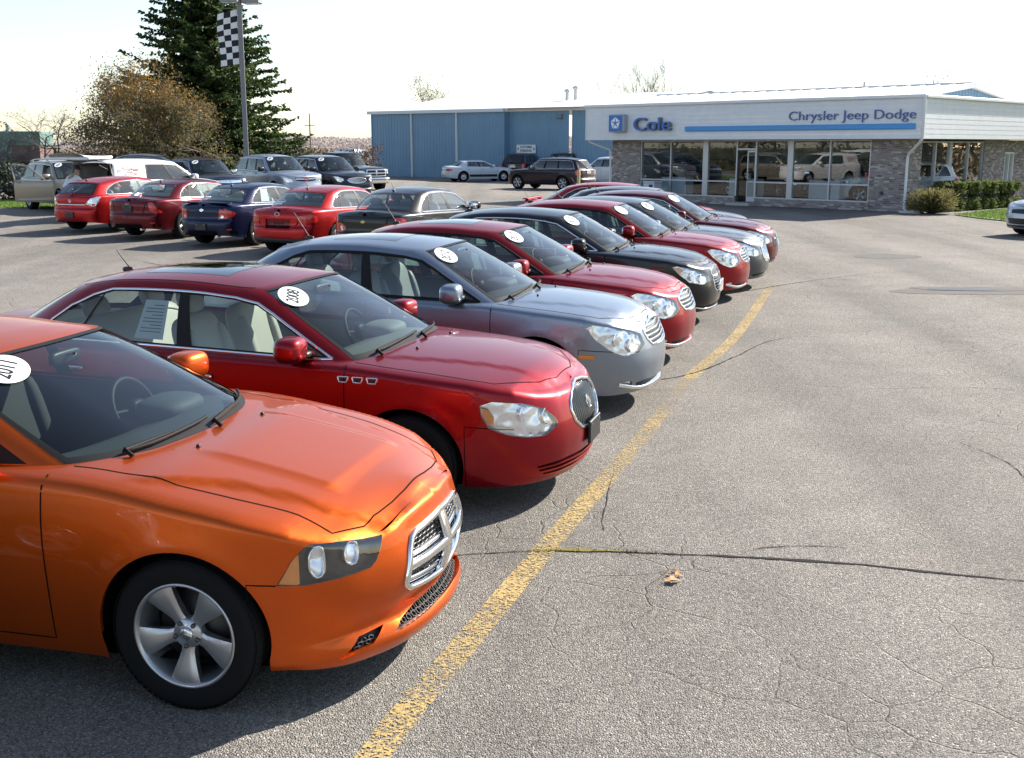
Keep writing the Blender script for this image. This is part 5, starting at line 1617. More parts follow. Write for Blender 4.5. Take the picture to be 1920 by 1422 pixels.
# brush and far woods
def scatter(name, label, cat, n, xr, yr, hfun, size, m, seed, group=None):
    r = np.random.default_rng(seed)
    x = r.uniform(*xr, n); y_ = r.uniform(*yr, n); h = hfun(x, r, n)
    z = r.beta(1.6, 1.3, n) * h
    C = np.stack([x, y_, z], 1); V, F = leaf_quads(C, size, r, .5)
    return tag(link(name, fast_mesh(name, V, F, m)), label, cat, group, 'stuff')
wob = lambda x, a: .5 + .5 * np.sin(x * a + 1.3) * np.sin(x * a * .37 + .4)
scatter('brush', 'tan and olive brush beyond the far edge of the lot', 'brush', 16000, (-60, 4), (122, 136), lambda x, r, n: 1.2 + 1.0 * wob(x, .33) + r.uniform(0, .5, n), .38, M_BRUSH, 31)
scatter('far_woods', 'purple-brown leafless woods along the horizon', 'woods', 42000, (-190, 60), (330, 380), lambda x, r, n: 2.4 + 2.6 * wob(x, .045) + .8 * wob(x, .31) + r.uniform(0, .6, n), .85, M_WOOD, 32)
scatter('undergrowth', 'dark leafless undergrowth behind the white minivan', 'undergrowth', 9000, (-30, -9), (74, 80), lambda x, r, n: 1.9 + 1.0 * wob(x, .5) + r.uniform(0, .4, n), .22, mat('undergrowth_dark', (.08, .06, .05), .9, fn=leaf_fn([(0, (.045, .032, .03)), (.7, (.10, .075, .06)), (1, (.18, .10, .05))])), 33)

# dark evergreen hedge and small building at the left edge
b = MB(); r = np.random.default_rng(40)
n = 9000; x = r.uniform(-29, -17.8, n); y_ = r.uniform(47, 49.4, n); z = r.uniform(.1, 1.65, n) * (1 - .12 * ((y_ - 48.2) / 1.2) ** 2)
V, F = leaf_quads(np.stack([x, y_, z + .15], 1), .20, r); tag(link('hedge', fast_mesh('hedge', V, F, mat('yew_leaves', (.02, .03, .015), .7, fn=leaf_fn([(0, (.010, .016, .009)), (.7, (.025, .036, .016)), (1, (.06, .07, .03))], .15)))), 'dark clipped evergreen hedge behind the tan crossover', 'hedge')
sm_ = empty('utility_building', (-36.2, 82.0, 0), radians(12), 'small flat-roofed building of green panels and brown brick at left', 'building')
M_TEAL = mat('green_panel', (.13, .24, .21), .6); M_BRB = mat('brown_brick', (.13, .085, .075), .9, fn=lambda n, b: n.links.new(N_(n, 'ShaderNodeTexBrick').outputs[0], b.inputs['Base Color']) if False else None)
wbox('wall', -2.3, 0, 0, 5, -.2, 2.45, M_TEAL, sm_); wbox('wall', 0, 1.9, -.02, 5, -.2, 2.45, M_BRB, sm_); wbox('fascia', -2.4, 2.0, -.12, 5.1, 2.45, 3.45, mat('green_fascia', (.10, .18, .155), .6), sm_)
for x in (-1.7, -.9): wbox('panel_joint', x - .03, x + .03, -.03, .0, 0, 2.4, mat('green_fascia', (.10, .18, .155), .6), sm_)
b = MB(); b.lathe([(.12, 3.2), (.12, 3.9), (.2, 3.95), (0, 4.1)], 10, 'z', (-.6, 2, 0)); b.build('roof_vent', M_ALUF, sm_)

# clipped arborvitae by the showroom's right wall and a juniper at the corner
def bush_cloud(C0, dims, n, size, r, e=.4):
    d = rnd_dirs(n, r); q = np.sign(d) * np.abs(d) ** e; q /= np.abs(q).max(axis=1)[:, None] ** .8
    k = r.uniform(.80, 1.03, n)[:, None]
    return np.asarray(C0) + q * k * np.asarray(dims) / 2
HG = [(17.05, 43.35, 1.05), (17.98, 44.15, 1.05), (19.0, 45.05, 1.02), (20.0, 45.95, 1.0)]
for i, (x, y_, h) in enumerate(HG):
    r = np.random.default_rng(50 + i); n = 5200
    sp_ = empty('arborvitae', (x, y_, 0), radians(45), ['clipped green arborvitae block nearest the tan juniper', 'second clipped arborvitae block from the juniper', 'third clipped arborvitae block from the juniper', 'clipped arborvitae block farthest from the juniper'][i], 'hedge', 'clipped arborvitae row by the right wall')
    V, F = leaf_quads(bush_cloud((0, 0, h / 2 + .04), (1.24, 1.15, h), n, .1, r, .35), .10, r, .5); link('crown', fast_mesh('hedge_crown', V, F, M_HEDGE), sp_)
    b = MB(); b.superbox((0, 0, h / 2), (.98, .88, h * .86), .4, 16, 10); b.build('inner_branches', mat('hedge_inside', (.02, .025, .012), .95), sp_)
    b = MB(); b.tube([(0, 0, 0), (0, 0, h * .6)], .05, 6); b.build('trunk', M_BARK, sp_)
r = np.random.default_rng(60); ju = empty('juniper_bush', (15.42, 41.15, 0), 0, 'spiky tan-green juniper bush at the brick corner', 'bush')
n = 1500; a = r.uniform(0, 2 * pi, n); el = r.uniform(.05, 1.5, n); L = r.uniform(.55, 1.0, n) * (1.12 - .35 * np.abs(el - .8))
d = np.stack([np.cos(a) * np.cos(el), np.sin(a) * np.cos(el), np.sin(el) * .92], 1); CC = []
for t in np.linspace(.35, 1.0, 9): CC.append(d * (L * t)[:, None] * [1.12, 1.12, .95] + [0, 0, .12])
C = np.concatenate(CC) + r.normal(0, .025, (len(CC) * n, 3)); D = np.tile(d, (9, 1)); e_ = np.cross(D, rnd_dirs(len(D), r)); e_ /= np.linalg.norm(e_, axis=1)[:, None]
V, F = quads(C, D * .06, e_ * .018); link('crown', fast_mesh('juniper', V, F, M_JUN), ju)
b = MB()
for k in range(40): b.tube([(0, 0, 0), d[k] * L[k] * .5, d[k] * L[k] * .9], [.02, .012, .005], 4)
b.build('branches', M_BARK, ju)

# lawns
def lawn(poly, z, n, seed, label):
    P = np.asarray(poly, float); b = MB(); b.add(np.column_stack([P, np.full(len(P), z)]), [tuple(range(len(P)))]); tag(b.build('lawn', mat('lawn_soil', (.10, .15, .03), .9)), kind='structure')
    r = np.random.default_rng(seed); lo, hi = P.min(0), P.max(0); G = r.uniform(lo, hi, (n * 3, 2)); G = G[inside(G, P)][:n]
    a = r.uniform(0, 2 * pi, len(G)); h = r.uniform(.03, .075, len(G)); w = .012
    V = np.empty((len(G), 3, 3)); V[:, 0] = np.column_stack([G[:, 0] - w * np.cos(a), G[:, 1] - w * np.sin(a), np.full(len(G), z)]); V[:, 1] = np.column_stack([G[:, 0] + w * np.cos(a), G[:, 1] + w * np.sin(a), np.full(len(G), z)])
    V[:, 2] = np.column_stack([G[:, 0] + r.normal(0, .025, len(G)), G[:, 1] + r.normal(0, .025, len(G)), z + h])
    tag(link('grass', fast_mesh('grass', V.reshape(-1, 3), np.arange(3 * len(G)).reshape(-1, 3), M_GRASS)), label, 'grass', kind='stuff')
lawn([(15.9, 40.35), (17.6, 42.2), (20.6, 45.2), (30, 54.5), (34, 46), (24, 38.5), (17.6, 35.6), (16.4, 36.5), (16.0, 38.3)], .03, 42000, 70, 'bright green lawn beside the clipped hedge at right')
lawn([(-30, 41.2), (-16.9, 41.2), (-17.3, 46.6), (-30, 47)], .22, 14000, 71, 'bright green lawn strip beside the tan crossover')

# light pole with flag
PX, PY = -12.2, 52.0
lp = empty('light_pole', (PX, PY, .2), 0, 'tall grey square light pole with box lamps', 'light pole')
M_POLE = mat('pole_grey', (.20, .20, .215), .5, .3)
b = MB(); b.box((0, 0, 4.25), (.20, .20, 8.5), 0, radians(20), .02); b.build('pole', M_POLE, lp)
b = MB(); b.box((0, 0, .06), (.5, .5, .12)); b.build('base', mat('concrete_step', (.42, .41, .39), .9), lp)
for dx, dy in ((-.35, -.15), (.55, .1)):
    b = MB(); b.box((dx, dy, 8.62), (.80, .60, .30), 0, radians(-8), .03); b.box((dx, dy, 8.465), (.66, .46, .02), 1, radians(-8)); b.build('lamp_head', [mat('lamp_head_grey', (.25, .24, .25), .5), M_BOWL], lp)
fl = empty('checkered_flag', (PX - .12, PY - .02, .2), radians(6), 'black and white checkered flag hanging from the light pole', 'flag')
nx, nz = 3, 9; sub = 6; FW_, FH_ = .86, 2.36; b = MB(); V = []
for j in range(nz * sub + 1):
    for i in range(nx * sub + 1):
        u, v = i / (nx * sub), j / (nz * sub)
        V.append((-u * FW_ * (1 + .06 * sin(v * 5)), .09 * sin(u * 7 + v * 2.2) * u + .05 * sin(v * 9 + u * 3) * u, 8.22 - v * FH_ - .22 * u * (1 - .6 * v) - .03 * sin(v * 8) * u))
W_ = nx * sub + 1
for j in range(nz * sub):
    for i in range(nx * sub):
        b.add([V[j * W_ + i], V[j * W_ + i + 1], V[(j + 1) * W_ + i + 1], V[(j + 1) * W_ + i]], [(0, 1, 2, 3)], (i // sub + j // sub) % 2, True)
b.build('cloth', [mat('flag_white', (.78, .78, .79), .8), mat('flag_black', (.015, .015, .02), .8)], fl)
for z in (8.25, 5.82):
    b = MB(); b.tube([(.1, 0, z), (-.90 if z > 7 else -.06, 0, z + (.0))], .012, 6); b.build('flag_bracket', M_POLE, fl)
up_ = empty('utility_pole', (-40.0, 225, 0), 0, 'thin distant utility pole with one crossarm above the brush', 'utility pole')
b = MB(); b.tube([(0, 0, 0), (0, 0, 8.6)], [.16, .11], 8); b.build('pole', M_TWIG, up_)
b = MB(); b.box((0, 0, 6.3), (2.0, .12, .14)); b.build('crossarm', M_TWIG, up_)

# unseen surroundings that glass and paint mirror: trees across the road
for i, (x, y_, h) in enumerate([(38, 52, 9), (47, 55, 11), (-58, 33, 8), (-72, 22, 12), (-70, 40, 10), (-82, 30, 12), (-66, 8, 11), (-78, 52, 9), (2, -48, 12), (-88, 14, 12)]):
    broad_tree('street_tree', (x, y_, 0), h, 80 + i, 'leafy autumn tree outside the view, ' + ['right of the lawn and showroom', 'far right of the showroom', 'left of the lot, nearest', 'left of the lot, tall', 'left of the lot behind the hedge', 'left of the lot, tall and far', 'left of the lot near the road', 'far left beyond the small building', 'straight behind the camera', 'farthest left by the road'][i], M_OCH if i < 2 else M_OLI, 2600, .45, 4, .6, .12, .3, .18, group='autumn trees behind the camera')

# ---------------------------------------------------------------- the person leaning into the minivan
def skinned(name, V, E, R, m, parent, sub=2):
    me = bpy.data.meshes.new(name); me.from_pydata(V, E, [])
    o = bpy.data.objects.new(name, me); COL.objects.link(o)
    md = o.modifiers.new('skin', 'SKIN'); md.use_smooth_shade = True
    for i, r_ in enumerate(R): me.skin_vertices[0].data[i].radius = (r_, r_) if np.isscalar(r_) else r_
    me.skin_vertices[0].data[0].use_root = True
    s2 = o.modifiers.new('sub', 'SUBSURF'); s2.levels = sub; s2.render_levels = sub
    dg = bpy.context.evaluated_depsgraph_get(); ne = bpy.data.meshes.new_from_object(o.evaluated_get(dg))
    bpy.data.objects.remove(o); ne.name = name; ne.materials.clear(); ne.materials.append(m)
    return link(name, ne, parent)
def person():
    root = empty('person', PERS, radians(90 - 27), 'person in white shirt and blue jeans leaning into the raised tailgate', 'person')
    # x forward (towards the van), z up; bent at the hips about 50 degrees
    hip = (0, 0, .92); ch = (.33, 0, 1.27); nk = (.44, 0, 1.42); hd = (.54, 0, 1.53)
    V = [hip, (.16, 0, 1.10), ch, nk, hd, (.58, 0, 1.62)]; E = [(0, 1), (1, 2), (2, 3), (3, 4), (4, 5)]; R = [(.15, .12), (.14, .11), (.17, .12), .055, .092, .07]
    def limb(start, pts, rad):
        k = start
        for p_, r_ in zip(pts, rad): V.append(p_); R.append(r_); E.append((k, len(V) - 1)); k = len(V) - 1
        return k
    for s_ in (1, -1):
        limb(0, [(0, s_ * .10, .86), (.05, s_ * .11, .48), (-.02, s_ * .11, .10), (.10, s_ * .12, .045)], [.10, .065, .042, .04])
        h = limb(2, [(.38, s_ * .20, 1.30), (.52, s_ * .24, 1.08), (.74, s_ * .18, 1.06), (.83, s_ * .16, 1.06)], [.06, .045, .032, .036])
        for j in range(4): limb(h, [(.87, s_ * (.13 + .02 * j), 1.06 + .002 * j), (.915 - .008 * abs(j - 1.5), s_ * (.125 + .022 * j), 1.045)], [.010, .008])
        limb(h, [(.84, s_ * .115, 1.05), (.875, s_ * .10, 1.04)], [.011, .009])
    skinned('body', V, E, R, mat('skin', (.42, .25, .17), .55), root)
    V2 = [(.02, 0, .95), (.16, 0, 1.10), ch, (.42, 0, 1.39)]; E2 = [(0, 1), (1, 2), (2, 3)]; R2 = [(.17, .14), (.16, .135), (.19, .14), .075]
    for s_ in (1, -1):
        b0 = len(V2); V2 += [(.38, s_ * .20, 1.30), (.48, s_ * .235, 1.14)]; R2 += [.078, .066]; E2 += [(2, b0), (b0, b0 + 1)]
    skinned('shirt', V2, E2, R2, mat('shirt_white', (.72, .72, .76), .8), root)
    V3 = [(0, 0, .93)]; E3 = []; R3 = [(.165, .135)]
    for s_ in (1, -1):
        b0 = len(V3); V3 += [(0, s_ * .10, .85), (.05, s_ * .11, .48), (-.02, s_ * .11, .12)]; R3 += [.115, .08, .06]; E3 += [(0, b0), (b0, b0 + 1), (b0 + 1, b0 + 2)]
    skinned('jeans', V3, E3, R3, mat('denim', (.05, .075, .14), .85), root)
    m = MB(); m.superbox((.555, 0, 1.60), (.20, .19, .17), .9, 16, 10); m.build('hair', mat('hair_dark', (.02, .014, .01), .6), root)
    for s_ in (1, -1):
        m = MB(); m.superbox((.06, s_ * .12, .05), (.28, .10, .09), .6, 14, 8); m.build('shoe', M_BLACK, root)
PERS = (-13.92, 35.02, .16)
person()

scatter('brush', 'unseen olive brush added left of the lot for the glass to mirror', 'brush', 14000, (-62, -54), (-25, 62), lambda x, r, n: 1.7 + r.uniform(0, .9, n), .45, mat('grey_green_leaves', (.1, .1, .07), .8, fn=leaf_fn([(0, (.05, .06, .04)), (.6, (.10, .115, .075)), (1, (.16, .16, .11))])), 35)  # unseen row added to cover bare field in the showroom glass
scatter('brush', 'unseen yellowing brush added right of the lawn for the side windows to mirror', 'brush', 9000, (40, 48), (38, 75), lambda x, r, n: 3.4 + r.uniform(0, 1.8, n), .5, M_OCH, 36)  # added out of view to fill the side window reflections
# ---------------------------------------------------------------- body shapes
def charger_hood(x, y, t):
    yr = np.interp(x, [1.1, 1.26, 1.56, 1.8, 2.04, 2.2], [.86, .81, .655, .61, .575, .49])
    a = .022 * sstep(yr + .032, yr - .032, y) * sstep(1.1, 1.4, x) * sstep(2.31, 2.25, x)
    b = .013 * sstep(.44, .39, y) * sstep(2.03, 1.96, x) * sstep(1.2, 1.5, x)
    return a + b

def sedan_hood(x, y, t):
    yr = np.interp(x, [1.2, 2.3], [.60, .34])
    return .010 * sstep(yr + .05, yr - .015, y) * sstep(1.05, 1.35, x) * sstep(2.36, 2.15, x)

def scaled(base, sx=1, sy=1, sz=1, **over):
    k = dict(base)
    P2 = lambda L: [(x * sx, z * sz) for x, z in L]
    for n in ('ztop', 'zbot', 'zc', 'zroof'): k[n] = P2(k[n])
    for n in ('side', 'front', 'rear'): k[n] = [(z * sz, d) for z, d in k[n]]
    k['plan'] = [(x * sx, y * sy) for x, y in k['plan']]
    k['B'] = [(x * sx, None if y is None else y * sy) for x, y in k['B']]
    k['T'] = [(x * sx, y * sy, z * sz) for x, y, z in k['T']]
    k['doors'] = {n: (d[0] * sx, d[1] * sx, d[2] * sz) + (((d[3][0] * sx, d[3][1] * sz),) if len(d) > 3 else ()) for n, d in k['doors'].items()}
    k['axf'] *= sx; k['axr'] *= sx; k['handle_z'] *= sz; k['seat_x'] *= sx; k['seat_z'] *= sz
    for n in ('bump_f', 'bump_r'): k[n] = ((k[n][0][0] * sx, k[n][0][1] * sz), (k[n][1][0] * sy, k[n][1][1] * sz))
    for n in ('hood', 'trunk'):
        if k.get(n) is not None: k[n] = [(x * sx, y * sy) for x, y in k[n]]
    k['lamps'] = [(l, [(u * sy, z * sz) for u, z in p]) for l, p in k['lamps']]
    k['reflectors'] = [(r[0] * sy, r[1] * sz) + tuple(r[2:]) for r in k.get('reflectors', [])]
    k.update(over)
    return k

WIN_SEDAN = [('frit', [(-.1, 0), (2.0, 0), (2.0, .99), (-.1, .99)]), ('ws', [(-.1, .06), (1.90, .06), (1.955, .965), (-.1, .965)]),
             ('dlo', [(2.50, .03), (6.0, .03), (6.2, .10), (6.25, .35), (6.05, .62), (5.6, .80), (5.1, .88), (3.7, .885), (3.25, .87), (2.95, .81), (2.76, .66), (2.62, .40)]),
             ('win_front', [(2.64, .075), (3.93, .075), (3.93, .84), (3.6, .845), (3.25, .825), (3.03, .765), (2.87, .63), (2.73, .38)]),
             ('win_rear', [(4.07, .075), (5.22, .075), (5.22, .80), (5.0, .84), (4.07, .84)]),
             ('win_quarter', [(5.28, .075), (5.95, .075), (6.12, .14), (6.15, .34), (5.95, .58), (5.55, .74), (5.28, .79)]),
             ('bl', [(7.1, .08), (9.2, .08), (9.2, .93), (7.1, .93)])]

SEDAN = dict(
    axf=1.50, axr=-1.436, R=.335, tyre_w=.22, arch=.055, step=.055, seat_x=-.05, seat_z=.50, handle_z=.83,
    plan=[(2.56, 0), (2.545, .22), (2.49, .45), (2.37, .66), (2.2, .80), (1.95, .885), (1.6, .925), (.5, .935), (-.8, .935), (-1.5, .925), (-2.0, .89), (-2.3, .82), (-2.47, .66), (-2.55, .40), (-2.58, 0)],
    side=[(.15, -.085), (.24, -.055), (.34, -.035), (.52, -.012), (.68, 0), (.78, 0), (.9, -.014), (1.0, -.03), (1.1, -.045)],
    front=[(.15, -.13), (.22, -.05), (.32, -.012), (.46, 0), (.55, -.012), (.66, -.045), (.74, -.085), (.80, -.14), (.86, -.20)],
    rear=[(.2, -.12), (.3, -.03), (.5, 0), (.6, -.01), (.64, -.04), (.9, -.06), (1.05, -.11)],
    ztop=[(2.56, .775), (2.4, .795), (2.2, .835), (1.9, .88), (1.5, .915), (.95, .955), (0, .975), (-1.2, 1.0), (-2.1, 1.0), (-2.58, .97)],
    zbot=[(2.56, .20), (2.1, .185), (1.1, .19), (-1.1, .19), (-2.0, .23), (-2.58, .30)],
    zc=[(2.56, .78), (2.42, .79), (2.30, .85), (2.1, .905), (1.7, .96), (1.3, .99), (.95, 1.015), (0, 1.03), (-1.6, 1.06), (-2.3, 1.055), (-2.58, .99)],
    B=[(1.24, 0), (1.21, .38), (1.06, .76), (.80, None), (-.22, None), (-1.05, None), (-1.42, None), (-1.74, .70), (-1.97, .36), (-2.02, 0)],
    T=[(.38, 0, 1.415), (.365, .31, 1.41), (.29, .58, 1.385), (.17, .625, 1.38), (-.30, .635, 1.41), (-.85, .63, 1.405), (-1.1, .61, 1.375), (-1.25, .565, 1.35), (-1.37, .31, 1.365), (-1.40, 0, 1.37)],
    zroof=[(.38, 1.415), (.12, 1.45), (-.35, 1.475), (-.9, 1.455), (-1.40, 1.37)],
    bump_f=((1.90, .60), (.90, .58)), bump_r=((-1.84, .62), (.9, .63)),
    doors=dict(door_front=(1.06, -.20, .30), door_rear=(-.20, -1.26, .30, (.26, .60))),
    lamps=[('hl', [(.42, .60), (.66, .585), (.82, .60), (1.02, .70), (1.08, .765), (.95, .775), (.72, .745), (.50, .69), (.42, .65)]),
           ('r:tl', [(.50, .70), (.78, .69), (1.05, .70), (1.05, .90), (.70, .91), (.50, .88)]),
           ('trunk_dummy', [(-9, -9), (-9.1, -9), (-9.1, -9.1)])][:2],
    reflectors=[(.62, .645, .06), (.82, .67, .055)],
    hood=[(2.36, -.05), (2.36, 0), (2.345, .2), (2.28, .42), (2.16, .62), (2.06, .74), (1.92, .785), (1.7, .80), (1.3, .805), (1.09, .80), (.4, .80), (.4, -.05)],
    trunk=[(-2.02, -.05), (-2.02, 0), (-1.98, .36), (-1.80, .66), (-2.1, .68), (-2.62, .66), (-2.62, -.05)],
    windows=WIN_SEDAN, shoulder=.05, hoodfn=sedan_hood)

SUV = dict(
    axf=1.55, axr=-1.40, R=.37, tyre_w=.25, arch=.06, step=.09, seat_x=.0, seat_z=.78, handle_z=1.02, inset=.03,
    plan=[(2.5, 0), (2.48, .3), (2.42, .58), (2.27, .80), (2.0, .92), (1.6, .965), (.5, .98), (-1.2, .98), (-1.8, .97), (-2.2, .93), (-2.42, .82), (-2.5, .5), (-2.52, 0)],
    side=[(.2, -.10), (.32, -.05), (.45, -.03), (.62, -.01), (.8, 0), (.95, -.002), (1.05, -.02), (1.2, -.05)],
    front=[(.2, -.12), (.3, -.04), (.42, -.0), (.58, 0), (.7, -.03), (.85, -.05), (.97, -.08), (1.05, -.14)],
    rear=[(.25, -.10), (.4, 0), (.6, 0), (.66, -.04), (.9, -.05), (1.15, -.09)],
    ztop=[(2.5, .97), (2.3, .98), (2.0, 1.02), (1.5, 1.06), (.95, 1.09), (0, 1.10), (-1.3, 1.12), (-2.52, 1.12)],
    zbot=[(2.5, .26), (2.0, .25), (1.1, .28), (-1.1, .28), (-2.0, .3), (-2.52, .36)],
    zc=[(2.5, .975), (2.37, .985), (2.25, 1.035), (2.0, 1.09), (1.5, 1.13), (1.1, 1.16), (0, 1.17), (-2.52, 1.13)],
    B=[(1.30, 0), (1.24, .38), (.98, .78), (.70, None), (-.15, None), (-1.05, None), (-1.85, None), (-2.22, .85), (-2.38, .5), (-2.41, 0)],
    T=[(.45, 0, 1.66), (.42, .34, 1.655), (.28, .63, 1.635), (.16, .68, 1.63), (-.25, .71, 1.66), (-1.0, .71, 1.66), (-1.7, .69, 1.63), (-1.95, .62, 1.60), (-2.06, .38, 1.62), (-2.08, 0, 1.625)],
    zroof=[(.45, 1.66), (.15, 1.70), (-.4, 1.735), (-1.2, 1.735), (-2.08, 1.625)],
    bump_f=((1.99, .70), (.92, .70)), bump_r=((-1.84, .70), (.9, .70)),
    doors=dict(door_front=(1.08, -.15, .36), door_rear=(-.15, -1.15, .36, (.26, .70))),
    lamps=[('hl', [(.52, .76), (.80, .73), (1.02, .80), (1.12, .90), (1.0, .93), (.62, .87)]),
           ('r:tl', [(.72, .80), (.98, .78), (1.10, .82), (1.08, 1.07), (.74, 1.07)])],
    reflectors=[(.70, .81, .06), (.9, .83, .05)],
    hood=[(2.30, -.05), (2.30, 0), (2.28, .3), (2.20, .55), (2.06, .78), (1.88, .85), (1.3, .86), (1.0, .84), (.4, .84), (.4, -.05)],
    trunk=None,
    windows=[('frit', [(-.1, 0), (2.0, 0), (2.0, .99), (-.1, .99)]), ('ws', [(-.1, .06), (1.90, .06), (1.955, .965), (-.1, .965)]),
             ('dlo', [(2.62, .03), (6.55, .03), (6.5, .75), (6.2, .86), (2.72, .87)]),
             ('win_front', [(2.72, .075), (3.93, .075), (3.93, .83), (2.80, .83)]),
             ('win_rear', [(4.07, .075), (4.95, .075), (4.95, .83), (4.07, .83)]),
             ('win_quarter', [(5.07, .075), (6.45, .075), (6.4, .70), (6.15, .82), (5.07, .83)]),
             ('bl', [(7.3, .12), (9.2, .12), (9.2, .9), (7.3, .9)])], shoulder=.06)

def grille_bars(root, sh, poly, n, vertical, mt, w=.012, h=.012, off=-.02):
    """slats following the front surface inside a half outline (u,z)"""
    P = np.asarray(poly, float); m = MB(); nb = sh.pb.normal
    lo, hi = P.min(0), P.max(0)
    for i in range(n):
        t = (i + .5) / n
        if vertical:
            u = lo[0] + (hi[0] - lo[0]) * t
            zz = np.linspace(lo[1], hi[1], 40); L = np.stack([np.full(40, u), zz], 1)
        else:
            z = lo[1] + (hi[1] - lo[1]) * t
            uu = np.linspace(lo[0], hi[0], 40); L = np.stack([uu, np.full(40, z)], 1)
        L = L[inside(L, P)]
        if len(L) < 3: continue
        for sd in (1, -1): strip(m, sh.band, nb, L[::3] if len(L) > 8 else L, w, off, sd, 0, False, h)
    return m.build('grille_bar', mt, root)

def frame_bar(m, sh, poly, w, off, h, mat_=0, closed=True):
    for sd in (1, -1): strip(m, sh.band, sh.pb.normal, resample(poly, .03, closed), w, off, sd, mat_, closed, h)

def emblem(root, sh, u, z, r, mt, kind='ring', rear=False, off=.004):
    U = np.array([[sh.sL - u if rear else u, z]]); p = sh.band(U)[0]; n = sh.pb.normal(U)[0]
    p = p * [1, 0 if u < .01 else 1, 1]; n = n * [1, 0 if u < .01 else 1, 1]; n /= np.linalg.norm(n)
    e1 = np.cross([0, 0, 1.0], n); e1 /= np.linalg.norm(e1); e2 = np.cross(n, e1)
    m = MB()
    if kind == 'ring':
        a = np.linspace(0, 2 * pi, 25)
        m.tube([p + n * off + r * (cos(t) * e1 + sin(t) * e2) for t in a], r * .10, 6, cap=False)
        for k in (-.4, 0, .4):
            m.tube([p + n * off + r * ((k - .28) * e1 + .75 * e2), p + n * (off + r * .12) + r * (k * e1), p + n * off + r * ((k + .28) * e1 - .75 * e2)], r * .11, 5)
    elif kind == 'bowtie':
        for q in ([(-1, -.28), (1, -.28), (1.15, .28), (-.85, .28)], [(-.38, -.62), (.38, -.62), (.45, .62), (-.31, .62)]):
            V = [p + n * (off + o_) + r * (x * e1 + y * e2) for o_ in (0, .006) for x, y in q]
            m.add(V, [(4, 5, 6, 7), (0, 1, 5, 4), (1, 2, 6, 5), (2, 3, 7, 6), (3, 0, 4, 7)])
    else:
        a = np.linspace(0, 2 * pi, 25)
        m.tube([p + n * off + r * (1.5 * cos(t) * e1 + sin(t) * e2) for t in a], r * .16, 6, cap=False)
        m.tube([p + n * off + r * e1 * k for k in (-1, 1)], r * .14, 5)
    return m.build('emblem', mt, root)

def plate(root, sh, z, mt, rear=False, w=.31, h=.16, txt=None):
    x = sh.band(np.array([[sh.sL - .02 if rear else .02, z]]))[0, 0]
    m = MB(); m.box((x + (-.012 if rear else .014), 0, z), (.022, w, h), 0, 0, .006)
    for sg in (-1, 1): m.box((x + (-.025 if rear else .027), sg * w * .36, z + h * .32), (.006, .014, .014), 1)
    return m.build('plate_holder', [mt, M_CHR], root)

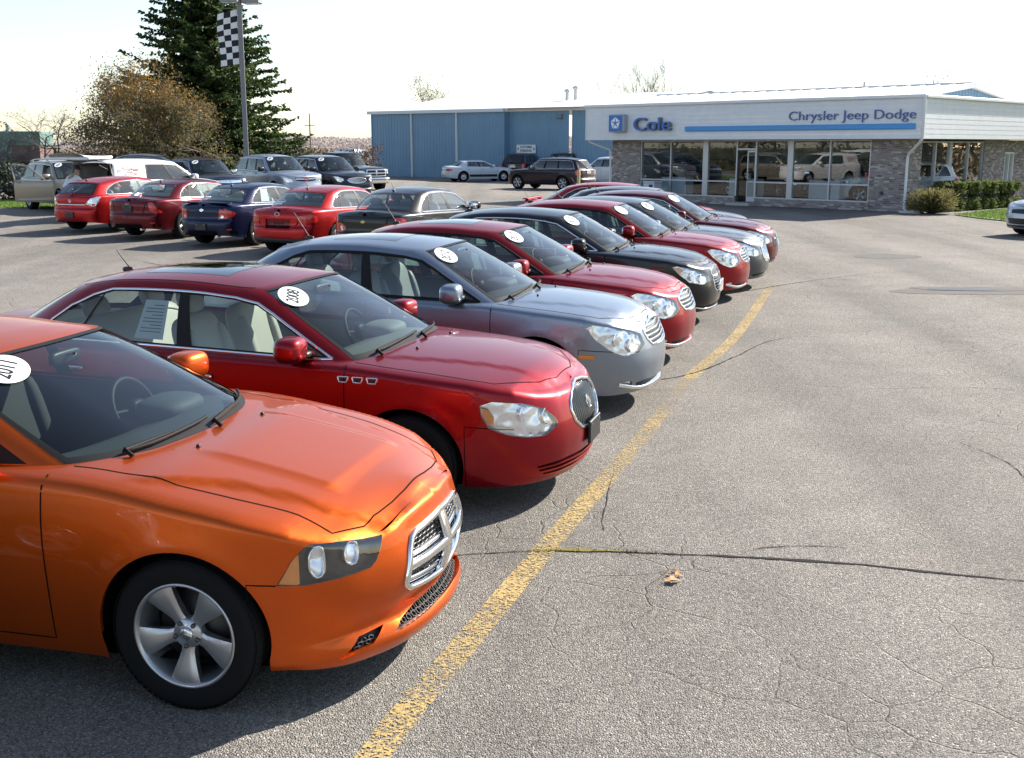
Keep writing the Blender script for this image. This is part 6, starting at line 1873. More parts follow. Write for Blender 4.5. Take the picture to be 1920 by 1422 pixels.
# ---------------------------------------------------------------- the orange car
MOD1 = smooth_poly([(.945, .66), (.94, .74), (.915, .765), (.885, .755), (.878, .69), (.885, .64), (.915, .625)], .02)
MOD2 = smooth_poly([(.765, .665), (.76, .735), (.735, .757), (.705, .745), (.70, .69), (.725, .652)], .02)
def shape_orange():
    k = dict(
        axf=1.488, axr=-1.56, R=.352, cap_p=lambda x: 1.5 + 1.5 * sstep(2.27, 1.75, x), tyre_w=.235, arch=.05, step=.038, seat_x=-.10, seat_z=.54, handle_z=.90, soft=.06,
        plan=[(2.42, 0), (2.405, .2), (2.355, .42), (2.25, .63), (2.13, .78), (1.96, .895), (1.72, .955), (1.35, .98), (.4, .985), (-.8, .985), (-1.5, .985), (-2.0, .955), (-2.3, .89), (-2.46, .74), (-2.52, .45), (-2.54, 0)],
        side=[(.15, -.075), (.24, -.045), (.34, -.03), (.52, -.012), (.70, .0), (.80, .0), (.92, -.012), (1.02, -.03), (1.1, -.04)],
        front=[(.12, -.10), (.19, -.025), (.235, .0), (.27, -.012), (.33, -.06), (.42, -.03), (.50, -.008), (.58, -.01), (.66, -.03), (.72, -.05), (.82, -.078), (.9, -.13)],
        rear=[(.15, -.10), (.3, -.03), (.5, 0), (.7, -.01), (.95, -.06), (1.1, -.09)],
        ztop=[(2.42, .81), (2.385, .80), (2.345, .765), (2.31, .75), (2.26, .757), (2.19, .775), (2.11, .795), (2.04, .82), (1.9, .87), (1.5, .955), (.95, 1.03), (.3, 1.05), (-.4, 1.06), (-1.1, 1.08), (-1.7, 1.10), (-2.2, 1.09), (-2.54, 1.06)],
        zbot=[(2.42, .17), (2.2, .17), (1.9, .2), (1.1, .20), (-1.1, .20), (-2.0, .24), (-2.54, .28)],
        zc=[(2.42, .80), (2.315, .808), (2.25, .828), (2.0, .885), (1.6, .965), (1.2, 1.035), (.85, 1.075), (0, 1.09), (-1.5, 1.12), (-2.2, 1.11), (-2.54, 1.07)],
        B=[(1.14, 0), (1.10, .40), (.84, .79), (.52, None), (-.32, None), (-1.15, None), (-1.45, None), (-1.75, .70), (-1.93, .34), (-1.97, 0)],
        T=[(.22, 0, 1.465), (.195, .33, 1.46), (.07, .64, 1.435), (-.04, .685, 1.43), (-.42, .70, 1.455), (-.95, .69, 1.45), (-1.12, .67, 1.42), (-1.22, .62, 1.40), (-1.32, .34, 1.415), (-1.34, 0, 1.42)],
        zroof=[(.22, 1.465), (-.03, 1.505), (-.45, 1.53), (-.9, 1.51), (-1.34, 1.42)],
        bump_f=((1.80, .622), (1.10, .612)), bump_top=.95, bump_r=((-1.86, .66), (.9, .66)),
        doors=dict(door_front=(.835, -.34, .27), door_rear=(-.34, -1.42, .27, (.28, .62))),
        hood=[(2.27, -.05), (2.27, 0), (2.262, .2), (2.245, .40), (2.20, .58), (2.12, .72), (2.09, .695), (1.96, .70), (1.674, .75), (1.364, .765), (1.0, .785), (.84, .80), (.4, .80), (.4, -.05)],
        hoodfn=charger_hood, shoulder=[(2.42, .03), (2.3, .016), (2.1, .02), (1.9, .04), (1.0, .06), (-2.5, .05)], trunk=SEDAN['trunk'])
    k['lamps'] = [('hl_dark', [(1.10, .612), (1.03, .72), (.975, .770), (.94, .782), (.80, .770), (.67, .752), (.555, .742), (.572, .700), (.615, .640), (.65, .618), (.81, .609), (.975, .604)]),
                  ('hl_amber', [(1.09, .616), (1.03, .712), (1.005, .738), (.995, .742), (.995, .61), (1.01, .608)]),
                  ('hl_bowl', MOD1), ('hl_bowl', MOD2),
                  ('rec_g', [(-.01, .708), (.15, .70), (.316, .692), (.36, .675), (.391, .628), (.432, .50), (.436, .47), (.40, .44), (.10, .40), (-.01, .395)]),
                  ('rec_intake', [(-.01, .335), (.30, .325), (.45, .30), (.52, .262), (.36, .266), (.14, .276), (-.01, .278)]),
                  ('rec_fog', [(.82, .215), (.715, .297), (.561, .308), (.65, .25)])]
    k['recess'] = [('rec_g', 'grille', .05, M_BLACK), ('rec_intake', 'lower_intake', .035, M_BLACK), ('rec_fog', 'fog_recess', .03, M_BLACK)]
    k['reflectors'] = []
    k['windows'] = [('frit', [(-.1, 0), (2.0, 0), (2.0, .99), (-.1, .99)]), ('ws', [(-.1, .06), (1.90, .06), (1.955, .965), (-.1, .965)]),
                    ('dlo', [(2.50, .02), (6, .02), (6.1, .6), (5.6, .88), (2.66, .88)]), ('win_front', [(2.95, .07), (3.93, .07), (3.93, .83), (2.95, .83)]),
                    ('win_rear', [(4.07, .07), (5.3, .07), (5.3, .83), (4.07, .83)]), ('bl', [(7.1, .1), (9.1, .1), (9.1, .92), (7.1, .92)])]
    sm = smooth_poly([(2.10, .70), (1.96, .70), (1.674, .75), (1.364, .77), (1.0, .785), (.84, .80)], .05, False)
    k['hood'] = np.vstack([[(2.248, -.05), (2.248, 0), (2.244, .15), (2.232, .30), (2.212, .42), (2.185, .54), (2.13, .72)], sm, [(.4, .80), (.4, -.05)]])
    return CarShape(**k)

def hex_mesh(root, sh, quads, cell=.021, off=-.036, mt=None):
    m = MB(); nb = sh.pb.normal
    for poly in quads:
        P = np.asarray(poly); lo, hi = P.min(0), P.max(0)
        r = 0; z = lo[1]
        while z < hi[1] + cell:
            u = lo[0] + (r % 2) * cell * 1.15
            while u < hi[0] + cell:
                if inside(np.array([[u, z]]), P)[0]:
                    a = np.arange(7) * pi / 3 + pi / 6
                    L = np.stack([u + 1.25 * cell * .66 * np.cos(a), z + cell * .60 * np.sin(a)], 1)
                    for sd in (1, -1): strip(m, sh.band, nb, L, .0055, off, sd, 0, False, .007)
                u += cell * 2.3
            z += cell * .95; r += 1
    o = m.build('grille_mesh', mt or mat('grille_mesh_grey', (.10, .10, .105), .35, .6), root)
    o['kind'] = 'stuff'
    return o

GROUP_ROW = 'cars parked nose out along the yellow line'
P_ORANGE = paint('paint_copper_orange', (.60, .088, .004), .80, .37)
P_RED = paint('paint_crystal_red', (.28, .004, .010), .78, .35)
P_RED2 = paint('paint_inferno_red', (.27, .006, .011), .7, .36)
P_RED3 = paint('paint_bright_red', (.40, .008, .010), .72, .36)
P_MAROON = paint('paint_maroon', (.11, .003, .008), .7, .36)
P_STEEL = paint('paint_steel_blue_grey', (.24, .28, .34), .82, .36)
P_BLACK = paint('paint_black', (.008, .008, .009), .1, .3, .1)
P_GREY = paint('paint_dark_grey', (.10, .108, .115), .8, .36)
P_BLUE = paint('paint_navy_blue', (.004, .008, .040), .5, .33)
P_NAVY = paint('paint_black_blue', (.012, .016, .030), .4, .33)
P_SILVER = paint('paint_silver', (.50, .53, .56), .8, .38)
P_SLATE = paint('paint_slate_silver', (.34, .38, .44), .8, .38)
P_TAN = paint('paint_tan', (.34, .30, .245), .75, .38)
P_WHITE = paint('paint_white', (.74, .75, .76), .0, .4, .02)
P_WHITE2 = paint('paint_pale_blue_white', (.55, .62, .68), .1, .4, .02)
P_PLUM = paint('paint_plum_black', (.022, .014, .024), .35, .34)
P_BROWN = paint('paint_dark_brown', (.030, .020, .018), .35, .36)

O_LOC, O_AZ = (-2.66, 5.83, 0), 104
def orange_car():
    sh = shape_orange()
    root = build_car('parked_car', sh, 'copper orange sedan nearest the camera with crosshair chrome grille', 'car', O_LOC, O_AZ, P_ORANGE, GROUP_ROW, 'dark',
                     dict(rim='five_wide', rim_r=.243, chrome_dlo=False, detail=2, sticker='2011', sticker_at=(-1.30, .86), roll=.06, wheel_in=.02, scale=1.0))
    m = MB()
    G = np.array([(-.0, .708), (.15, .70), (.316, .692), (.36, .675), (.391, .628), (.432, .50), (.436, .47), (.40, .44), (.10, .40), (-.0, .395)])
    frame_bar(m, sh, G, .030, .0, .014, 0, False)
    for L, w in (([(0, .55), (.1, .552), (.2, .553), (.405, .553)], .042), ([(.012, .70), (.012, .55), (.012, .40)], .05)):
        frame_bar(m, sh, np.array(L), w, -.004, .016, 0, False)
    for L in ([(.03, .585), (.2, .585), (.395, .585)], [(.03, .425), (.12, .43), (.39, .462)]):   # sloping chrome ledges of the crosshair
        frame_bar(m, sh, np.array(L), .034, -.030, .012, 0, False)
    m.build('grille_crosshair', M_CHR, root)
    for sd in (1, -1):
        for md in (MOD1, MOD2):
            m = MB(); strip(m, sh.band, sh.pb.normal, md, .012, -.022, sd, 0, True, .012); m.build('lamp_bezel', M_CHR, root)
    hex_mesh(root, sh, [[(.03, .60), (.385, .60), (.36, .665), (.3, .68), (.03, .692)], [(.03, .44), (.39, .475), (.405, .53), (.03, .53)]])
    hex_mesh(root, sh, [[(.0, .285), (.35, .28), (.47, .275), (.42, .305), (.3, .32), (0, .33)], [(.79, .225), (.71, .29), (.575, .30), (.65, .256)]], .019, -.026, mat('lower_mesh_black', (.02, .02, .021), .5))
    return sh, root
SH_O, CAR_O = orange_car()

# ---------------------------------------------------------------- the dark red car with oval grille
L_LOC, L_AZ = (-1.90, 8.60, 0), 107
def red_car():
    k = scaled(SEDAN, 1, 1, 1.035, step=.042, sunroof=(-.10, -.80, .40))
    k['lamps'] = [('hl', [(.54, .59), (.67, .535), (.80, .54), (.93, .56), (1.07, .61), (1.12, .70), (1.13, .765), (1.05, .79), (.84, .77), (.66, .715), (.56, .64)]),
                  ('hl_amber', [(1.04, .635), (1.075, .64), (1.11, .70), (1.12, .75), (1.07, .735), (1.035, .685)]),
                  ('rec_g', [(-.01, .79), (.13, .782), (.25, .755), (.325, .71), (.345, .65), (.315, .58), (.23, .52), (.11, .492), (-.01, .488)]),
                  ('rec_i1', [(-.01, .345), (.45, .345), (.72, .325), (.72, .312), (-.01, .325)]), ('rec_i2', [(-.01, .308), (.45, .308), (.70, .297), (.70, .284), (-.01, .288)]), ('rec_i3', [(-.01, .272), (.45, .272), (.66, .266), (.66, .254), (-.01, .252)]),
                  ('r:tl', [(.50, .70), (.78, .69), (1.05, .70), (1.05, .90), (.70, .91), (.50, .88)])]
    k['recess'] = [('rec_g', 'grille', .03, M_BLACK), ('rec_i1', 'lower_intake', .03, M_MAROON), ('rec_i2', 'lower_intake', .03, M_MAROON), ('rec_i3', 'lower_intake', .03, M_MAROON)]
    sh = CarShape(**k)
    root = build_car('parked_car', sh, 'crystal red sedan with oval chrome grille and three fender portholes', 'car', L_LOC, L_AZ, P_RED, GROUP_ROW, 'beige',
                     dict(rim='seven', rim_r=.215, detail=2, sticker='2008', sticker_at=(-1.52, .84), handle='chrome', plate_f=1, antenna=1, scale=1.015))
    ring = np.array([(0, .795), (.132, .786), (.255, .759), (.333, .712), (.354, .65), (.322, .575), (.234, .514), (.11, .486), (0, .482)])
    m = MB(); frame_bar(m, sh, ring, .020, 0, .010, 0, False); m.build('grille_frame', M_CHR, root)
    grille_bars(root, sh, ring, 10, True, mat('chrome_dim', (.20, .205, .21), .25, 1.0), .010, .014, -.026)
    emblem(root, sh, 0, .645, .045, M_CHR, 'ring', off=.0)
    plate(root, sh, .45, M_BLACK)
    for sd in (1, -1):
        for i in range(3):
            m = MB()
            c = sh.xz([(1.27 - i * .105, .895)])[0]
            q = c + np.array([(-.035, .018), (.045, .018), (.035, -.018), (-.02, -.018)])
            strip(m, sh.band, sh.pb.normal, resample(q, .02), .011, .0, sd, 0, True, .008)
            strip(m, sh.band, sh.pb.normal, np.array([c + [-.022, 0], c + [.03, 0]]), .022, .001, sd, 1)
            m.build('fender_porthole', [M_CHR, M_BLACK], root)
    # paper in the rear window
    U = sh.qv([(4.22, .12), (4.52, .12), (4.52, .72), (4.22, .72)])
    P = sh.gh(U) * [1, -1, 1] + [0, .012, 0]
    m = MB(); m.add(P, [(0, 1, 2, 3)]);
    for i in range(9):
        t0 = .12 + .085 * i; w = .75 if i % 3 else .45
        a = P[3] * (1 - t0) + P[0] * t0; b = P[2] * (1 - t0) + P[1] * t0; d = (P[0] - P[3]) * .022
        p0 = a + (b - a) * .12; p1 = a + (b - a) * (.12 + w); o_ = np.array([0, -.003, 0])
        m.add([p0 + o_, p1 + o_, p1 + d + o_, p0 + d + o_], [(0, 1, 2, 3)], 1)
    m.build('window_sheet', [M_PAPER, mat('print_blue_grey', (.12, .22, .26), .7)], root)
    return sh, root
M_MAROON = mat('maroon_plastic', (.06, .004, .006), .4)
SH_L, CAR_L = red_car()
# ---------------------------------------------------------------- rest of the front row
def seb_lamps(k):
    k['lamps'] = [('hl', [(.48, .63), (.60, .56), (.74, .545), (.88, .59), (1.02, .69), (1.12, .80), (1.05, .83), (.86, .81), (.66, .765), (.52, .72)]),
                  ('rec_g', [(-.01, .785), (.22, .778), (.40, .755), (.445, .735), (.41, .67), (.335, .615), (.17, .592), (-.01, .588)]),
                  ('rec_i1', [(-.01, .31), (.50, .305), (.60, .29), (.58, .245), (-.01, .25)]),
                  ('rec_fog', [(.66, .315), (.76, .31), (.78, .265), (.70, .245), (.64, .26)]),
                  ('r:tl', [(.50, .70), (.78, .69), (1.05, .70), (1.05, .90), (.70, .91), (.50, .88)])]
    k['recess'] = [('rec_g', 'grille', .03, M_BLACK), ('rec_i1', 'lower_intake', .03, M_BLACK), ('rec_fog', 'fog_lamp', .02, M_BOWL)]
    k['reflectors'] = [(.66, .635, .06), (.83, .69, .055)]
    return k

SEB_RING = np.array([(0, .788), (.22, .781), (.40, .758), (.452, .735), (.417, .667), (.34, .61), (.17, .587), (0, .583)])
def sebring(label, loc, az, pm, year, opts=None, sunroof=True, ring=True):
    k = seb_lamps(scaled(SEDAN, .94, .965, 1.02, step=.055))
    if sunroof: k['sunroof'] = (-.08, -.72, .38)
    sh = CarShape(**k)
    root = build_car('parked_car', sh, label, 'car', loc, az, pm, GROUP_ROW, 'grey', dict(dict(rim='five', rim_r=.21, sticker=year, sticker_at=(-1.5, .85), chrome_dlo=M_SATIN, antenna=2), **(opts or {})))
    m = MB(); frame_bar(m, sh, SEB_RING, .022, 0, .008, 0, False); m.build('grille_frame', M_CHR if ring else pm, root)
    grille_bars(root, sh, SEB_RING, 5, False, M_CHR, .022, .010, -.014)
    m = MB(); frame_bar(m, sh, np.array([(0, .235), (.50, .235), (.62, .25), (.80, .29)]), .035, 0, .012, 0, False); m.build('lower_trim', M_CHR if ring else pm, root)
    for sd in (1, -1):
        m = MB(); c = sh.yz([(.86, .56)])[0]
        strip(m, sh.band, sh.pb.normal, np.array([[1.04, .545], [1.10, .547], [1.18, .55]]), .035, .002, sd, 0, False, .004)
        m.build('side_marker', M_AMB, root)
    return sh, root

S_LOC, S_AZ = (-.95, 11.32, 0), 106
SH_S, CAR_S = sebring('steel blue-grey sedan with slatted chrome grille and sunroof', S_LOC, S_AZ, P_STEEL, '2010')
R2_LOC = (-.28, 13.58, 0)
SH_R2, CAR_R2 = sebring('bright red sedan with slatted grille just beyond the blue-grey sedan', R2_LOC, 107, P_RED2, '2010')

def malibu_front(k):
    k['lamps'] = [('hl', [(.46, .60), (.64, .565), (.84, .60), (.98, .70), (1.08, .80), (1.02, .815), (.80, .775), (.58, .71), (.47, .655)]),
                  ('hl_amber', [(.98, .72), (1.04, .765), (1.07, .80), (1.0, .80), (.92, .76)]),
                  ('rec_g', [(-.01, .76), (.30, .735), (.36, .70), (.34, .665), (-.01, .665)]), ('rec_g2', [(-.01, .62), (.34, .62), (.31, .50), (.24, .46), (-.01, .455)]),
                  ('rec_i1', [(-.01, .30), (.52, .295), (.70, .275), (.66, .24), (-.01, .245)]),
                  ('r:tl', [(.42, .70), (.52, .655), (.70, .655), (.92, .67), (1.0, .70), (.98, .90), (.86, .95), (.72, .95), (.68, .83), (.52, .815), (.43, .76)]),
                  ('r:tl_clear', smooth_poly([(.47, .735), (.54, .675), (.61, .735), (.54, .795)], .03))]
    k['recess'] = [('rec_g', 'grille', .03, M_BLACK), ('rec_g2', 'grille', .03, M_BLACK), ('rec_i1', 'lower_intake', .03, M_BLACK)]
    k['reflectors'] = [(.62, .64, .06), (.80, .68, .055)]
    return k

def malibu(label, loc, az, pm, group, opts=None, gloss=M_CHR):
    k = malibu_front(scaled(SEDAN, .945, .955, 1.015, step=.06)); sh = CarShape(**k)
    root = build_car('parked_car', sh, label, 'car', loc, az, pm, group, 'grey', dict(dict(rim='six', rim_r=.215, sticker_at=(-1.5, .85)), **(opts or {})))
    m = MB(); frame_bar(m, sh, np.array([(0, .64), (.35, .642)]), .05, 0, .012, 0, False); frame_bar(m, sh, np.array([(0, .765), (.31, .74), (.37, .70), (.345, .66)]), .016, 0, .008, 0, False)
    frame_bar(m, sh, np.array([(.345, .62), (.315, .49), (.24, .452), (0, .448)]), .016, 0, .008, 0, False); m.build('grille_frame', gloss, root)
    grille_bars(root, sh, [(0, .61), (.33, .61), (.30, .50), (.24, .465), (0, .46)], 4, False, gloss, .012, .01, -.02)
    emblem(root, sh, 0, .642, .05, mat('gold_badge', (.42, .32, .14), .3, .9), 'bowtie', off=.012)
    m = MB(); frame_bar(m, sh, np.array([(0, .235), (.55, .235), (.72, .262)]), .018, 0, .008, 0, False); m.build('lower_trim', M_CHR, root)
    return sh, root

BK_LOC = (.54, 16.48, 0)
SH_BK, CAR_BK = malibu('glossy black sedan with chrome window line in the nose-out row', BK_LOC, 107, P_BLACK, GROUP_ROW, dict(sticker='2010'))
plate(CAR_BK, SH_BK, .50, M_BOWL, w=.30)
R3_LOC = (1.48, 18.90, 0)
SH_R3, CAR_R3 = sebring('red sedan with winged grille between the black and grey sedans', R3_LOC, 107, P_RED2, '2011', dict(antenna=1), False)
G_LOC = (2.08, 20.40, 0)
def grey_sedan():
    k = malibu_front(scaled(SEDAN, .96, .97, 1.01, step=.065))
    k['lamps'][2] = ('rec_g', [(-.01, .765), (.30, .74), (.42, .70), (.40, .56), (.30, .48), (-.01, .47)]); del k['lamps'][3]; k['recess'] = [k['recess'][0], k['recess'][2]]
    sh = CarShape(**k)
    root = build_car('parked_car', sh, 'dark grey sedan with large bright mesh grille, next to last in view', 'car', G_LOC, 107, P_GREY, GROUP_ROW, 'grey', dict(rim='five', sticker='2008', sticker_at=(-1.5, .85), mirror='chrome'))
    ring = np.array([(0, .77), (.31, .744), (.43, .70), (.408, .555), (.305, .472), (0, .462)])
    m = MB(); frame_bar(m, sh, ring, .022, 0, .01, 0, False); m.build('grille_frame', M_CHR, root)
    grille_bars(root, sh, ring, 14, True, M_CHR, .010, .01, -.02); grille_bars(root, sh, ring, 8, False, M_CHR, .010, .01, -.019)
    return sh, root
SH_G, CAR_G = grey_sedan()
R8_LOC = (2.92, 22.92, 0)
def red_eight():
    k = malibu_front(scaled(SEDAN, .93, .96, 1.02, step=.065)); sh = CarShape(**k)
    root = build_car('parked_car', sh, 'maroon sedan with crossbar grille, farthest nose reaching the yellow line', 'car', R8_LOC, 107, P_MAROON, GROUP_ROW, 'grey', dict(rim='five', sticker='2009', sticker_at=(-1.5, .85)))
    m = MB(); frame_bar(m, sh, np.array([(0, .64), (.35, .642)]), .03, 0, .012, 0, False); frame_bar(m, sh, np.array([(.012, .75), (.012, .47)]), .03, 0, .012, 0, False); m.build('grille_frame', M_CHR, root)
    return sh, root
SH_R8, CAR_R8 = red_eight()
C9_LOC = (2.95, 25.35, 0)
SH_9, CAR_9 = malibu('dark grey sedan set back behind the maroon sedan, only roof and hood showing', C9_LOC, 107, P_GREY, GROUP_ROW)
def spoiler(root, sh, pm, h=.06):
    m = MB(); x = -2.38 * .93; z = sh.zE(x) + .05
    for sg in (-1, 1): m.box((x + .02, sg * .55, z + h / 2 - .02), (.10, .05, h), 0, 0, .015)
    m.superbox((x, 0, z + h), (.20, 1.35, .045), .5, 24, 8)
    return m.build('spoiler', pm, root)
C10_LOC = (2.75, 28.0, 0)
SH_10, CAR_10 = malibu('red coupe-like sedan with a raised rear spoiler at the far end of the row', C10_LOC, 107, P_RED3, GROUP_ROW)
spoiler(CAR_10, SH_10, P_RED3)

# ---------------------------------------------------------------- second row, tails towards us
GROUP_BACK = 'cars parked tail out in the second row'
BAZ = 24
def paper(root, sh, q0, q1, v0, v1, mt, side=-1):
    P = sh.gh(sh.qv([(q0, v0), (q1, v0), (q1, v1), (q0, v1)])) * [1, side, 1] - [0, side * .012, 0]
    m = MB(); m.add(P, [(0, 1, 2, 3)]); return m.build('window_sheet', mt, root)

def hatch():
    k = scaled(SEDAN, .86, .945, .985, step=.06, trunk=None)
    k['B'] = [(1.10, 0), (1.07, .36), (.93, .72), (.70, None), (-.30, None), (-1.0, None), (-1.50, None), (-1.98, .62), (-2.09, .36), (-2.11, 0)]
    k['T'] = [(.30, 0, 1.40), (.285, .31, 1.395), (.21, .565, 1.37), (.09, .60, 1.365), (-.35, .62, 1.39), (-.95, .61, 1.37), (-1.30, .585, 1.33), (-1.60, .54, 1.30), (-1.66, .31, 1.315), (-1.67, 0, 1.32)]
    k['zroof'] = [(.30, 1.40), (.05, 1.435), (-.4, 1.45), (-1.0, 1.43), (-1.67, 1.32)]
    k['lamps'] = [('trunk', [(SHW := 0, 0), (.1, 0), (.1, .1)])][:0] + [('r:tl_clear', [(.52, .76), (.70, .70), (.80, .71), (.92, .84), (.98, .95), (.82, .95), (.66, .90)]), ('r:tl', [(.70, .71), (.78, .72), (.80, .77), (.72, .76)]),
                  ('hl', SEDAN['lamps'][0][1])]
    k['windows'] = [w for w in WIN_SEDAN if w[0] != 'bl'] + [('frit', [(7.0, .10), (9.2, .06), (9.2, .95), (7.05, .93)]), ('bl', [(7.12, .14), (9.2, .10), (9.2, .90), (7.15, .88)])]
    sh = CarShape(**k)
    root = build_car('parked_car', sh, 'small red hatchback with chrome strip above its rear plate', 'car', H_LOC, BAZ + 1, P_RED3, GROUP_BACK, 'grey', dict(rim='five', nozzles=False))
    m = MB(); strip(m, sh.band, sh.pb.normal, np.array([[sh.sL - u, .735 + .0 * u] for u in (0, .15, .3, .52)]), .028, .002, 1, 0, False, .012)
    strip(m, sh.band, sh.pb.normal, np.array([[sh.sL - u, .735] for u in (0, .15, .3, .52)]), .028, .002, -1, 0, False, .012); m.build('chrome_strip', M_CHR, root)
    plate(root, sh, .46, M_PLATE, True); emblem(root, sh, 0, .83, .045, M_CHR, 'ring', True)
    return sh, root
H_LOC = (-11.46, 33.58, .06)
SH_H, CAR_H = hatch()
def tail_trim(root, sh, pm):
    m = MB(); L = sh.sL; zt = sh.zE(sh.plan[-1][0] + .1)
    q = resample([(L - .002, .655), (L - .44, .655), (L - .50, .70), (L - .56, zt - .03)], .04, False)
    lip = np.array([(L - .002, zt - .055), (L - .35, zt - .057), (L - .62, zt - .065)])
    low = np.array([(L - .002, .33), (L - .4, .335), (L - .75, .35), (L - .95, .37)])
    for sd in (1, -1):
        strip(m, sh.band, sh.pb.normal, q, .020, .0015, sd, 0)
        strip(m, sh.band, sh.pb.normal, low, .10, .002, sd, 0, False, .006)
    m.build('trunk_seam', M_GAP, root)
    m = MB()
    for sd in (1, -1): strip(m, sh.band, sh.pb.normal, lip, .03, .001, sd, 0, False, .012)
    m.build('trunk_lip', pm, root)
    for sg in (-1, 1):
        m = MB(); p = sh.band(np.array([[L - .62, .42]]))[0]
        strip(m, sh.band, sh.pb.normal, np.array([(L - .66, .42), (L - .78, .425)]), .03, .002, sg, 0, False, .003); m.build('rear_reflector', M_RED, root)
    m = MB(); m.tube([(sh.plan[-1][0] + .12, -.45, .27), (sh.plan[-1][0] + .0, -.45, .265)], .03, 10); m.build('exhaust_tip', M_CHR, root)

def tail_sedan(label, loc, az, pm, lamps, sx=.93, sy=.96, sz=1.0, bow=True, interior='grey', extra=None, opts=None):
    k = scaled(SEDAN, sx, sy, sz, step=.06); k['lamps'] = lamps + [('hl', SEDAN['lamps'][0][1])]
    k.update(extra or {})
    sh = CarShape(**k)
    root = build_car('parked_car', sh, label, 'car', loc, az, pm, GROUP_BACK, interior, dict(dict(rim='five', nozzles=False, antenna=1), **(opts or {})))
    tail_trim(root, sh, pm)
    return sh, root
SH_T, CAR_T = tail_sedan('maroon sedan tail out with slanted narrow red lamps', (-9.02, 31.83, .03), BAZ + 1, P_MAROON,
    [('r:tl', [(.66, .74), (.80, .66), (.98, .66), (1.0, .70), (.84, .78), (.76, .93), (.62, .93)])], .98, .98, .99, interior='light')
plate(CAR_T, SH_T, .76, M_PLATE, True); emblem(CAR_T, SH_T, 0, .89, .03, M_CHR, 'oval', True)
SH_C, CAR_C = tail_sedan('navy blue sedan tail out with triangular red lamps', (-6.62, 29.55, .01), BAZ, P_BLUE,
    [('r:tl', [(.46, .66), (.66, .68), (.84, .72), (.90, .80), (.62, .91), (.50, .90)]), ('r:tl_clear', smooth_poly([(.50, .72), (.55, .675), (.60, .72), (.55, .765)], .03))], .90, .93, .985, interior='light')
plate(CAR_C, SH_C, .48, M_PLATE, True); emblem(CAR_C, SH_C, 0, .86, .055, M_CHR, 'bowtie', True)
m = MB(); m.superbox((-2.24 * .92, 0, SH_C.zE(-2.05) + .05), (.16, 1.42, .035), .5, 24, 8); m.build('spoiler', P_BLUE, CAR_C)
paper(CAR_C, SH_C, 4.6, 5.1, .1, .82, M_PAPER)
SH_K, CAR_K = tail_sedan('red sedan tail out with wide rear plate recess and wraparound lamps', (-4.30, 27.45, 0), BAZ, P_RED3,
    [('r:tl', [(.52, .74), (.72, .72), (.92, .72), (1.0, .76), (.98, .86), (.80, .90), (.70, .88), (.52, .87)]), ('r:rec_p', [(-.01, .80), (.33, .80), (.31, .60), (-.01, .60)]), ('tl_dark', [(-9, -9), (-9.1, -9), (-9, -9.1)])][:2], .925, .965, .99,
    extra=dict(recess=[('rec_p', 'plate_recess', .03, P_MAROON)]))
emblem(CAR_K, SH_K, 0, .90, .04, M_CHR, 'oval', True)
m = MB()
for y in (-.09, 0, .09): m.box((SH_K.band(np.array([[SH_K.sL - .02, .7]]))[0, 0] + .018, y, .70), (.012, .05, .03), 0, 0, .004)
m.build('plate_screw', M_BLACK, CAR_K)
m = MB(); frame_bar(m, SH_K, np.array([(SH_K.sL, .34), (SH_K.sL - .35, .345), (SH_K.sL - .70, .36)]), .09, 0, .02, 0, False); m.build('lower_valance', M_BLACK, CAR_K)
SH_M, CAR_M = malibu('glossy black sedan tail out with round red and white lamps', (-2.05, 25.55, 0), BAZ + 1, P_BLACK, GROUP_BACK, dict(antenna=1))
tail_trim(CAR_M, SH_M, P_BLACK)
emblem(CAR_M, SH_M, 0, .86, .05, mat('gold_badge', (.42, .32, .14), .3, .9), 'bowtie', True)

# ---------------------------------------------------------------- third row: sport utilities facing us
GROUP_SUV = 'tall vehicles facing out in the third row'
def suv(name, label, loc, az, pm, sx=1, sy=1, sz=1, cat='suv', over=None, opts=None, group=GROUP_SUV):
    k = scaled(SUV, sx, sy, sz); k.update(over or {})
    sh = CarShape(**k)
    root = build_car(name, sh, label, cat, loc, az, pm, group, (opts or {}).get('interior', 'grey'), dict(dict(rim='five', rim_r=.235, rear_glass=M_GLASSD, antenna=None, wipers=True, nozzles=False, sticker_at=(-1.5, .86)), **(opts or {})))
    return sh, root
def bar_front(root, sh, pts, w, h, mt, nm='grille_bar'):
    m = MB(); frame_bar(m, sh, np.array(pts), w, 0, h, 0, False); return m.build(nm, mt, root)
GZ = .16
SH_X, CAR_X = suv('parked_suv', 'black-blue SUV with chrome mirrors and bright full-width grille', (-12.75, 46.6, GZ + .02), 141, P_NAVY, .96, .98, .98, over=dict(lamps=[('hl', [(.60, .80), (.88, .79), (1.05, .86), (1.1, .92), (.9, .92), (.62, .90)]), ('rec_g', [(-.01, .90), (.52, .88), (.56, .79), (-.01, .78)])], recess=[('rec_g', 'grille', .01, M_CHR)]), opts=dict(mirror='chrome', sticker='2008'))
SH_OU, CAR_OU = suv('parked_suv', 'silver and slate SUV with black mirrors and slim dark grille', (-10.15, 48.7, GZ + .03), 141, P_SLATE, 1.0, 1.0, 1.04, over=dict(lamps=SUV['lamps'] + [('rec_g', [(-.01, .93), (.48, .92), (.44, .80), (.2, .77), (-.01, .77)])], recess=[('rec_g', 'grille', .03, M_BLACK)]), opts=dict(mirror='black', sticker='2007', rear_glass=M_GLASS))
bar_front(CAR_OU, SH_OU, [(0, .86), (.45, .87)], .05, .01, M_CHR); emblem(CAR_OU, SH_OU, 0, .87, .06, mat('red_badge', (.5, .02, .02), .3), 'oval', off=.014)
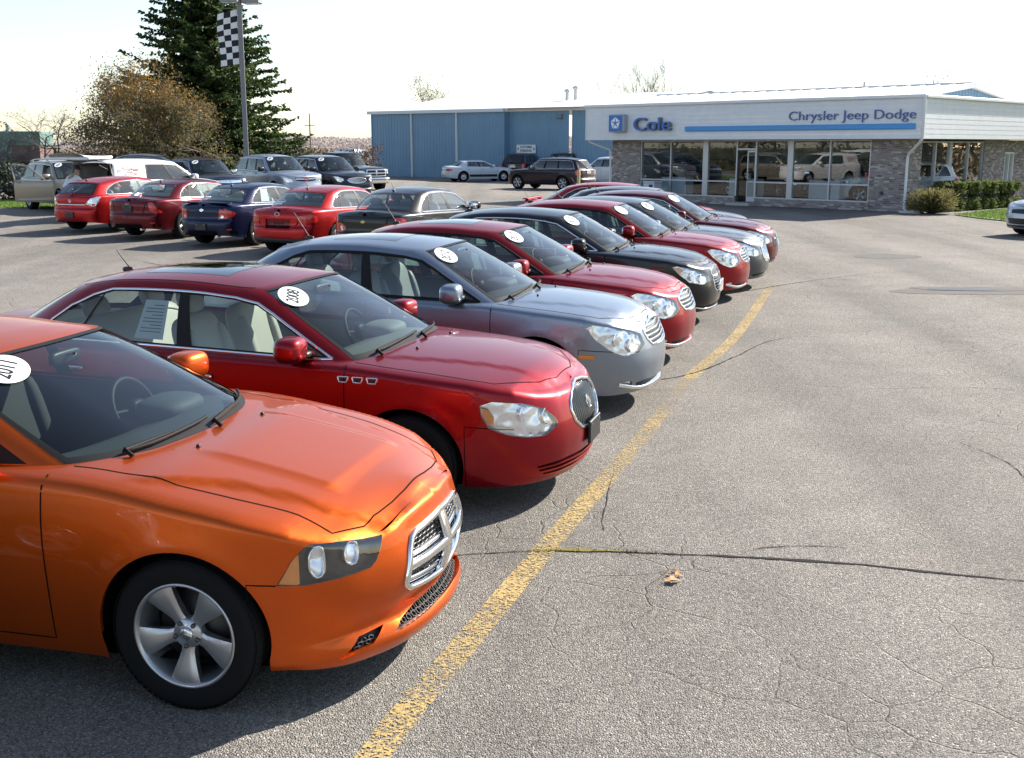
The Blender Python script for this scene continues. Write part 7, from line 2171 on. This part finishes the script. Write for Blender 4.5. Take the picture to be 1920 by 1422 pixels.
EN_RING = [(-.01, .90), (.22, .89), (.40, .85), (.44, .80), (.36, .73), (.2, .69), (-.01, .68)]
SH_E, CAR_E = suv('parked_suv', 'dark blue-black SUV with oval chrome grille', (-8.25, 50.4, GZ), 142, P_NAVY, 1.02, 1.02, 1.03, over=dict(lamps=[('hl', [(.60, .80), (.74, .73), (.90, .77), (1.02, .88), (1.06, .96), (.96, .97), (.76, .92), (.62, .87)]), ('rec_g', EN_RING)], recess=[('rec_g', 'grille', .02, M_BOWL)]), opts=dict(sticker='2009'))
m = MB(); frame_bar(m, SH_E, np.array([(max(u, 0), z) for u, z in EN_RING]), .035, 0, .014, 0, False); m.build('grille_frame', M_CHR, CAR_E)
grille_bars(CAR_E, SH_E, [(max(u, 0), z) for u, z in EN_RING], 10, True, M_ALU2, .012, .01, -.012)
bar_front(CAR_E, SH_E, [(0, .45), (.5, .45), (.9, .46)], .045, .012, M_CHR, 'lower_trim')

def pickup(name, label, loc, az, pm, sz=1.0, group=None, opts=None, cat='pickup truck'):
    over = dict(B=[(1.05, 0), (1.0, .40), (.82, .80), (.58, None), (-.20, None), (-.85, None), (-.95, None), (-1.06, .80), (-1.10, .42), (-1.11, 0)],
                T=[(.40, 0, 1.80 * sz), (.37, .36, 1.80 * sz), (.26, .66, 1.775 * sz), (.15, .70, 1.77 * sz), (-.25, .72, 1.79 * sz), (-.80, .71, 1.77 * sz), (-.90, .70, 1.76 * sz), (-.98, .66, 1.75 * sz), (-1.02, .36, 1.765 * sz), (-1.03, 0, 1.77 * sz)],
                zroof=[(.40, 1.80 * sz), (.1, 1.84 * sz), (-.4, 1.855 * sz), (-1.03, 1.77 * sz)],
                windows=[('frit', [(-.1, 0), (2.0, 0), (2.0, .985), (-.1, .985)]), ('ws', [(-.1, .05), (1.86, .05), (1.92, .94), (-.1, .94)]),
                         ('dlo', [(2.62, .03), (5.7, .03), (5.7, .84), (2.72, .86)]), ('win_front', [(2.72, .075), (3.93, .075), (3.93, .83), (2.80, .83)]), ('win_rear', [(4.07, .075), (5.5, .075), (5.5, .82), (4.07, .83)]), ('bl', [(7.1, .1), (9.2, .1), (9.2, .88), (7.1, .88)])],
                doors=dict(door_front=(1.0, -.18, .42), door_rear=(-.18, -.92, .42)),
                ztop=[(2.75, 1.08), (2.3, 1.13), (1.5, 1.17), (.95, 1.19), (0, 1.20), (-1.2, 1.22), (-2.9, 1.24)], zbot=[(2.75, .40), (1.1, .38), (-1.1, .38), (-2.9, .50)],
                zc=[(2.75, 1.085), (2.62, 1.095), (2.45, 1.17), (1.8, 1.24), (1.1, 1.28), (.5, 1.28), (-1.2, 1.26), (-1.3, 1.235), (-2.9, 1.245)],
                plan=[(2.75, 0), (2.74, .4), (2.70, .68), (2.58, .86), (2.3, .96), (1.6, 1.0), (0, 1.0), (-1.5, 1.0), (-2.6, .99), (-2.82, .93), (-2.9, .7), (-2.9, 0)],
                front=[(.3, -.08), (.42, .02), (.66, .03), (.70, -.04), (.9, -.05), (1.1, -.08)], rear=[(.4, -.02), (.5, .02), (.68, .02), (.72, -.05), (1.2, -.05)],
                axf=1.78, axr=-1.75, R=.39, hood=[(2.55, -.05), (2.55, 0), (2.52, .45), (2.42, .8), (2.3, .86), (1.3, .87), (.85, .86), (.3, .86), (.3, -.05)],
                bump_f=((2.24, .70), (.95, .70)), bump_r=((-2.2, .7), (.9, .7)), trunk=[(-1.25, -.05), (-1.25, .92), (-2.8, .90), (-2.8, -.05)],
                lamps=[('hl', [(.66, .86), (.95, .85), (1.08, .92), (1.06, 1.04), (.70, 1.03)]), ('rec_g', [(-.01, 1.05), (.56, 1.05), (.58, .78), (-.01, .76)]), ('r:tl', [(.82, .80), (1.02, .80), (1.02, 1.16), (.82, 1.16)])],
                reflectors=[(.78, .93, .06)], recess=[('rec_g', 'grille', .03, M_BLACK)], handle_z=1.06, seat_z=.86)
    sh, root = suv(name, label, loc, az, pm, 1, 1, 1, cat, over, dict(dict(rim_r=.25, rim='five'), **(opts or {})), group)
    return sh, root
SH_RAM, CAR_RAM = pickup('pickup_truck', 'glossy black pickup truck with chrome bumper near the blue wall', (-9.0, 60.6, .10), 136, P_BLACK, 1.04, GROUP_SUV)
m = MB(); frame_bar(m, SH_RAM, np.array([(0, .55), (.5, .55), (.95, .55), (1.2, .56)]), .26, .0, .03, 0, False); m.build('chrome_bumper', M_CHR, CAR_RAM)
m = MB()
for L in ([(0, .90), (.56, .90)], [(.012, 1.05), (.012, .77)], [(0, 1.06), (.57, 1.06), (.59, .77), (0, .75)]): frame_bar(m, SH_RAM, np.array(L), .055, 0, .015, 0, False)
m.build('grille_crosshair', M_CHR, CAR_RAM)

# tan crossover with its passenger door open
SH_F, CAR_F = suv('parked_suv', 'tan crossover with roof rails and its front passenger door wide open', (-15.75, 40.1, .20), 138, P_TAN, .98, .97, .965, over=dict(lamps=SUV['lamps'] + [('rec_g', [(-.01, .85), (.45, .84), (.42, .70), (-.01, .69)])], recess=[('rec_g', 'grille', .03, M_BLACK)]), opts=dict(interior='light', sticker='2007'), group=None)
def swing(o, hinge, ang):
    c, s_ = cos(ang), sin(ang)
    o.rotation_euler = (0, 0, ang)
    o.location = (hinge[0] - (c * hinge[0] - s_ * hinge[1]), hinge[1] - (s_ * hinge[0] + c * hinge[1]), 0)
_d = root_parts[CAR_F.name][('door_front', -1)]
_hx = SH_F.doors['door_front'][0]
swing(_d, (_hx, -SH_F.yE_side(_hx) + .02), radians(62))
# frame round the open door's glass, and an inner trim panel
m = MB(); P = SH_F.gh(resample(SH_F.qv([(2.66, .0), (2.72, .86), (3.98, .86), (3.98, .0)]), .05, False)) * [1, -1, 1]
m.tube(P, .022, 6); m.build('window_frame', P_TAN, _d)
m = MB(); m.superbox(((SH_F.doors['door_front'][0] + SH_F.doors['door_front'][1]) / 2, -SH_F.yE_side(.4) + .05, .72), (1.15, .05, .66), .25, 20, 10); m.build('door_lining', M_LBEIGE, _d)
for sd in (1, -1):
    m = MB(); xs_ = np.linspace(.0, -1.75, 9)
    P = np.array([[x, sd * .62, float(SH_F.roof(np.array([[x, .62]]))[0, 2]) + .075 - .05 * (abs(x + .9) / .9) ** 6] for x in xs_]); m.tube(P, .022, 6)
    for i in (1, 4, 7): m.box((P[i][0], P[i][1], P[i][2] - .04), (.10, .03, .09))
    m.build('roof_rail', M_ALU, CAR_F)

# white minivan, tailgate up
def minivan():
    k = scaled(SUV, 1.02, 1.0, 1.0, step=.08)
    k.update(R=.33, lamps=[('hl', SUV['lamps'][0][1]), ('r:tl', [(.84, .80), (1.0, .78), (1.06, .82), (1.02, 1.07), (.86, 1.07)]), ('trunk', [(99, 0), (99.1, 0), (99.1, .1)])][:2])
    k['B'] = [(1.62, 0), (1.55, .38), (1.28, .78), (.98, None), (.06, None), (-1.05, None), (-1.90, None), (-2.32, .86), (-2.45, .5), (-2.47, 0)]
    k['T'] = [(.62, 0, 1.66), (.58, .34, 1.655), (.40, .64, 1.635), (.22, .69, 1.63), (-.2, .715, 1.67), (-1.0, .72, 1.68), (-1.8, .71, 1.67), (-2.16, .66, 1.64), (-2.25, .38, 1.66), (-2.27, 0, 1.665)]
    k['zroof'] = [(.62, 1.66), (.25, 1.72), (-.4, 1.76), (-1.3, 1.76), (-2.27, 1.665)]
    k['doors'] = dict(door_front=(1.3, .0, .32), door_rear=(.0, -1.10, .32))
    k['hood'] = [(2.40, -.05), (2.40, 0), (2.36, .3), (2.28, .55), (2.1, .80), (1.9, .85), (1.4, .86), (1.28, .84), (.6, .84), (.6, -.05)]
    k['windows'] = [('frit', [(-.1, 0), (2.0, 0), (2.0, .985), (-.1, .985)]), ('ws', [(-.1, .05), (1.86, .05), (1.92, .94), (-.1, .94)]),
                    ('dlo', [(2.62, .03), (5.0, .03), (5.0, .86), (2.72, .87)]), ('win_front', [(2.72, .075), (3.93, .075), (3.93, .83), (2.80, .83)]),
                    ('win_rear', [(4.05, .075), (4.93, .075), (4.93, .83), (4.05, .83)]), ('gate', [(7.12, -.1), (9.2, -.1), (9.2, .97), (7.16, .95)]), ('bl', [(7.35, .12), (9.2, .12), (9.2, .88), (7.35, .88)])]
    sh = CarShape(**k)
    q = [(-.1, .52), (.80, .52), (.83, 1.3), (-.1, 1.3)]
    sh.lamps = list(sh.lamps) + [('r:trunk', q)]
    root = build_car('minivan', sh, 'white minivan with its tailgate raised and red lettering on the side', 'minivan', V_LOC, V_AZ, P_WHITE, None, 'dark', dict(rim='steel', rim_r=.2, rear_glass=M_GLASSD, gate=True, antenna=None, chrome_dlo=False, nozzles=False))
    g = root_parts[root.name]['trunk_lid']
    hx, hz = -2.25, 1.66
    a = radians(88)
    c, s_ = cos(a), sin(a)
    # rotate about the y axis through the hinge so that the gate points backwards and up
    g.rotation_euler = (0, a, 0)
    g.location = (hx - (c * hx + s_ * hz), 0, hz - (-s_ * hx + c * hz))
    m = MB()
    m.add(np.array([(-2.36, y, z) for y, z in ((-.78, .62), (.78, .62), (.80, 1.12), (.70, 1.58), (-.70, 1.58), (-.80, 1.12))]) * .985, [(0, 1, 2, 3, 4, 5)])
    m.build('gate_lining', mat('gate_grey_plastic', (.09, .10, .11), .6), g)
    m = MB(); m.tube([(-2.42 + .0 * z, y, z) for y, z in ((-.86, .60), (-.90, 1.1), (-.72, 1.62), (.72, 1.62), (.90, 1.1), (.86, .60), (-.86, .60))], .05, 6); m.build('gate_edge', P_WHITE, g)
    for sg in (-1, 1):
        m = MB(); m.tube([(-2.28, sg * .74, 1.38), (-2.80, sg * .72, 1.60)], .012, 6); m.build('gas_strut', M_BLACK, root)
    m = MB(); m.tube([(-2.40, y, z) for y, z in ((-.80, .55), (-.86, 1.1), (-.74, 1.60), (.74, 1.60), (.86, 1.1), (.80, .55), (-.80, .55))], .035, 6); m.build('gate_seal', M_BLACK, root)
    # cargo floor and box
    m = MB(); m.box((-1.6, 0, .62), (1.5, 1.4, .04), 0); m.box((-1.5, -.2, .86), (.6, .7, .42), 1, .1, .02); m.build('cargo', [M_CDARK, mat('grey_carton', (.16, .15, .14), .8)], root)
    for txt, size, dz, mt_, sp in (('AutoQual', .19, .0, mat('red_lettering', (.45, .04, .05), .5), 1.0), ('800-435-7825', .085, -.19, mat('red_lettering', (.45, .04, .05), .5), 1.2)):
        V, F = text_mesh(txt, size, 0, .002, .12, sp)
        y0 = -sh.yE_side(-1.6)
        U = sh.gh(sh.qv([(5.75, .38)]))[0]
        P = np.stack([U[0] + V[:, 0], np.full(len(V), 0.0), U[2] + V[:, 1] + dz], 1)
        P[:, 2] += .16
        P[:, 1] = -(U[1] + .03) + (P[:, 2] - U[2]) * .12
        mm = MB(); mm.add(P, F); mm.build('side_lettering', mt_, root)
    m = MB(); x0 = U[0]
    P = np.array([[x0 + t, -(U[1] + .03), U[2] + .07 + .05 * cos(t * 6) * (t > -.1)] for t in np.linspace(-.2, .4, 9)]); m.tube(P + [0, -.022, 0], [.004, .008, .012, .014, .014, .012, .010, .007, .003], 4)
    m.build('lettering_swoosh', mat('dark_red_print', (.14, .02, .03), .5), root)
    return sh, root
V_LOC, V_AZ = (-12.25, 38.25, .18), 27
SH_V, CAR_V = minivan()

# ---------------------------------------------------------------- by the blue building
def lesabre():
    k = scaled(SEDAN, .97, .96, .97, step=.09)
    k['T'] = [(.30, 0, 1.35), (.285, .31, 1.345), (.21, .565, 1.325), (.05, .60, 1.325), (-.35, .62, 1.345), (-.95, .62, 1.34), (-1.12, .61, 1.325), (-1.28, .58, 1.31), (-1.33, .31, 1.325), (-1.34, 0, 1.33)]
    k['zroof'] = [(.30, 1.35), (0, 1.385), (-.5, 1.395), (-1.34, 1.33)]
    k['lamps'] = [('r:tl', [(.30, .72), (.90, .70), (1.0, .74), (.98, .83), (.34, .84)]), ('rec_v', [(-.01, .83), (.28, .83), (.26, .72), (-.01, .72)])]; k['recess'] = []
    k['windows'] = [w for w in WIN_SEDAN if w[0] not in ('dlo', 'win_quarter', 'win_rear')] + [('dlo', [(2.62, .03), (5.3, .03), (5.3, .86), (2.72, .88)]), ('win_front', WIN_SEDAN[3][1]), ('win_rear', [(4.07, .075), (5.15, .075), (5.15, .82), (4.07, .84)])]
    sh = CarShape(**k)
    root = build_car('parked_car', sh, 'old white sedan standing alone beside the blue metal wall', 'car', (-2.35, 78.7, 0), 66, P_WHITE2, None, 'grey', dict(rim='steel', rim_r=.19, antenna=None, nozzles=False))
    m = MB()
    for sd in (1, -1): strip(m, sh.band, sh.pb.normal, sh.xz([(1.0, .40), (-1.1, .40)]), .16, .003, sd, 0, False, .004)
    m.build('lower_cladding', M_BLACK, root)
    return sh, root
SH_LS, CAR_LS = lesabre()
SH_Y, CAR_Y = suv('parked_suv', 'black SUV seen from behind, parked under the customer sign', (.95, 81.5, 0), 22, P_PLUM, 1, .98, 1.06, over=dict(step=.11), group=None)
plate(CAR_Y, SH_Y, .98, M_CHR, True, .5, .2)
SH_P, CAR_P = suv('parked_suv', 'dark plum crossover side on with silver wheels, beside the yellow post', (2.2, 64.6, 0), -54, P_PLUM, 1.0, .98, .985, over=dict(step=.10), opts=dict(rim='six', rim_r=.245), group=None)
plate(CAR_P, SH_P, .95, M_CHR, True, .42, .16)
SH_PK, CAR_PK = pickup('pickup_truck', 'maroon-black pickup truck half hidden behind the plum crossover', (3.9, 80.5, 0), 30, P_BROWN, 1.0)
SH_W1, CAR_W1 = suv('parked_suv', 'white SUV half hidden beside the brick pier', (6.0, 71.5, 0), -55, P_WHITE, .95, .95, .97, over=dict(step=.12), group=None)
# pale sedan entering at the right edge
def cruze():
    k = malibu_front(scaled(SEDAN, .90, .95, 1.0, step=.07)); k['lamps'][2] = ('rec_g', [(-.01, .72), (.40, .70), (.37, .60), (-.01, .60)]); k['lamps'][3] = ('rec_g2', [(-.01, .48), (.48, .47), (.44, .33), (-.01, .32)])
    sh = CarShape(**k)
    root = build_car('parked_car', sh, 'pale silver sedan nosing into view at the right edge', 'car', CZ_LOC, 247, P_SILVER, None, 'grey', dict(antenna=None))
    return sh, root
CZ_LOC = (16.15, 31.6, 0)
SH_CZ, CAR_CZ = cruze()

# far vehicles glimpsed between and behind the others
SH_B1, CAR_B1 = suv('parked_suv', 'dark SUV with roof rack behind the slate SUV, only its roof showing', (-21.5, 84, .3), 60, P_BROWN, 1, 1, 1.02, over=dict(step=.14), group=None, opts=dict(detail=0))
m = MB()
for sd in (-1, 1): m.tube([(.0, sd * .6, 1.78), (-.1, sd * .6, 1.88), (-1.7, sd * .6, 1.88), (-1.8, sd * .6, 1.78)], .03, 5)
for x in (-.4, -1.4): m.tube([(x, -.6, 1.89), (x, .6, 1.89)], .025, 5)
m.build('roof_rack', M_BLACK, CAR_B1)
SH_B2, CAR_B2 = suv('parked_suv', 'black SUV roof showing between the slate and oval-grille SUVs', (-19.3, 98, .3), 75, P_BLACK, 1, 1, 1.0, over=dict(step=.14), group=None, opts=dict(detail=0))
SH_B3, CAR_B3 = pickup('pickup_truck', 'dark pickup truck with pale topper at the corner of the blue wall', (-13.9, 101, .25), 12, P_BROWN, 1.0, None, dict(detail=0))
m = MB(); m.superbox((-1.95, 0, 1.50), (1.75, 1.75, .62), .25, 20, 10); m.build('truck_topper', P_SILVER, CAR_B3)
SH_B4, CAR_B4 = tail_sedan('grey-green sedan behind the white minivan, only roof and glass showing', (-14.9, 47.0, .35), 90, P_GREY, [('r:tl', SEDAN['lamps'][1][1])], .95, .95, 1.15, extra=dict(step=.12), opts=dict(detail=0, antenna=None))
del CAR_B4['group']

# ---------------------------------------------------------------- copies: cars on show behind the glass, and an unseen car added for its reflection
def dup(src, loc, az, label, group=None, scale=None):
    def cp(o, par=None):
        c = o.copy(); COL.objects.link(c)
        if par: c.parent = par
        for ch in kids.get(o, []): cp(ch, c)
        return c
    c = cp(src); c.location = loc; c.rotation_euler = (0, 0, radians(90 - az)); c['label'] = label
    if 'group' in c: del c['group']
    if group: c['group'] = group
    if scale: c.scale = (scale,) * 3
    return c
kids = {}
for _o in COL.objects:
    if _o.parent: kids.setdefault(_o.parent, []).append(_o)
GSH = 'vehicles on show behind the showroom glass'
dup(CAR_P, bw(-10.9, 3.4, .16), 138, 'dark crossover on show behind the glass, nearest the brick pier with the bin', GSH)
dup(CAR_BK, bw(-8.0, 4.6, .16), 170, 'black sedan on show behind the glass left of the door', GSH)
dup(CAR_G, bw(-5.6, 4.6, .16), 200, 'dark grey sedan on show behind the glass just right of the door', GSH)
dup(CAR_OU, bw(-3.7, 4.3, .16), 215, 'silver SUV on show behind the middle of the right windows', GSH, 1.0)
dup(CAR_W1, bw(-1.9, 3.2, .16), 285, 'white SUV on show behind the rightmost showroom window', GSH, 1.0)
dup(CAR_S, (-4.75, 3.25, 0), 104, 'unseen steel grey sedan added before the orange one to be mirrored in its flank', GROUP_ROW, 1.0)  # added out of view to block sky from the orange flank
